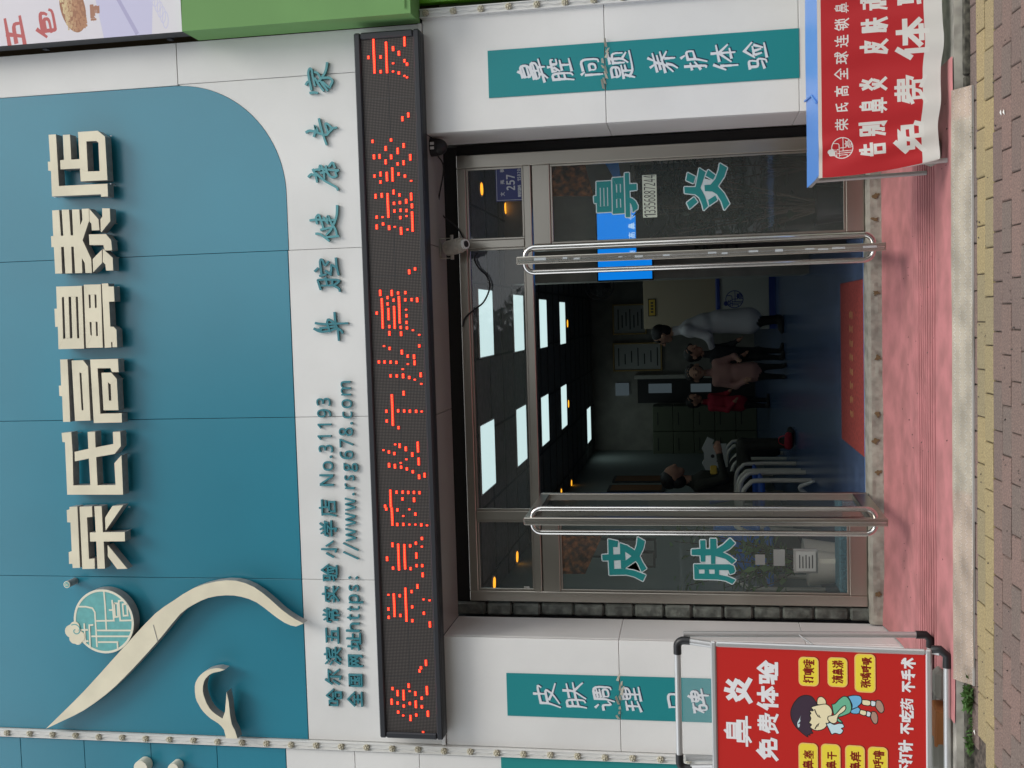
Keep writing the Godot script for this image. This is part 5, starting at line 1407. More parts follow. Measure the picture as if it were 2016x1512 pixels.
func smooth3(a: Array) -> PackedVector3Array:
	var out := PackedVector3Array()
	for i in a.size() - 1:
		var p0: Vector3 = a[maxi(i - 1, 0)]; var p3: Vector3 = a[mini(i + 2, a.size() - 1)]
		for k in 6: out.append(a[i].cubic_interpolate(a[i + 1], p0, p3, k / 6.0))
	out.append(a[a.size() - 1])
	return out
# ------------------------------------------------------------------ things on the pavement
func build_street_objects() -> void:
	# ribbed rubber mat: a cross section drawn along the doorway
	var prof := []           # z, height, redness
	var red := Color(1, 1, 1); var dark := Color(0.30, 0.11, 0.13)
	prof.append([-4.872, 0.060, red]); prof.append([-4.876, 0.064, red])
	var z := -5.20
	prof.append([z, 0.064, red])
	for i in 8:
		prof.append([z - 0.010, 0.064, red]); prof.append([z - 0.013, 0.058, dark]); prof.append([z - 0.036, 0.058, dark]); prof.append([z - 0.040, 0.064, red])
		z -= 0.049
	for i in 3:
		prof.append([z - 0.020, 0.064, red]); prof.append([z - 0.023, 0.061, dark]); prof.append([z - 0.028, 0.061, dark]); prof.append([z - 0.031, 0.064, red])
		z -= 0.036
	prof.append([-6.05, 0.064, red]); prof.append([-6.40, 0.104, red]); prof.append([-6.405, 0.098, red])
	var m := MB.new()
	var xa := -1.862; var xb := 1.068; var nx := 60
	var f := FastNoiseLite.new()
	f.seed = 2; f.frequency = 1.3
	var xs := []
	for i in nx + 1: xs.append(lerpf(xa, xb, float(i) / nx))
	for i in nx:
		for j in prof.size() - 1:
			var c := []
			for d in [[0, 0], [1, 0], [1, 1], [0, 1]]:
				var q: Array = prof[j + d[1]]
				var x: float = xs[i + d[0]]
				var zz: float = q[0]
				if zz > -5.99: x += (x - 0.0) * 0.0
				c.append([Vector3(x, q[1] + 0.004 * f.get_noise_2d(x, zz * 2.0) + (0.012 * smoothstep(-1.5, -1.86, x) if zz < -5.98 else 0.0), zz + 0.006 * f.get_noise_2d(x * 0.8, 7.0)), q[2]])
			var i0 := m.v.size()
			m.quad(c[0][0], c[1][0], c[2][0], c[3][0])
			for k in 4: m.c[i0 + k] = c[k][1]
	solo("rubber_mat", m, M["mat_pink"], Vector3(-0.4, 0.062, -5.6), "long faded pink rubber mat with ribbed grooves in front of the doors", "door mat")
	# ramp plate bridging the kerb
	var cp := MB.new()
	var im := Image.create(128, 128, false, Image.FORMAT_RGBA8)
	im.fill(Color(0.12, 0.12, 0.12))
	var cv := Canvas.new(128, 128, Color(0.10, 0.10, 0.10))
	for r in 2:
		for k in 2:
			var o := Vector2(k * 64 + 32, r * 64 + 32)
			var d := 1.0 if (r + k) % 2 == 0 else -1.0
			cv.fill(ribbon(PackedVector2Array([o + Vector2(-24, -14 * d), o + Vector2(24, 14 * d)]), 13, 13, 0.2), Color(0.95, 0.95, 0.95))
	var pm := mat("ramp_plate", lin(0.60, 0.555, 0.475), 0.6)
	pm.heightmap_enabled = true; pm.heightmap_scale = 1.0; pm.heightmap_texture = cv.tex()
	pm.uv1_scale = Vector3(84, 1.9, 1)
	var cw := Canvas.new(128, 128, Color(0.86, 0.84, 0.81))
	for r in 2:
		for k in 2:
			var o := Vector2(k * 64 + 32, r * 64 + 32)
			var d := 1.0 if (r + k) % 2 == 0 else -1.0
			cw.fill(ribbon(PackedVector2Array([o + Vector2(-24, -14 * d), o + Vector2(24, 14 * d)]), 17, 17, 0.2), Color(1, 1, 1))
	pm.albedo_texture = cw.tex()
	var wear := FastNoiseLite.new()
	wear.seed = 6; wear.frequency = 3.0
	pm.vertex_color_use_as_albedo = true
	for i in 90:
		for j in 4:
			var i0 := cp.v.size()
			var q := []
			var uvs := []
			for d in [[0, 0], [1, 0], [1, 1], [0, 1]]:
				var x := lerpf(-1.66, 0.925, (i + d[0]) / 90.0)
				var t: float = (j + d[1]) / 4.0
				var y := lerpf(0.004, 0.067, 1.0 - t) + 0.003 * wear.get_noise_2d(x * 0.5, t)
				var zz := lerpf(-4.877, -4.785, t) + 0.006 * wear.get_noise_2d(x * 0.35, 4.0)
				if x < -1.60 and t > 0.6: zz -= 0.012
				q.append(Vector3(x, y, zz)); uvs.append(Vector2((i + d[0]) / 90.0, t))
			cp.quad(q[3], q[2], q[1], q[0])
			cp.u[i0] = uvs[3]; cp.u[i0 + 1] = uvs[2]; cp.u[i0 + 2] = uvs[1]; cp.u[i0 + 3] = uvs[0]
			for k in 4:
				var w := 0.80 + 0.42 * wear.get_noise_2d(cp.v[i0 + k].x * 1.4, cp.v[i0 + k].z * 5.0)
				var rd := 0.10 if absf(cp.v[i0 + k].x) > 0.8 else 0.0
				cp.c[i0 + k] = Color(w, w * (1.0 - rd), w * (1.0 - rd))
	var plate := thing("ramp_plate", Vector3(-0.37, 0.03, -4.84), "long worn white chequered ramp plate along the edge of the platform", "ramp plate")
	part("tread", cp, pm, plate)
	var lip := MB.new()
	lip.bx(-1.66, 0.925, -0.004, 0.006, -4.792, -4.786, 0.001)
	part("front_lip", lip, M["table_metal"], plate)
	# scraps on the paving
	var k := 0
	for q in [[Vector3(0.74, -0.0266, -4.4174)], [Vector3(0.7443, -0.0246, -4.4508)], [Vector3(-1.8675, -0.0046, -4.7832)], [Vector3(1.0337, 0.0063, -4.9651)]]:
		var s := MB.new()
		var c: Vector3 = q[0] + Vector3(0, 0.004, 0)
		s.tri(c + Vector3(-0.009, 0, 0.004), c + Vector3(0.010, 0.002, 0.006), c + Vector3(0.004, 0.004, -0.008))
		s.tri(c + Vector3(0.010, 0.002, 0.006), c + Vector3(0.014, 0.001, -0.004), c + Vector3(0.004, 0.004, -0.008))
		solo("paper_scrap", s, M["litter"], c, ["white paper scrap on the red bricks, larger of a close pair", "smaller white scrap beside a larger one on the red bricks", "white speck by the yellow bricks below the sandwich board", "white scrap where the kerb meets the end of the ramp plate"][k], "litter", "scraps of paper")
		k += 1
	var grit := MB.new()
	var rg := RandomNumberGenerator.new()
	rg.seed = 77
	for i in 170:
		var on_mat := i < 60
		var gx := rg.randf_range(-1.75, 1.0) if on_mat else rg.randf_range(-1.8, 1.6)
		var gz := rg.randf_range(-6.0, -4.95) if on_mat else rg.randf_range(-4.76, -4.2)
		var gy := 0.0645 if on_mat else ground_y(gz) + 0.001
		var s := rg.randf_range(0.0015, 0.005)
		grit.tf = Transform3D(Basis.from_euler(Vector3(rg.randf(), rg.randf() * TAU, rg.randf())), Vector3(gx, gy, gz))
		grit.box(Vector3.ZERO, Vector3(s * 1.6, s * 0.6, s))
	var go := solo("grit", grit, M["grit"], Vector3(0, 0, -5), "scattered grit on the mat and the paving", "grit")
	go.set_meta("kind", "stuff")
	stall()
	sandwich_board()

func stall() -> void:
	var x0 := 0.598; var x1 := 1.80; var zf := -4.935; var zb := -5.42; var yt := 0.610
	var t := thing("folding_table", Vector3((x0 + x1) / 2, 0.062, -5.15), "folding table with a pale blue top beside the right pillar", "table")
	var top := MB.new()
	var n := 12
	for i in n:
		for j in 6:
			var q := []
			for d in [[0, 0], [1, 0], [1, 1], [0, 1]]:
				var x := lerpf(x0, x1, float(i + d[0]) / n); var z := lerpf(zf, zb, float(j + d[1]) / 6.0)
				q.append(Vector3(x, yt + 0.004 + 0.004 * sin(x * 9.0) * sin(z * 7.0), z))
			top.quad(q[0], q[1], q[2], q[3])
	part("top_cover", top, M["lid_blue"], t)
	var ed := MB.new()
	ed.bx(x0 + 0.001, x1, yt - 0.022, yt - 0.002, zb, zf - 0.002, 0.004)
	part("table_top", ed, M["table_metal"], t)
	var cr := MB.new()
	cr.tube(PackedVector3Array([Vector3(0.92, yt + 0.010, zf - 0.01), Vector3(0.99, yt + 0.010, zf - 0.2), Vector3(1.02, yt + 0.010, zb)]), 0.005, 6)
	part("cover_fold", cr, M["lid_blue"], t)
	for q in [[x0 + 0.03, zf - 0.03], [x0 + 0.03, zb + 0.03], [x1 - 0.05, zf - 0.03], [x1 - 0.05, zb + 0.03]]:
		var l := MB.new()
		l.cyl(Vector3(q[0], yt - 0.02, q[1]), Vector3(q[0] + 0.012, 0.062, q[1]), 0.011, 0.011, 10)
		part("leg", l, M["table_metal"], t)
	# the printed cloth that hangs down in front
	var w := 1280; var h := 542
	var cv := Canvas.new(w, h, lin(0.47, 0.012, 0.018))
	cv.im.fill_rect(Rect2i(0, 0, w, 16), lin(0.70, 0.62, 0.56))
	cv.im.fill_rect(Rect2i(0, h - 78, w, 78), lin(0.68, 0.67, 0.64))
	for row in [["荣 242 104 58 70|氏 319 105 54 70|高 395 106 53 70|全 474 106 57 70|球 547 107 57 70|连 623 108 56 70|锁 699 109 54 70|鼻 775 109 50 69|炎 847 110 52 69", 6.5], ["告 113 243 74 134|别 212 244 75 134|鼻 317 245 72 133|炎 416 246 73 133|皮 585 247 71 133|肤 682 248 70 133|顽 787 249 68 133|疾 885 250 69 132", 14.5], ["免 149 410 179 156|费 377 411 165 156|体 607 413 190 155|验 850 414 183 155", 23.0]]:
		for e in row[0].split("|"):
			var g: PackedStringArray = e.split(" ")
			var wd: float = row[1]
			if g[0] in ["鼻", "费"] : wd *= 0.72
			if g[0] in ["顽", "疾", "验"]: wd *= 0.85
			var ht := float(g[4]) * 0.92
			paint_char(cv, g[0], Vector2(float(g[1]), float(g[2])), Vector2(float(g[3]), ht), wd, lin(0.72, 0.71, 0.68))
	var lg := "o 132 106 107 95".split(" ")
	var lc := Vector2(float(lg[1]), float(lg[2])); var lr := float(lg[3]) * 0.47
	cv.ring(lc, lr, lr, 4.5, lin(0.72, 0.71, 0.68))
	for q in "445 856 449 571 406 351 275 277 -796 269|913 -63 470 -78 -267 -75|11 232 31 -345 662 -320|359 -212 361 -313|569 -386 571 -496 157 -493 145 -391 560 -385|668 -692 647 -541 35 -556 52 -948|557 -806 546 -665 188 -675 200 -816 539 -805|-288 219 -265 -920|-477 423 -449 -870|-652 210 -638 -427 -846 -426|-288 910 -276 553|-92 654 -691 649|-637 778 -628 554|-115 361 -127 484 -830 494".split("|"):
		var p := pts(q)
		for k in p.size(): p[k] = lc + Vector2(p[k].x, -p[k].y) * lr
		fill_strip(cv, ribbon(p, 3.6, 3.6, 0.3), lin(0.72, 0.71, 0.68))
	for q in [[-0.5, -1.0, 0.2], [-0.3, -1.1, 0.22], [-0.2, -0.92, 0.18], [-0.5, -0.82, 0.2]]:
		cv.ring(lc + Vector2(q[0], q[1]) * lr, q[2] * lr, q[2] * lr, q[2] * lr, lin(0.72, 0.71, 0.68))
	var bm := textured("red_cloth_print", cv.tex(), 0.55)
	bm.rim_enabled = true; bm.rim = 0.2
	var c := thing("printed_cloth_banner", Vector3(1.19, 0.10, -4.92), "red cloth banner with white lettering hanging over the front of the table", "banner")
	var b := MB.new()
	var bk := MB.new()
	var nx := 90; var ny := 36
	var X0 := 0.585; var X1 := 1.8; var Y0 := 0.1; var Y1 := 0.615
	var pt := func(u: float, v: float) -> Vector3:
		var x := lerpf(X0, X1, u)
		var y := lerpf(Y1, Y0, v)
		var fall := smoothstep(0.0, 0.5, v)
		var fold := 0.007 * fall * sin(u * 26.0 + v * 1.5) + 0.003 * fall * sin(u * 57.0 + 1.0)
		fold += 0.014 * exp(-pow((u - 0.03 - v * 0.10) / 0.035, 2.0)) * sin(clampf(v * 3.0, 0, PI))
		fold += 0.010 * exp(-pow((u - 0.10 - v * 0.16) / 0.03, 2.0)) * exp(-v * 2.5)
		x += 0.055 * v * v * exp(-u * 9.0) 
		y += 0.010 * sin(u * 7.5 + 0.8) * v * v - 0.003 * v * v * sin(u * 31.0)
		return Vector3(x, y, -4.924 + fold + 0.012 * v)
	for i in nx:
		for j in ny:
			var i0 := b.v.size()
			var u0 := float(i) / nx; var u1 := float(i + 1) / nx; var v0 := float(j) / ny; var v1 := float(j + 1) / ny
			var q := [pt.call(u0, v1), pt.call(u1, v1), pt.call(u1, v0), pt.call(u0, v0)]
			b.quad(q[0], q[1], q[2], q[3])
			b.u[i0] = Vector2(u0, v1); b.u[i0 + 1] = Vector2(u1, v1); b.u[i0 + 2] = Vector2(u1, v0); b.u[i0 + 3] = Vector2(u0, v0)
			var o := Vector3(0, 0, -0.003)
			bk.quad(q[1] + o, q[0] + o, q[3] + o, q[2] + o)
	smooth_normals(b, nx, ny, pt)
	part("printed_face", b, bm, c)
	for s in ["side"]:
		for i in 14:
			var v0 := i / 14.0; var v1 := (i + 1) / 14.0
			var a0: Vector3 = pt.call(0.0, v0); var a1: Vector3 = pt.call(0.0, v1)
			var w0 := Vector3(0.012 + 0.012 * sin(v0 * 5.0), 0, -0.045 - 0.05 * sin(v0 * PI)); var w1 := Vector3(0.012 + 0.012 * sin(v1 * 5.0), 0, -0.045 - 0.05 * sin(v1 * PI))
			bk.quad(a0 + w0, a1 + w1, a1, a0)
	part("plain_back", bk, M["cloth_white"], c)
	var br := MB.new()
	br.ball(Vector3(0.70, 0.10, -5.10), Vector3(0.07, 0.045, 0.06), 9, 6)
	solo("loose_stone", br, M["stone_grey"], Vector3(0.70, 0.06, -5.10), "rough stone on the mat under the table end", "stone", "stones used as weights")

func smooth_normals(b: MB, nx: int, ny: int, pt: Callable) -> void:
	for i in b.v.size():
		var u := b.u[i].x; var v := b.u[i].y
		var e := 0.004
		var du: Vector3 = pt.call(u + e, v) - pt.call(u - e, v)
		var dv: Vector3 = pt.call(u, v - e) - pt.call(u, v + e)
		b.n[i] = du.cross(dv).normalized()

func sandwich_board() -> void:
	var tr := Vector3(-1.5656, 1.1244, -5.095)
	var bb := Vector3(-1.5353, 0.143, -4.945)
	var up := (tr - bb).normalized()
	var W := 0.655
	var H := (tr - bb).length()
	var nrm := Vector3.RIGHT.cross(up).normalized()
	var xr := (tr.x + bb.x) / 2
	var T := Transform3D(Basis(Vector3.RIGHT, up, nrm), Vector3(xr - W, bb.y, bb.z))       # board coordinates: x right, y up along the board
	var t := thing("sandwich_board", Vector3(xr - W / 2, 0.062, -5.1), "red framed sandwich board with a sneezing boy standing by the left pillar", "sandwich board")
	var fw := 0.034
	# print
	var w := 768; var h := 1164
	var cv := Canvas.new(w, h, lin(0.50, 0.022, 0.018))
	var white := lin(0.76, 0.76, 0.77)
	for row in [["鼻 259 143 177 153|炎 494 148 175 153", 27.0], ["免 166 304 141 118|费 314 310 136 114|体 454 311 141 117|验 600 315 140 117", 19.0], ["术 689 1048 63 74|手 625 1046 65 74|不 561 1044 64 74|药 464 1040 67 74|吃 398 1038 67 74|不 331 1035 64 74|针 234 1032 67 74|打 167 1029 68 74|不 102 1027 66 74", 12.0]]:
		for e in row[0].split("|"):
			var g: PackedStringArray = e.split(" ")
			var wd: float = row[1]
			if g[0] == "鼻": wd *= 0.5
			if g[0] in ["费", "药"]: wd *= 0.75
			var sz := Vector2(float(g[3]), float(g[4]))
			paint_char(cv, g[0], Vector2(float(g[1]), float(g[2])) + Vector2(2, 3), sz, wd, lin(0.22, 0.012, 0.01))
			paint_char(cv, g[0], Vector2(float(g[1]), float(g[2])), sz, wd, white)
	for e in "537 479 701 586|540 632 705 737|517 773 731 881|36 473 216 577|43 593 219 696|39 720 220 823|15 838 220 941".split("|"):
		var g := e.split_floats(" ")
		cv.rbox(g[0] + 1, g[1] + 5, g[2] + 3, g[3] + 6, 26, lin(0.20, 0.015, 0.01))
		cv.rbox(g[0], g[1], g[2], g[3], 26, lin(0.80, 0.52, 0.16))
		cv.rbox(g[0] + 6, g[1] + 6, g[2] - 6, g[3] - 6, 21, lin(0.82, 0.66, 0.06))
	for e in "打 576 530 46 60|喷 619 532 43 60|嚏 663 533 46 60|流 583 685 46 60|鼻 625 687 42 60|涕 668 688 44 60|张 565 830 45 56|嘴 607 831 42 55|呼 649 833 41 55|吸 691 835 42 55|鼻 93 524 63 60|塞 151 527 53 59|鼻 100 647 56 57|干 154 649 50 57|鼻 101 772 59 58|痒 158 774 56 58|打 74 889 56 58|呼 125 891 53 58|噜 175 893 51 58".split("|"):
		var g := e.split(" ")
		paint_char(cv, g[0], Vector2(float(g[1]), float(g[2])), Vector2(float(g[3]), float(g[4])) * 1.0, 6.2 if g[0] in ["鼻", "塞", "嚏", "嘴", "噜"] else 7.6, lin(0.20, 0.016, 0.01))
	var tones := {"hair": lin(0.055, 0.035, 0.055), "ear": lin(0.80, 0.70, 0.44), "face": lin(0.82, 0.73, 0.47), "shirt": lin(0.16, 0.46, 0.30), "arm": lin(0.80, 0.72, 0.48), "cloth": lin(0.56, 0.74, 0.80), "shorts": lin(0.17, 0.45, 0.70), "leg": lin(0.80, 0.72, 0.46), "sock": lin(0.66, 0.74, 0.78), "shoe": lin(0.42, 0.26, 0.20), "shine": lin(0.55, 0.70, 0.72)}
	for e in [["hair", "450 570 481 549 487 516 475 482 440 453 403 437 373 433 338 440 305 458 283 480 264 501 246 528 263 521 259 540 270 532 272 555 289 541 362 572 422 580"], ["ear", "439 575 468 577 481 588 481 605 466 621 446 625 434 617 429 597"], ["face", "426 558 434 583 443 620 433 641 405 657 369 650 333 634 302 614 290 586 290 558 306 534 322 548 329 529 354 544 377 534 383 545 400 532 399 560 418 541"], ["shirt", "443 653 444 669 473 692 492 715 488 736 460 752 420 758 399 749 385 721 374 696 372 680 351 704 340 711 344 687 371 666 405 659"], ["arm", "440 724 423 728 405 717 385 689 367 682 343 679 333 662 340 643 356 630 374 633 379 656 386 672 415 695 433 710"], ["cloth", "335 621 333 632 340 643 327 664 338 687 337 711 317 719 310 699 300 715 274 698 283 668 270 651 292 641"], ["shorts", "491 737 500 769 497 807 465 811 447 800 437 786 424 804 397 795 395 765 402 749 438 762 466 752"], ["leg", "477 812 475 857 443 854 448 808"], ["leg", "421 802 416 836 386 830 397 794"], ["sock", "475 857 472 884 443 880 443 854"], ["sock", "416 836 410 858 382 852 386 830"], ["shoe", "478 884 479 906 452 921 424 925 408 914 410 900 439 878"], ["shoe", "415 861 414 882 386 892 354 890 344 879 352 866 382 852"], ["line", "406 563 386 570 369 581 364 592 378 584"], ["line", "300 564 318 573 331 585 313 578"], ["line", "420 758 434 789"], ["shine", "376 492 348 482 337 488 317 467 325 484 301 480 300 472 323 467 348 480"]]:
		var p := pts(e[1], 1.0)
		if e[0] == "line":
			fill_strip(cv, ribbon(p, 6, 4), lin(0.02, 0.02, 0.02)); continue
		var o := p.duplicate(); o.append(p[0])
		var so := smooth(o, 2); so.remove_at(so.size() - 1)
		var ol := so.duplicate(); ol.append(so[0])
		cv.fill(so, tones[e[0]])
		if e[0] != "shine": fill_strip(cv, ribbon(ol, 4.5, 4.5, 0.1), lin(0.015, 0.02, 0.02))
	var q := MB.new(); q.tf = T
	q.quad(Vector3(fw * 0.6, fw * 0.6, 0.004), Vector3(W - fw * 0.6, fw * 0.6, 0.004), Vector3(W - fw * 0.6, H - fw * 0.6, 0.004), Vector3(fw * 0.6, H - fw * 0.6, 0.004))
	var a := fw * 0.6 / W; var c := fw * 0.6 / H
	q.u = PackedVector2Array([Vector2(a, 1 - c), Vector2(1 - a, 1 - c), Vector2(1 - a, c), Vector2(a, c)])
	part("poster", q, textured("board_print", cv.tex(), 0.28), t)
	var bk := MB.new(); bk.tf = T
	bk.bx(fw * 0.5, W - fw * 0.5, fw * 0.5, H - fw * 0.5, -0.006, 0.002)
	part("backing_board", bk, M["white_plastic"], t)
	for e in [[0.0, W, H - fw * 0.75, H], [0.0, W, 0.0, fw * 0.75], [W - fw * 0.75, W, fw * 0.752, H - fw * 0.752], [0.0, fw * 0.75, fw * 0.752, H - fw * 0.752]]:
		var f := MB.new(); f.tf = T
		f.bx(e[0], e[1], e[2], e[3], -0.008, 0.012, 0.006)
		part("snap_frame", f, M["silver_paint"], t)
	# the stand: front loop that carries the board, rear loop behind it
	var R := 0.016
	var pt := func(x: float, y: float, z: float) -> Vector3: return T * Vector3(x, y, z)
	var topy := H + 0.165
	var f1 := MB.new()
	f1.tube(PackedVector3Array([pt.call(W - 0.022, H + 0.002, -0.018), pt.call(W - 0.010, topy - 0.055, -0.018)]), R, 12)
	f1.tube(PackedVector3Array([pt.call(0.022, H + 0.002, -0.018), pt.call(0.012, topy - 0.055, -0.018)]), R, 12)
	f1.tube(PackedVector3Array([pt.call(0.07, topy, -0.018), pt.call(W - 0.06, topy, -0.018)]), R, 12)
	part("stand_tube", f1, M["silver_paint"], t)
	for s in 2:
		var k := MB.new()
		var xx := W - 0.008 if s == 0 else 0.008
		var d: float = -1.0 if s == 0 else 1.0
		var p := PackedVector3Array()
		p.append(pt.call(xx, topy - 0.062, -0.018))
		for i in 7:
			var an := PI / 2 * i / 6
			p.append(pt.call(xx + d * (0.03 - 0.03 * cos(an)), topy - 0.03 + 0.03 * sin(an), -0.018))
		p.append(pt.call(xx + d * 0.068, topy, -0.018))
		k.tube(p, 0.0195, 12)
		part("corner_joint", k, M["black_plastic"], t)
	# clear rounded header plate between stand and board
	var hp := PackedVector2Array()
	for qd in [[W - 0.055, topy - 0.050, 0.0], [0.055, topy - 0.050, PI / 2]]:
		for i in 7:
			var an: float = qd[2] + PI / 2 * i / 6
			hp.append(Vector2(qd[0], qd[1]) + Vector2(cos(an), sin(an)) * 0.03)
	hp.append(Vector2(0.028, H + 0.003)); hp.append(Vector2(W - 0.028, H + 0.003))
	var hd := MB.new(); hd.tf = T
	var fr := Geometry2D.triangulate_polygon(hp)
	for i in fr.size() / 3:
		var aa := hp[fr[i * 3]]; var b2 := hp[fr[i * 3 + 1]]; var c2 := hp[fr[i * 3 + 2]]
		if (b2 - aa).cross(c2 - aa) < 0: hd.tri(V(aa, -0.014), V(c2, -0.014), V(b2, -0.014))
		else: hd.tri(V(aa, -0.014), V(b2, -0.014), V(c2, -0.014))
	part("clear_header", hd, M["clear_plastic"], t)
	# lower front legs and foot bar
	var f2 := MB.new()
	var gy := 0.078
	var foot := Vector3(-1.6108, 0.078, -4.9444)
	f2.tube(PackedVector3Array([pt.call(W - 0.012, -0.002, -0.015), Vector3(foot.x + 0.045, gy + 0.03, foot.z)]), R * 0.85, 10)
	f2.tube(PackedVector3Array([Vector3(foot.x - 0.02, gy, foot.z + 0.006), Vector3(foot.x - W + 0.02, gy, foot.z + 0.006)]), R, 12)
	part("stand_tube", f2, M["silver_paint"], t)
	var kj := MB.new()
	kj.tube(PackedVector3Array([pt.call(W - 0.005, -0.004, -0.015), Vector3(foot.x + 0.060, gy + 0.03, foot.z), Vector3(foot.x + 0.035, gy, foot.z + 0.005), Vector3(foot.x - 0.02, gy, foot.z + 0.006)]), 0.0195, 12)
	part("corner_joint", kj, M["black_plastic"], t)
	# rear loop
	var rt := Vector3(-1.5682, 1.2556, -5.16)
	var rb := Vector3(-1.5857, 0.078, -5.2839)
	var f3 := MB.new()
	f3.tube(PackedVector3Array([rt, rb + Vector3(0, 0.055, 0)]), R * 0.9, 12)
	f3.tube(PackedVector3Array([rt + Vector3(-W + 0.03, 0, 0), rb + Vector3(-W + 0.03, 0.055, 0)]), R * 0.9, 12)
	f3.tube(PackedVector3Array([rb + Vector3(-0.05, 0, 0), rb + Vector3(-W + 0.08, 0, 0)]), R * 0.9, 12)
	f3.tube(PackedVector3Array([rb.lerp(rt, 0.53) + Vector3(0, 0, 0.0), (pt.call(W - 0.02, H * 0.50, -0.02))]), 0.004, 6)
	part("rear_tube", f3, M["silver_paint"], t)
	var k3 := MB.new()
	k3.tube(PackedVector3Array([rb + Vector3(0, 0.065, 0), rb + Vector3(0.0, 0.02, 0), rb + Vector3(-0.02, 0, 0), rb + Vector3(-0.06, 0, 0)]), 0.0195, 12)
	part("corner_joint", k3, M["black_plastic"], t)
	# bricks and stones that weigh the stand down
	var n := 0
	for e in [[Vector3(-1.9342, 0.0844, -5.05), Vector3(0.19, 0.055, 0.11), "brick_orange", "orange brick lying on the foot of the sandwich board"], [Vector3(-1.742, 0.0903, -5.05), Vector3(0.14, 0.05, 0.10), "stone_grey", "grey stone under the board, right of the orange brick"], [Vector3(-2.0622, 0.0872, -5.05), Vector3(0.17, 0.06, 0.10), "stone_grey", "grey stone under the board, left of the orange brick"]]:
		var s := MB.new()
		var at: Vector3 = e[0]
		s.tf = Transform3D(Basis(Vector3.UP, 0.15 * (n - 1)), Vector3(at.x, 0.062 + e[1].y / 2, at.z))
		s.box(Vector3.ZERO, e[1], 0.008 if n == 0 else 0.02)
		solo(["weight_brick", "weight_stone", "weight_stone"][n], s, M[e[2]], Vector3(at.x, 0.062, at.z), e[3], ["brick", "stone", "stone"][n], "stones used as weights")
		n += 1

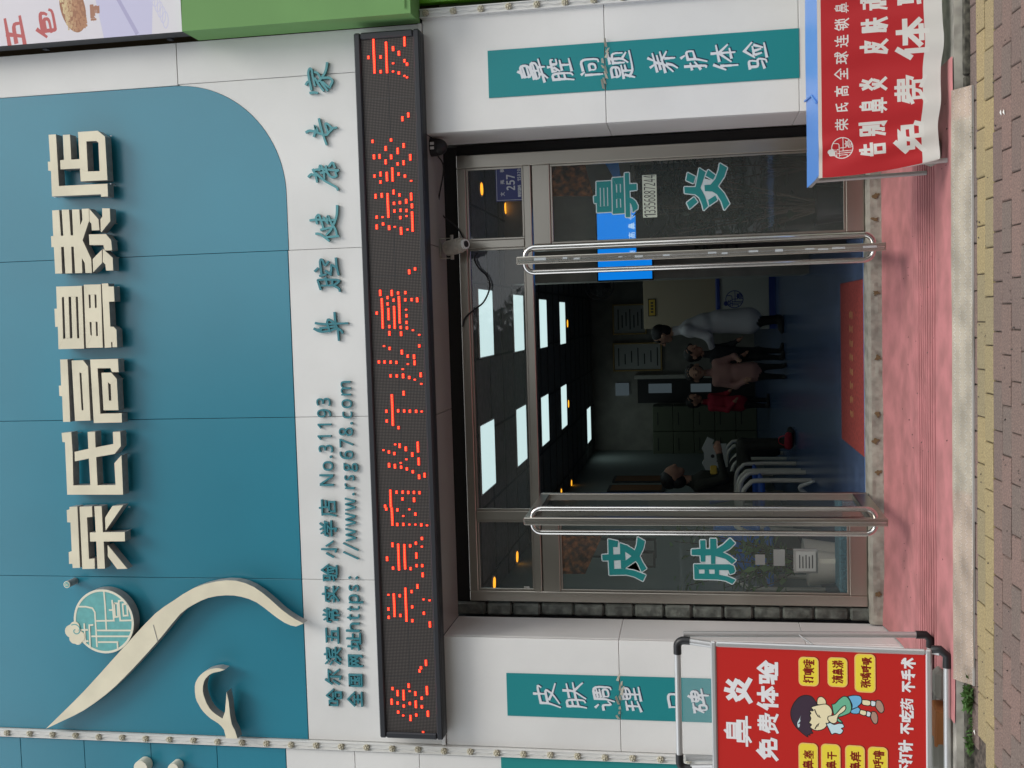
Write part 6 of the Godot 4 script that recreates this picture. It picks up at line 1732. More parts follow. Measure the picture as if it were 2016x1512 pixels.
# ------------------------------------------------------------------ things inside the shop
func build_interior_things() -> void:
	var z := -13.4
	# reception desk
	var a := Vector3(-0.2187, 0.8498, -13.4)
	var b := Vector3(0.4667, 0.8381, -13.4)
	var t := thing("reception_desk", Vector3((a.x + b.x) / 2, 0.16, z), "white reception desk with a blue round emblem and blue trim", "desk")
	var d := MB.new(); d.bx(a.x, b.x, 0.235, a.y - 0.02, z - 0.5, z, 0.004)
	part("front_panel", d, M["white_desk"], t)
	var tp := MB.new(); tp.bx(a.x - 0.02, b.x + 0.02, a.y - 0.0195, a.y + 0.02, z - 0.55, z + 0.03, 0.004)
	part("counter_edge", tp, M["desk_blue"], t)
	var pl := MB.new(); pl.bx(a.x, b.x, 0.16, 0.2345, z - 0.48, z - 0.006)
	part("plinth", pl, M["desk_blue"], t)
	var em := MB.new()
	var ce := Vector2(lerpf(a.x, b.x, 0.55), lerpf(0.235, a.y, 0.68))
	var ring := PackedVector2Array()
	for i in 33: ring.append(ce + Vector2(cos(TAU * i / 32), sin(TAU * i / 32)) * 0.105)
	strip(em, ribbon(ring, 0.009, 0.009, 0.0), z + 0.001, z + 0.003)
	var j := 0
	for q in "445 856 449 571 406 351 275 277 -796 269|913 -63 470 -78 -267 -75|11 232 31 -345 662 -320|359 -212 361 -313|569 -386 571 -496 157 -493 145 -391 560 -385|668 -692 647 -541 35 -556 52 -948|557 -806 546 -665 188 -675 200 -816 539 -805|-288 219 -265 -920|-477 423 -449 -870|-652 210 -638 -427 -846 -426|-288 910 -276 553|-92 654 -691 649|-637 778 -628 554|-115 361 -127 484 -830 494".split("|"):
		var p := pts(q)
		for k in p.size(): p[k] = ce + p[k] * 0.105
		strip(em, ribbon(p, 0.008, 0.008, 0.3), z + 0.001, z + 0.0034 + j * 0.0002); j += 1
	em.ball(V(ce + Vector2(-0.05, 0.105), z + 0.002), Vector3(0.03, 0.026, 0.004), 10, 6)
	part("emblem", em, M["print_blue"], t)
	# beige partition behind it, with a small yellow sign
	var p0 := Vector3(-0.1917, 1.8062, -14.2)
	var p1 := Vector3(0.3946, 0.8122, -14.2)
	var bo := MB.new(); bo.bx(p0.x, p1.x + 0.6, 0.16, p0.y, -14.3, -14.2, 0.004)
	solo("partition_board", bo, M["beige_board"], Vector3((p0.x + p1.x) / 2, 0.16, -14.25), "plain beige partition board behind the reception desk", "partition")
	var y0 := Vector3(-0.0243, 1.7481, -14.18)
	var y1 := Vector3(0.2081, 1.6428, -14.18)
	var ys := thing("yellow_wall_sign", Vector3((y0.x + y1.x) / 2, y1.y, -14.19), "small yellow sign with a dark border on the beige partition", "sign")
	var yb := MB.new(); yb.bx(y0.x, y1.x, y1.y, y0.y, -14.196, -14.190)
	part("border", yb, M["print_dark"], ys)
	var yf := MB.new(); yf.bx(y0.x + 0.012, y1.x - 0.012, y1.y + 0.012, y0.y - 0.012, -14.1895, -14.187)
	part("face", yf, M["yellow_sign"], ys)
	var yt := MB.new()
	for i in 4: yt.bx(lerpf(y0.x, y1.x, 0.2 + 0.17 * i), lerpf(y0.x, y1.x, 0.3 + 0.17 * i), lerpf(y1.y, y0.y, 0.35), lerpf(y1.y, y0.y, 0.65), -14.1865, -14.185)
	part("lettering", yt, M["print_dark"], ys)
	# framed notices on the back wall, framed pictures on the left wall
	framed(Vector3(-0.3309, 2.501, -17.95), Vector3(0.1919, 1.9257, -17.95), "gold framed notice high on the back wall, right one", "notice")
	framed(Vector3(-0.9514, 2.507, -17.95), Vector3(-0.4637, 1.6767, -17.95), "gold framed certificate with dark text lines, left one on the back wall", "certificate")
	for q in [[[-14.9734, -14.4496, 1.5591, 2.3018], "dark framed picture on the left wall, farther one"], [[-14.1586, -13.6543, 1.5673, 2.3126], "dark framed picture on the left wall, nearer one"]]:
		var w: Array = q[0]
		var fr := thing("wall_picture", Vector3(-2.28, w[2], (w[0] + w[1]) / 2), q[1], "picture", "dark pictures on the left wall")
		var m := MB.new(); m.bx(-2.298, -2.275, w[2], w[3], w[0], w[1], 0.004)
		part("frame", m, M["print_dark"], fr)
		var s := MB.new(); s.bx(-2.2745, -2.272, w[2] + 0.04, w[3] - 0.04, w[0] + 0.04, w[1] - 0.04)
		part("sheet", s, M["wood"], fr)
	# two frames and a slip behind the left pane
	for q in [[Vector3(-2.0826, 2.1602, -9), Vector3(-1.9098, 1.5157, -9), "upper framed sheet seen behind the left pane"], [Vector3(-2.0223, 1.6605, -8.4), Vector3(-1.8851, 1.5042, -8.4), "small framed sheet seen beside the left pane's upper sticker"]]:
		var g := thing("framed_sheet", (q[0] + q[1]) / 2, q[2], "picture", "frames behind the left pane")
		var m := MB.new(); m.bx(q[0].x, q[1].x, q[1].y, q[0].y, q[0].z - 0.03, q[0].z, 0.004)
		part("frame", m, M["print_dark"], g)
		var s := MB.new(); s.bx(q[0].x + 0.02, q[1].x - 0.02, q[1].y + 0.02, q[0].y - 0.02, q[0].z + 0.0005, q[0].z + 0.002)
		part("sheet", s, M["room_wall_green"], g)
	# door to the back room with lit glazing
	var dx0 := -1.3932; var dx1 := -1.0849
	var bd := thing("back_room_door", Vector3((dx0 + dx1) / 2, 0.16, -17.95), "dark glazed door with pale panes in the back wall", "door")
	var db := MB.new(); db.bx(dx0 - 0.1, dx1, 0.16, 2.1, -17.99, -17.95)
	part("leaf", db, M["print_dark"], bd)
	var df := MB.new(); df.bx(dx1 + 0.001, dx1 + 0.07, 0.16, 2.15, -17.99, -17.9, 0.005)
	part("casing", df, M["white_desk"], bd)
	for q in [[Vector3(-1.3578, 2.4727, -17.94), Vector3(-1.1459, 2.2445, -17.94)], [Vector3(-1.3242, 1.9152, -17.94), Vector3(-1.168, 1.53, -17.94)], [Vector3(-1.3193, 1.2125, -17.94), Vector3(-1.1803, 0.8748, -17.94)]]:
		var m := MB.new(); m.bx(q[0].x, q[1].x, q[1].y, q[0].y, -17.949, -17.94)
		part("pane", m, M["far_glow"], bd)
	# cupboards along the back wall
	var c0 := Vector3(-2.3542, 1.845, -17.5)
	var c1 := Vector3(-1.5094, 0.3209, -17.5)
	var cb := thing("locker_cupboard", Vector3((c0.x + c1.x) / 2, 0.16, -17.6), "dark olive cupboard of lockers standing against the back wall", "cupboard")
	for i in 5:
		for k in 2:
			var m := MB.new()
			var h := (c0.y - 0.16) / 5.0; var w := (c1.x - c0.x) / 2.0
			m.bx(c0.x + k * w + 0.004, c0.x + (k + 1) * w - 0.004, 0.16 + i * h + 0.004, 0.16 + (i + 1) * h - 0.004, -17.95, -17.5, 0.006)
			part("locker", m, M["cabinet"], cb)
			var s := MB.new(); s.bx(c0.x + k * w + w * 0.25, c0.x + (k + 1) * w - w * 0.25, 0.16 + (i + 0.72) * h, 0.16 + (i + 0.76) * h, -17.4995, -17.497)
			part("label_slot", s, M["print_dark"], cb)
	# wall screen
	var s0 := Vector3(0.3157, 1.9909, -9.4)
	var s1 := Vector3(0.9368, 1.5176, -9.4)
	var sc := thing("wall_screen", Vector3((s0.x + s1.x) / 2, s1.y, -9.5), "bright blue display screen on the pier right of the doors", "screen")
	var sb := MB.new(); sb.bx(s0.x - 0.012, s1.x + 0.012, s1.y - 0.012, s0.y + 0.012, -9.46, -9.405, 0.004)
	part("bezel", sb, M["black_plastic"], sc)
	var sd := MB.new(); sd.quad(Vector3(s0.x, s1.y, -9.404), Vector3(s1.x, s1.y, -9.404), Vector3(s1.x, s0.y, -9.404), Vector3(s0.x, s0.y, -9.404))
	part("screen", sd, M["screen_blue"], sc)
	var st := MB.new()
	for i in 5: char_mesh("荣氏高鼻专"[i], Vector2(lerpf(s0.x, s1.x, 0.36 + 0.13 * i), lerpf(s1.y, s0.y, 0.36)), 0.062, 0.062, 0.006, -9.4035, -9.402, st)
	for i in 6: st.bx(lerpf(s0.x, s1.x, 0.34 + 0.1 * i), lerpf(s0.x, s1.x, 0.39 + 0.1 * i), lerpf(s1.y, s0.y, 0.15), lerpf(s1.y, s0.y, 0.21), -9.4035, -9.402)
	part("lettering", st, M["screen_text"], sc)
	# wall fan above the notice
	var fn := Vector3(0.4202, 2.4216, -14.6)
	var ft := thing("wall_fan", Vector3(fn.x, fn.y - 0.15, -14.6), "black wall fan in the far right corner near the ceiling", "fan")
	var fh := MB.new(); fh.cyl(fn + Vector3(0, 0, 0), fn + Vector3(0, 0, -0.1), 0.06, 0.05, 14)
	part("motor", fh, M["black_plastic"], ft)
	var fg := MB.new()
	for i in 3:
		var rr := 0.08 + 0.06 * i
		var cp := PackedVector3Array()
		for k in 24: cp.append(fn + Vector3(cos(TAU * k / 24) * rr, sin(TAU * k / 24) * rr, 0.03))
		fg.tube(cp, 0.007, 6, -1.0, true)
	for i in 12: fg.cyl(fn + Vector3(0, 0, 0.03), fn + Vector3(cos(TAU * i / 12) * 0.2, sin(TAU * i / 12) * 0.2, 0.03), 0.004, 0.004, 5)
	part("guard", fg, M["black_plastic"], ft)
	for i in 4:
		var bl := MB.new()
		bl.tf = Transform3D(Basis(Vector3.BACK, TAU * i / 4) * Basis(Vector3.UP, 0.5), fn)
		bl.bx(0.03, 0.17, -0.045, 0.045, -0.002, 0.002)
		part("blade", bl, M["black_plastic"], ft)
	# doorway carpet
	var k0 := Vector3(-1.0467, 0.16, -7.579)
	var k1 := Vector3(0.1785, 0.16, -6.6173)
	k0.x = -0.9009930337344176; k1.x = 0.17423730501305568
	var cm := MB.new()
	cm.bx(k0.x, k1.x, 0.1605, 0.172, k0.z, k1.z, 0.004)
	var ct := thing("red_door_mat", Vector3((k0.x + k1.x) / 2, 0.16, (k0.z + k1.z) / 2), "red carpet mat with faded gold print lying inside the door", "door mat")
	part("carpet", cm, M["carpet_red"], ct)
	var gp := MB.new()
	var rng := RandomNumberGenerator.new()
	rng.seed = 3
	for i in 8:
		var gx := lerpf(k0.x, k1.x, 0.2 + 0.085 * i)
		var gz := lerpf(k0.z, k1.z, 0.5)
		for s in 3: gp.quad(Vector3(gx - 0.02 + rng.randf() * 0.03, 0.1726, gz + 0.06 - s * 0.05), Vector3(gx + 0.02 + rng.randf() * 0.02, 0.1726, gz + 0.06 - s * 0.05), Vector3(gx + 0.02, 0.1726, gz + 0.045 - s * 0.05), Vector3(gx - 0.02, 0.1726, gz + 0.045 - s * 0.05))
	part("worn_print", gp, M["gold_print"], ct)
	chairs()
	plants()

func framed(a: Vector3, b: Vector3, label: String, cat: String) -> void:
	var t := thing("framed_notice", Vector3((a.x + b.x) / 2, b.y, a.z), label, cat)
	for q in [[a.x, b.x, a.y - 0.03, a.y], [a.x, b.x, b.y, b.y + 0.03], [a.x, a.x + 0.03, b.y + 0.0301, a.y - 0.0301], [b.x - 0.03, b.x, b.y + 0.0301, a.y - 0.0301]]:
		var m := MB.new(); m.bx(q[0], q[1], q[2], q[3], a.z - 0.045, a.z, 0.006)
		part("frame", m, M["frame_gold"], t)
	var s := MB.new(); s.bx(a.x + 0.03, b.x - 0.03, b.y + 0.03, a.y - 0.03, a.z - 0.04, a.z - 0.02)
	part("sheet", s, M["paper"], t)
	var l := MB.new()
	var rows := 7
	for i in rows:
		var y := lerpf(a.y - 0.1, b.y + 0.08, float(i) / (rows - 1))
		l.bx(a.x + 0.09 + 0.03 * (i % 3), b.x - 0.09 - 0.05 * ((i * 2) % 3), y - 0.009, y + 0.009, a.z - 0.0195, a.z - 0.018)
	part("text_lines", l, M["print_dark"], t)

func chairs() -> void:
	# waiting chairs of white tube with blue seats along the left wall
	var spots := [Vector3(-1.7351, 0.16, -9.8737), Vector3(-1.7806, 0.16, -10.8034), Vector3(-1.882, 0.16, -12.3842), Vector3(-1.9231, 0.16, -13.9675)]
	for i in 4:
		var at: Vector3 = spots[i]
		var t := thing("waiting_chair", at, ["nearest white tubular waiting chair with a blue seat on the left", "second nearest white tubular chair, blue seat showing", "third white tubular chair, half covered by a black jacket", "farthest white tubular chair, beside the red bag"][i], "chair", "white tubular waiting chairs")
		for s in [-1, 1]:
			var f := MB.new()
			var zz: float = s * 0.24
			f.tube(smooth3([at + Vector3(0.22, 0.0, zz), at + Vector3(0.22, 0.45, zz), at + Vector3(0.19, 0.54, zz), at + Vector3(0.08, 0.60, zz), at + Vector3(-0.24, 0.60, zz)]), 0.021, 9)
			f.tube(PackedVector3Array([at + Vector3(-0.20, 0.60, zz), at + Vector3(-0.24, 0.0, zz)]), 0.018, 9)
			part("arm_frame", f, M["white_tube"], t)
		var st := MB.new(); st.bx(at.x - 0.22, at.x + 0.22, at.y + 0.40, at.y + 0.44, at.z - 0.215, at.z + 0.215, 0.015)
		part("seat", st, M["seat_blue"], t)
		var bk := MB.new(); bk.tf = Transform3D(Basis(Vector3.BACK, 0.18), at + Vector3(-0.26, 0.68, 0))
		bk.box(Vector3.ZERO, Vector3(0.035, 0.36, 0.43), 0.012)
		part("backrest", bk, M["seat_blue"], t)
		var cr := MB.new(); cr.bar(at + Vector3(0.05, 0.38, -0.24), at + Vector3(0.05, 0.38, 0.24), 0.02, 0.02, Vector3.UP)
		part("cross_bar", cr, M["white_tube"], t)
	var j0: Vector3 = spots[2] + Vector3(0.06, 0.44, 0)
	var jk := figure([[j0 + Vector3(0, 0.04, 0.1), j0 + Vector3(0, 0.04, -0.35), 0.12, 0.15, Color(0.012, 0.012, 0.014)], [j0 + Vector3(0.14, 0.0, 0), j0 + Vector3(0.20, -0.35, -0.1), 0.09, 0.06, Color(0.012, 0.012, 0.014)], [j0 + Vector3(-0.1, 0.1, -0.1), j0 + Vector3(-0.1, 0.3, -0.15), 0.12, 0.1, Color(0.015, 0.014, 0.016)]], 0.03, 0.06)
	solo("black_jacket", jk, M["figure"], j0, "bulky black jacket heaped on the third waiting chair", "jacket")
	var r0 := Vector3(-1.3306, 0.16, -11.0564)
	var rb := figure([[r0 + Vector3(-0.05, 0.07, 0), r0 + Vector3(0.06, 0.07, 0.03), 0.045, 0.04, Color(0.30, 0.015, 0.03)]], 0.02, 0.04)
	var bag := thing("red_bag", r0, "small red bag on the floor beside the farthest chair", "bag")
	part("bag_body", rb, M["figure"], bag)
	var hd := MB.new(); hd.tube(smooth3([r0 + Vector3(-0.05, 0.10, 0), r0 + Vector3(-0.02, 0.16, 0), r0 + Vector3(0.04, 0.16, 0.02), r0 + Vector3(0.06, 0.10, 0.03)]), 0.005, 7)
	part("handle", hd, M["red_plastic"], bag)
	# white shirt with small print hanging behind the chairs
	var s0 := Vector3(-1.6879, 0.966, -12.6)
	var sh := thing("white_t_shirt", s0 + Vector3(0, -0.3, 0), "white T-shirt with small dark print hanging at the left wall", "T-shirt")
	var p := PackedVector2Array()
	for q in [[-0.09, 0.13], [-0.045, 0.105], [0.045, 0.105], [0.09, 0.13], [0.235, 0.06], [0.20, -0.02], [0.145, 0.005], [0.15, -0.17], [-0.15, -0.17], [-0.145, 0.005], [-0.20, -0.02], [-0.235, 0.06]]: p.append(Vector2(s0.x + q[0] * 0.95, s0.y + q[1] * 0.95))
	var sm := MB.new(); sm.poly(p, s0.z - 0.06, s0.z)
	part("shirt", sm, M["cloth_white"], sh)
	var pr := MB.new()
	for i in 5: pr.bx(s0.x - 0.07 + 0.03 * i, s0.x - 0.05 + 0.03 * i, s0.y - 0.06, s0.y - 0.045, s0.z + 0.001, s0.z + 0.002)
	pr.cyl(Vector3(s0.x, s0.y, s0.z + 0.001), Vector3(s0.x, s0.y, s0.z + 0.002), 0.022, 0.022, 16)
	part("chest_print", pr, M["print_dark"], sh)
	# white shoe-like slipper near the door
	var w0 := Vector3(-1.545, 0.16, -9.3726)
	var wp := MB.new()
	wp.tube(smooth3([w0 + Vector3(-0.09, 0.03, -0.1), w0 + Vector3(0.0, 0.12, -0.05), w0 + Vector3(0.05, 0.05, 0.02), w0 + Vector3(0.08, 0.02, 0.1)]), 0.022, 8, 0.012)
	solo("white_strap", wp, M["cloth_white"], w0, "pale curled strap lying on the floor by the nearest chair", "strap")

func plants() -> void:
	# things seen through the left side pane
	var k := 0
	for q in [[Vector3(-1.838, 0.16, -7.7), 0.95, "bushy potted plant behind the left pane, nearer the door jamb"], [Vector3(-1.822, 0.16, -8), 1.2, "taller potted plant behind the left pane, partly hidden by the lower sticker"], [Vector3(0.66, 0.16, -7.0), 1.35, "tall added plant, near-black leaves painting the dark reflection in the right pane"], [Vector3(0.95, 0.16, -7.15), 1.5, "tallest added near-black plant painting dark reflection, beside the right door jamb"]]:  # right-hand pair added to paint the dark tree reflection
		var at: Vector3 = q[0]
		var t := thing("potted_plant", at, q[2], "plant", "potted plants inside the left pane")
		var pot := MB.new(); pot.cyl(at, at + Vector3(0, 0.24, 0), 0.10, 0.13, 18)
		part("pot", pot, M["white_tube"] if k < 2 else M["black_plastic"], t)
		var rng := RandomNumberGenerator.new()
		rng.seed = 21 + k
		var st := MB.new(); var lf := MB.new()
		for i in (9 if k < 2 else 22):
			var top := at + Vector3(rng.randf_range(-0.22, 0.22), q[1] * rng.randf_range(0.6, 1.0), rng.randf_range(-0.2, 0.2))
			st.tube(PackedVector3Array([at + Vector3(rng.randf_range(-0.04, 0.04), 0.2, 0), at.lerp(top, 0.6) + Vector3(0, 0.05, 0), top]), 0.006, 5, 0.003)
			for m in 16:
				var o := at.lerp(top, rng.randf_range(0.45, 1.05)) + Vector3(rng.randf_range(-0.04, 0.04), rng.randf_range(0, 0.05), rng.randf_range(-0.04, 0.04))
				var d := Vector3(rng.randf_range(-1, 1), rng.randf_range(-0.2, 0.8), rng.randf_range(-1, 1)).normalized()
				var l := rng.randf_range(0.07, 0.14)
				var s := d.cross(Vector3.UP).normalized() * l * 0.22
				lf.quad(o, o + d * l * 0.5 + s, o + d * l - Vector3(0, l * 0.2, 0), o + d * l * 0.5 - s)
		part("stem", st, M["bark"], t)
		part("foliage", lf, M["leaf_brightened"] if k < 2 else M["leaf_reflected_dark"], t)
		k += 1
	var ds := MB.new(); ds.bx(0.42, 1.02, 0.161, 1.55, -7.36, -7.33, 0.004)  # added black sheet, paints the lack of light behind the pane
	solo("shade_sheet", ds, M["shade_sheet_black"], Vector3(0.72, 0.16, -7.34), "added dark sheet standing in for the unlit depth behind the right pane", "added shade sheet")
	var c := Vector3(-2.032, 0.16, -8.914)
	var ch := thing("blue_armchair", c, "white tubular chair with a blue seat behind the left pane", "chair")
	for s in [-1, 1]:
		var f := MB.new()
		f.tube(smooth3([c + Vector3(s * 0.23, 0, 0.2), c + Vector3(s * 0.23, 0.5, 0.2), c + Vector3(s * 0.23, 0.63, 0.1), c + Vector3(s * 0.23, 0.64, -0.2), c + Vector3(s * 0.23, 0, -0.22)]), 0.019, 9)
		part("arm_frame", f, M["white_tube"], ch)
	var se := MB.new(); se.bx(c.x - 0.21, c.x + 0.21, c.y + 0.40, c.y + 0.45, c.z - 0.2, c.z + 0.2, 0.015)
	part("seat", se, M["seat_blue_brightened"], ch)
	var ba := MB.new(); ba.bx(c.x - 0.21, c.x + 0.21, c.y + 0.48, c.y + 0.86, c.z - 0.25, c.z - 0.21, 0.012)
	part("backrest", ba, M["seat_blue_brightened"], ch)
	var r0 := Vector3(-1.9809, 0.16, -7.7993)
	var r1 := Vector3(-1.5166, 0.16, -7.3469)
	var rg := MB.new(); rg.bx(-1.78, -1.20, 0.161, 0.30, -7.0, -6.78, 0.01)
	solo("woven_planter_box", rg, M["rug_teal"], Vector3(-1.49, 0.16, -6.9), "low teal woven planter box behind the bottom of the left pane", "planter")
	var n0 := Vector3(-1.6855, 0.5468, -6.95)
	var n1 := Vector3(-1.5582, 0.4246, -6.95)
	var nt := thing("notice_stand", Vector3((n0.x + n1.x) / 2, 0.16, -6.97), "small white printed notice on a short stand behind the left pane", "notice stand")
	var nb := MB.new(); nb.bx(n0.x, n1.x, n1.y, n0.y, -6.965, -6.955)
	part("sheet", nb, M["paper"], nt)
	var nf := MB.new(); nf.bx(n0.x - 0.015, n1.x + 0.015, n1.y - 0.015, n0.y + 0.015, -6.99, -6.9655, 0.004)
	part("frame", nf, M["table_metal"], nt)
	var np := MB.new(); np.bar(Vector3((n0.x + n1.x) / 2, 0.30, -6.98), Vector3((n0.x + n1.x) / 2, n1.y - 0.015, -6.98), 0.03, 0.015)
	part("post", np, M["white_tube"], nt)
	var ntx := MB.new()
	for i in 5: ntx.bx(n0.x + 0.02, n1.x - 0.02 - 0.01 * (i % 2), n0.y - 0.025 - i * 0.02, n0.y - 0.018 - i * 0.02, -6.9545, -6.9535)
	part("text_lines", ntx, M["print_dark"], nt)
	# added brown sheets in both panes; the left one paints a street reflection
	for q in [[[Vector3(-1.4543, 2.0828, -6.9), Vector3(-1.4527, 1.7955, -6.9), Vector3(-1.7058, 1.9129, -6.9), Vector3(-1.7079, 2.0896, -6.9)], "added brown hanging painting a street reflection in the left pane"], [[Vector3(1.0135, 2.0896, -6.9), Vector3(1.0007, 1.8512, -6.9), Vector3(0.7765, 1.7975, -6.9), Vector3(0.7909, 2.0958, -6.9)], "added brown mottled hanging in the top corner behind the right pane"]]:
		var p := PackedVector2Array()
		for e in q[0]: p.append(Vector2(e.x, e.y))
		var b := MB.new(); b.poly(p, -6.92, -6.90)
		solo("brown_stand_in", b, M["brown_stand_in"], q[0][2], q[1], "hanging", "added brown hangings behind the side panes")
	var bp := PackedVector2Array()
	for e in [Vector3(1.051, 1.7561, -6.88), Vector3(1.0446, 1.6389, -6.88), Vector3(0.8885, 1.6165, -6.88), Vector3(0.891, 1.6653, -6.88)]: bp.append(Vector2(e.x, e.y))
	var bq := MB.new(); bq.poly(bp, -6.89, -6.88)
	solo("blue_pennant", bq, M["poster_blue"], V(bp[0], -6.88), "narrow blue pennant beside the right jamb, above the upper sticker", "pennant")
	var gc := MB.new()  # added solids standing in for street things reflected in the pane
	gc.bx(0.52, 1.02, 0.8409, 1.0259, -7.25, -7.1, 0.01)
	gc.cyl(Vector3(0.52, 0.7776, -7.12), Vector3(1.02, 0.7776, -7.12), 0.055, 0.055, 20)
	solo("grey_stand_in", gc, M["grey_stand_in"], Vector3(0.77, 0.7185, -7.15), "added grey bar and roll painting street reflections behind the right pane", "counter")
	# papers standing among the plants
	var k2 := 0
	for q in [[Vector3(-1.7159, 0.7894, -7.25), Vector3(-1.6455, 0.7246, -7.25), "small white card among the plants behind the left pane"], [Vector3(-1.7098, 0.6723, -7.2), Vector3(-1.5986, 0.5978, -7.2), "larger white card beside the blue chair behind the left pane"]]:
		var b := MB.new(); b.bx(q[0].x, q[1].x, q[1].y, q[0].y, q[0].z - 0.006, q[0].z)
		solo("white_card", b, M["cloth_white"], Vector3(q[0].x, q[1].y, q[0].z), q[2], "card", "white cards behind the left pane")
		k2 += 1

# ------------------------------------------------------------------ people
func figure(bones: Array, cell: float, k: float) -> MB:
	# a smooth union of tapered capsules, meshed with surface nets; vertex colours follow the nearest capsule
	var lo := Vector3(1e9, 1e9, 1e9); var hi := -lo
	for b in bones:
		var r: float = maxf(b[2], b[3]) + k
		for e in 2:
			lo = lo.min(b[e] - Vector3(r, r, r)); hi = hi.max(b[e] + Vector3(r, r, r))
	lo -= Vector3.ONE * cell * 2; hi += Vector3.ONE * cell * 2
	var n := Vector3i(((hi - lo) / cell).ceil()) + Vector3i.ONE
	var f := PackedFloat32Array(); f.resize(n.x * n.y * n.z); f.fill(1.0)
	var own := PackedByteArray(); own.resize(f.size())
	var best := PackedFloat32Array(); best.resize(f.size()); best.fill(9.0)
	for bi in bones.size():
		var b: Array = bones[bi]
		var a: Vector3 = b[0]; var d: Vector3 = b[1] - b[0]
		var ra: float = b[2]; var rb: float = b[3]
		var dd := maxf(d.length_squared(), 1e-9)
		var r := maxf(ra, rb) + k + cell * 2
		var l0 := Vector3i(((a.min(b[1]) - Vector3.ONE * r - lo) / cell).floor()).max(Vector3i.ZERO)
		var h0 := Vector3i(((a.max(b[1]) + Vector3.ONE * r - lo) / cell).ceil()).min(n - Vector3i.ONE)
		for z in range(l0.z, h0.z + 1):
			for y in range(l0.y, h0.y + 1):
				var o := (z * n.y + y) * n.x
				for x in range(l0.x, h0.x + 1):
					var p := lo + Vector3(x, y, z) * cell - a
					var t := clampf(p.dot(d) / dd, 0.0, 1.0)
					var s := (p - d * t).length() - lerpf(ra, rb, t)
					var c := f[o + x]
					if s < best[o + x]: best[o + x] = s; own[o + x] = bi
					if c > 0.9: f[o + x] = s
					else:
						var hh := maxf(k - absf(c - s), 0.0) / k
						f[o + x] = minf(c, s) - hh * hh * k * 0.25
	var mb := MB.new()
	var idx := {}
	for z in n.z - 1:
		for y in n.y - 1:
			for x in n.x - 1:
				var o := (z * n.y + y) * n.x + x
				var m := 0
				for c in 8:
					if f[o + (c & 1) + ((c >> 1) & 1) * n.x + (c >> 2) * n.x * n.y] < 0.0: m |= 1 << c
				if m == 0 or m == 255: continue
				var s := Vector3.ZERO; var cnt := 0
				for e in [[0, 1], [2, 3], [4, 5], [6, 7], [0, 2], [1, 3], [4, 6], [5, 7], [0, 4], [1, 5], [2, 6], [3, 7]]:
					if ((m >> e[0]) & 1) == ((m >> e[1]) & 1): continue
					var pa := Vector3(e[0] & 1, (e[0] >> 1) & 1, e[0] >> 2); var pb := Vector3(e[1] & 1, (e[1] >> 1) & 1, e[1] >> 2)
					var fa := f[o + int(pa.x) + int(pa.y) * n.x + int(pa.z) * n.x * n.y]; var fb := f[o + int(pb.x) + int(pb.y) * n.x + int(pb.z) * n.x * n.y]
					s += pa.lerp(pb, fa / (fa - fb)); cnt += 1
				var gx := f[o + 1] - f[o]; var gy := f[o + n.x] - f[o]; var gz := f[o + n.x * n.y] - f[o]
				var oo := o + n.x * n.y + n.x + 1
				gx += f[oo] - f[oo - 1]; gy += f[oo] - f[oo - n.x]; gz += f[oo] - f[oo - n.x * n.y]
				mb.col = bones[own[o]][4]
				idx[o] = mb.vert(lo + (Vector3(x, y, z) + s / cnt) * cell, Vector3(gx, gy, gz))
	var st := [1, n.x, n.x * n.y]
	for z in range(1, n.z - 1):
		for y in range(1, n.y - 1):
			for x in range(1, n.x - 1):
				var o := (z * n.y + y) * n.x + x
				for a in 3:
					var s0 := f[o] < 0.0; var s1: bool = f[o + st[a]] < 0.0
					if s0 == s1: continue
					var u: int = st[(a + 1) % 3]; var v: int = st[(a + 2) % 3]
					var q := [o, o - u, o - u - v, o - v]
					if not (idx.has(q[0]) and idx.has(q[1]) and idx.has(q[2]) and idx.has(q[3])): continue
					var i0: int = idx[q[0]]; var i1: int = idx[q[1]]; var i2: int = idx[q[2]]; var i3: int = idx[q[3]]
					if s0: mb.ix.append_array(PackedInt32Array([i0, i2, i1, i0, i3, i2]))
					else: mb.ix.append_array(PackedInt32Array([i0, i1, i2, i0, i2, i3]))
	mb.col = Color.WHITE
	return mb

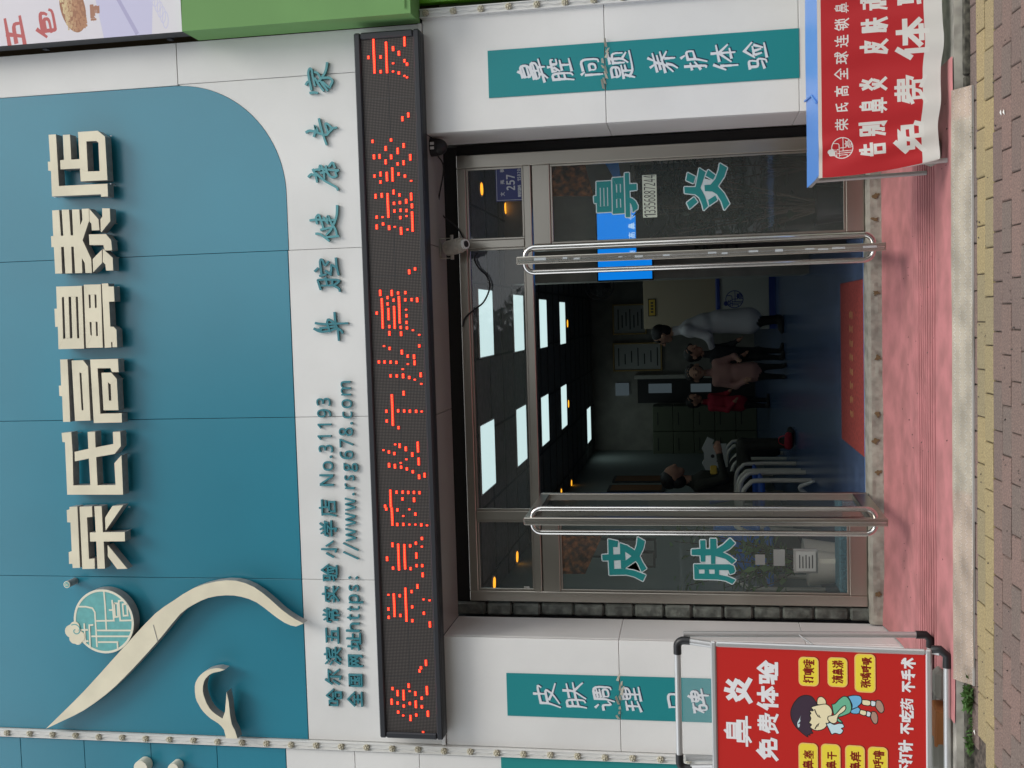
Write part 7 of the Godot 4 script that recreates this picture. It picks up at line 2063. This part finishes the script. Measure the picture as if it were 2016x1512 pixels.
# a standing person built on joints: at the feet, height, facing angle, colours
func person(at: Vector3, h: float, turn: float, head_k: float, top: Color, trousers: Color, skin: Color, hair: Color, label: String, lean: float, hands: Array, coat: float, sleeves: Color, group := "") -> void:
	var t := thing("person", at, label, "person", group)
	var F := Basis(Vector3.UP, turn)
	var P := func(x: float, y: float, z: float) -> Vector3: return at + F * Vector3(x * h, y * h, z * h)
	var hr := h * 0.075 * head_k
	var neck_y := 1.0 - 0.145 * head_k
	var lz := lean
	var hip: Vector3 = P.call(0, 0.50, 0)
	var chest: Vector3 = P.call(0, neck_y - 0.13, 0.30 * lz)
	var neck: Vector3 = P.call(0, neck_y, 0.42 * lz)
	var head: Vector3 = neck + F * Vector3(0, hr * 1.25, hr * 0.25 + lz * hr)
	var bones := []
	for s in [-1.0, 1.0]:
		bones.append([P.call(0.048 * s, 0.49 if coat == 0 else 0.42, 0), P.call(0.048 * s, 0.27, 0.015), (0.055 if coat == 0 else 0.044) * h, 0.040 * h, trousers])
		bones.append([P.call(0.048 * s, 0.27, 0.015), P.call(0.055 * s, 0.05, -0.005), 0.040 * h, 0.026 * h, trousers])
		bones.append([P.call(0.06 * s, 0.022, -0.01), P.call(0.066 * s, 0.018, 0.085), 0.024 * h, 0.020 * h, Color(0.03, 0.03, 0.03)])
	bones.append([hip, P.call(0, 0.62, 0.08 * lz), 0.085 * h, 0.080 * h, top])
	bones.append([P.call(-0.03, 0.62, 0.1 * lz), chest + F * Vector3(-0.03 * h, 0, 0), 0.078 * h, 0.075 * h, top])
	bones.append([P.call(0.03, 0.62, 0.1 * lz), chest + F * Vector3(0.03 * h, 0, 0), 0.078 * h, 0.075 * h, top])
	if coat > 0: bones.append([hip, P.call(0, coat, 0), 0.092 * h, 0.108 * h, top])
	bones.append([chest, neck, 0.05 * h, 0.032 * h, top])
	bones.append([neck, head, 0.030 * h, 0.032 * h, skin])
	var fingers := []
	for i in 2:
		var s := -1.0 if i == 0 else 1.0
		var sh: Vector3 = chest + F * Vector3(0.105 * h * s, 0.035 * h, 0)
		var hd: Vector3 = at + F * (hands[i] * h)
		var mid := (sh + hd) / 2.0
		var l := (hd - sh).length()
		var bend := sqrt(maxf(0.0, pow(0.165 * h, 2.0) - l * l / 4.0))
		var el := mid + F * Vector3(0.5 * s, -0.75, -0.45).normalized() * bend
		bones.append([chest + F * Vector3(0.05 * h * s, 0.02 * h, 0), sh, 0.05 * h, 0.042 * h, top])
		bones.append([sh, el, 0.040 * h, 0.032 * h, sleeves])
		bones.append([el, hd, 0.032 * h, 0.023 * h, sleeves])
		var dirn := (hd - el).normalized()
		var palm := hd + dirn * 0.05 * h
		bones.append([hd, palm, 0.019 * h, 0.020 * h, skin])
		var sd := dirn.cross(F * Vector3(0, 0.3, 1)).normalized()
		for k in 4:
			var b0 := palm + sd * (k - 1.5) * 0.0105 * h
			var ln: float = [0.036, 0.043, 0.040, 0.030][k] * h
			fingers.append([b0, b0 + dirn * ln * 0.6, 0.0056 * h, 0.005 * h, skin])
			fingers.append([b0 + dirn * ln * 0.6, b0 + dirn * ln * 0.85 + F * Vector3(0, -0.4, 0.1) * ln * 0.5, 0.005 * h, 0.0042 * h, skin])
		fingers.append([hd + dirn * 0.015 * h + sd * 0.016 * h, hd + dirn * 0.045 * h + sd * 0.036 * h, 0.007 * h, 0.0055 * h, skin])
	var body := figure(bones, maxf(0.016, h * 0.0125), 0.03 * h)
	var fg := figure(fingers, 0.006, 0.006)
	append(body, fg)
	var hb := figure([[head + F * Vector3(0, hr * 0.22, -hr * 0.12), head + F * Vector3(0, hr * 0.22, hr * 0.08), hr * 0.93, hr * 0.90, skin], [head + F * Vector3(0, -hr * 0.45, hr * 0.22), head + F * Vector3(0, -hr * 0.62, hr * 0.42), hr * 0.58, hr * 0.38, skin],
		[head + F * Vector3(0, hr * 0.10, hr * 0.92), head + F * Vector3(0, -hr * 0.14, hr * 1.08), hr * 0.10, hr * 0.16, skin],
		[head + F * Vector3(-hr * 0.92, -hr * 0.02, -hr * 0.05), head + F * Vector3(-hr * 0.95, -hr * 0.25, 0), hr * 0.16, hr * 0.12, skin], [head + F * Vector3(hr * 0.92, -hr * 0.02, -hr * 0.05), head + F * Vector3(hr * 0.95, -hr * 0.25, 0), hr * 0.16, hr * 0.12, skin]], 0.009, hr * 0.22)
	append(body, hb)
	part("body", body, M["figure"], t)
	var hm := MB.new()
	hm.tf = Transform3D(F, head)
	hm.ball(Vector3(0, hr * 0.42, -hr * 0.22), Vector3(hr * 1.04, hr * 0.88, hr * 0.98), 16, 10)
	hm.ball(Vector3(0, -hr * 0.1, -hr * 0.45), Vector3(hr * 0.92, hr * 0.85, hr * 0.66), 14, 8)
	for i in 7: hm.ball(Vector3((i - 3) * hr * 0.26, hr * 0.78 - absf(i - 3) * hr * 0.09, hr * 0.62), Vector3(hr * 0.2, hr * 0.26, hr * 0.16), 8, 6)
	part("hair", hm, M["hair_black"], t)
	var ey := MB.new(); ey.tf = Transform3D(F, head)
	for s in [-1.0, 1.0]:
		ey.ball(Vector3(s * hr * 0.36, hr * 0.04, hr * 0.90), Vector3(hr * 0.12, hr * 0.07, hr * 0.06), 10, 6)
		ey.ball(Vector3(s * hr * 0.36, hr * 0.26, hr * 0.93), Vector3(hr * 0.17, hr * 0.03, hr * 0.04), 8, 5)
	part("eyes", ey, M["eye_dark"], t)
	var lp := MB.new(); lp.tf = Transform3D(F, head)
	lp.ball(Vector3(0, -hr * 0.50, hr * 0.80), Vector3(hr * 0.22, hr * 0.055, hr * 0.06), 10, 6)
	part("mouth", lp, M["lip"], t)

func append(a: MB, b: MB) -> void:
	var o := a.v.size()
	a.v.append_array(b.v); a.n.append_array(b.n); a.u.append_array(b.u); a.c.append_array(b.c)
	for i in b.ix: a.ix.append(i + o)

func build_people() -> void:
	var skin := Color(0.45, 0.25, 0.17); var dark := Color(0.012, 0.012, 0.015)
	var w := Vector3(-0.162, 0.16, -12.3)
	person(w + Vector3(0.06, 0, 0), 1.42, -1.7, 1.0, Color(0.62, 0.60, 0.62), dark, skin, dark, "person in a white coat with dark hair leaning over beside the reception desk", 0.16, [Vector3(-0.06, 0.56, 0.22), Vector3(0.05, 0.55, 0.23)], 0.27, Color(0.62, 0.60, 0.62))
	var a := Vector3(-0.488, 0.16, -12.25)
	person(a, 1.06, 0.9, 1.18, Color(0.02, 0.02, 0.025), dark, Color(0.40, 0.20, 0.14), dark, "person in black with a teal collar, a child in front of the white coat", 0.05, [Vector3(-0.12, 0.45, 0.08), Vector3(0.10, 0.48, 0.12)], 0.0, Color(0.02, 0.02, 0.025))
	var b := Vector3(-0.67, 0.16, -12)
	person(b, 1.05, 0.15, 1.25, Color(0.42, 0.22, 0.19), dark, skin, dark, "person in a pink cardigan, a small child looking towards the street", 0.0, [Vector3(-0.11, 0.44, 0.06), Vector3(0.13, 0.50, 0.10)], 0.36, Color(0.42, 0.22, 0.19))
	var c := Vector3(-1.236, 0.16, -14.6)
	person(c, 1.06, 0.9, 1.2, Color(0.40, 0.02, 0.045), dark, Color(0.40, 0.20, 0.14), dark, "person in a red top, a child left of the pink cardigan", 0.08, [Vector3(-0.10, 0.46, 0.10), Vector3(0.12, 0.50, 0.10)], 0.38, Color(0.40, 0.02, 0.045))
	# seated at the left wall, seen down to the arms of the chairs
	var s := Vector3(-1.808, 0.16, -11.2)
	seated(s, "person with dark hair in dark clothes seated at the left wall holding a yellow packet")
	var y := Vector3(-1.6012, 0.9885, -10.9)
	var yb := MB.new(); yb.box(y, Vector3(0.09, 0.07, 0.05), 0.012)
	solo("yellow_packet", yb, M["yellow_sign"], y, "yellow packet in the hands of the seated person", "packet")

func seated(at: Vector3, label: String) -> void:
	var t := thing("person", at, label, "person")
	var dk := Color(0.03, 0.028, 0.02); var skin := Color(0.42, 0.22, 0.15)
	var P := func(x: float, y: float, z: float) -> Vector3: return at + Vector3(x, y, z)
	var bones := [[P.call(0, 0.52, 0), P.call(0.02, 0.92, 0), 0.14, 0.14, dk], [P.call(0.02, 0.92, 0), P.call(0.05, 1.08, 0.02), 0.09, 0.05, dk], [P.call(0.05, 1.06, 0.02), P.call(0.07, 1.16, 0.03), 0.05, 0.05, skin]]
	for s in [-1.0, 1.0]:
		bones.append([P.call(0, 0.50, 0.09 * s), P.call(0.42, 0.52, 0.10 * s), 0.085, 0.065, dk])
		bones.append([P.call(0.42, 0.52, 0.10 * s), P.call(0.44, 0.08, 0.10 * s), 0.062, 0.042, dk])
		bones.append([P.call(0.43, 0.05, 0.10 * s), P.call(0.57, 0.03, 0.11 * s), 0.04, 0.032, Color(0.02, 0.02, 0.02)])
		bones.append([P.call(0.02, 0.97, 0.13 * s), P.call(0.10, 0.72, 0.20 * s), 0.058, 0.045, dk])
		bones.append([P.call(0.10, 0.72, 0.20 * s), P.call(0.32, 0.76, 0.10 * s), 0.044, 0.032, dk])
		bones.append([P.call(0.32, 0.76, 0.10 * s), P.call(0.39, 0.77, 0.07 * s), 0.028, 0.028, skin])
		for k in 4: bones.append([P.call(0.39, 0.75 + 0.015 * k, 0.07 * s), P.call(0.45, 0.75 + 0.015 * k, 0.05 * s), 0.009, 0.008, skin])
		bones.append([P.call(0.36, 0.79, 0.08 * s), P.call(0.41, 0.82, 0.05 * s), 0.011, 0.009, skin])
	var body := figure(bones, 0.018, 0.03)
	var hc := at + Vector3(0.10, 1.25, 0.04)
	append(body, figure([[hc, hc + Vector3(0.02, 0, 0), 0.098, 0.096, skin], [hc + Vector3(0.03, -0.06, 0), hc + Vector3(0.055, -0.085, 0), 0.06, 0.042, skin], [hc + Vector3(0.10, 0, 0), hc + Vector3(0.118, -0.025, 0), 0.012, 0.018, skin]], 0.009, 0.025))
	part("body", body, M["figure"], t)
	var hm := MB.new()
	hm.ball(hc + Vector3(-0.03, 0.035, 0), Vector3(0.11, 0.095, 0.112), 16, 10)
	hm.ball(hc + Vector3(-0.05, -0.05, 0), Vector3(0.08, 0.10, 0.10), 12, 8)
	part("hair", hm, M["hair_black"], t)
	var ey := MB.new()
	for s in [-1.0, 1.0]: ey.ball(hc + Vector3(0.098, 0.005, 0.036 * s), Vector3(0.007, 0.008, 0.013), 8, 6)
	part("eyes", ey, M["eye_dark"], t)
	var lp := MB.new()
	lp.ball(hc + Vector3(0.088, -0.055, 0), Vector3(0.007, 0.006, 0.022), 8, 6)
	part("mouth", lp, M["lip"], t)

# ------------------------------------------------------------------ the far side of the street, seen in the panes
func build_across_the_street() -> void:
	var yr := ground_y(0.0) - 0.146
	for q in [[-26.0, 25.5, 24.0, "tall apartment building added out of view at left to block reflected sky"], [3.0, 17.0, 9.0, "lower apartment building across the road, behind the street trees"]]:  # left block is unseen, made tall to darken the sky the panels reflect
		var t := thing("apartment_building", Vector3(q[0] + 8, yr, 22.0), q[3], "building", "buildings across the road")
		var w := MB.new(); w.bx(q[0], q[0] + q[1], yr, q[2], 22.0, 30.0)
		part("wall", w, M["far_wall"], t)
		var wm := MB.new(); wm.box(Vector3.ZERO, Vector3(1.5, 1.4, 0.1), 0.02)
		var mesh := wm.mesh()
		var y := 1.6
		while y < q[2] - 1.5:
			var x: float = q[0] + 1.6
			while x < q[0] + q[1] - 1:
				inst("window", mesh, M["far_window"], t, Transform3D(Basis(), Vector3(x, y, 21.96)))
				x += 2.6
			y += 2.9
	var k := 0
	for q in [[-6.5, 8.0, 5.2], [-0.8, 7.0, 5.8], [4.6, 8.5, 6.0], [9.8, 7.5, 5.4]]:
		var t := thing("street_tree", Vector3(q[0], yr, q[1]), ["leafy street tree farthest to the left of the shop, by the road", "shortest leafy street tree, nearly straight opposite the doors", "tallest leafy street tree, to the right of the doors by the road", "leafy street tree farthest to the right of the shop"][k], "tree", "street trees")
		var tr := MB.new()
		var b := Vector3(q[0], yr, q[1])
		tr.tube(PackedVector3Array([b, b + Vector3(0.05, 1.2, 0), b + Vector3(0, 2.6, 0.1)]), 0.17, 10, 0.11)
		for i in 5:
			var a := TAU * i / 5
			tr.tube(PackedVector3Array([b + Vector3(0, 2.4, 0.1), b + Vector3(cos(a) * 0.8, 3.4, sin(a) * 0.8), b + Vector3(cos(a) * 1.5, 4.6, sin(a) * 1.5)]), 0.08, 7, 0.03)
		part("trunk", tr, M["bark"], t)
		var rng := RandomNumberGenerator.new()
		rng.seed = 60 + k
		var lf := MB.new()
		lf.quad(Vector3(-0.5, 0, 0), Vector3(0, -0.22, 0), Vector3(0.5, 0, 0.1), Vector3(0, 0.22, 0))
		var mm := MultiMesh.new()
		mm.transform_format = MultiMesh.TRANSFORM_3D
		mm.mesh = lf.mesh()
		mm.instance_count = 5200
		var blobs := []
		for i in 16:
			var a := rng.randf() * TAU; var rr := rng.randf_range(0.2, 1.9)
			blobs.append([Vector3(cos(a) * rr, rng.randf_range(2.8, q[2]), sin(a) * rr), rng.randf_range(0.6, 1.1)])
		for i in 5200:
			var bl: Array = blobs[i % 16]
			var d: Vector3 = Vector3(rng.randfn(), rng.randfn(), rng.randfn()).normalized() * bl[1] * pow(rng.randf(), 0.4)
			var ba := Basis.from_euler(Vector3(rng.randf() * TAU, rng.randf() * TAU, rng.randf() * TAU)).scaled(Vector3.ONE * rng.randf_range(0.16, 0.28))
			mm.set_instance_transform(i, Transform3D(ba, bl[0] + d))
		var cr := MultiMeshInstance3D.new()
		cr.name = "crown"; cr.multimesh = mm; cr.material_override = M["leaf_dark"]
		cr.set_meta("kind", "stuff")
		t.add_child(cr, true)
		k += 1
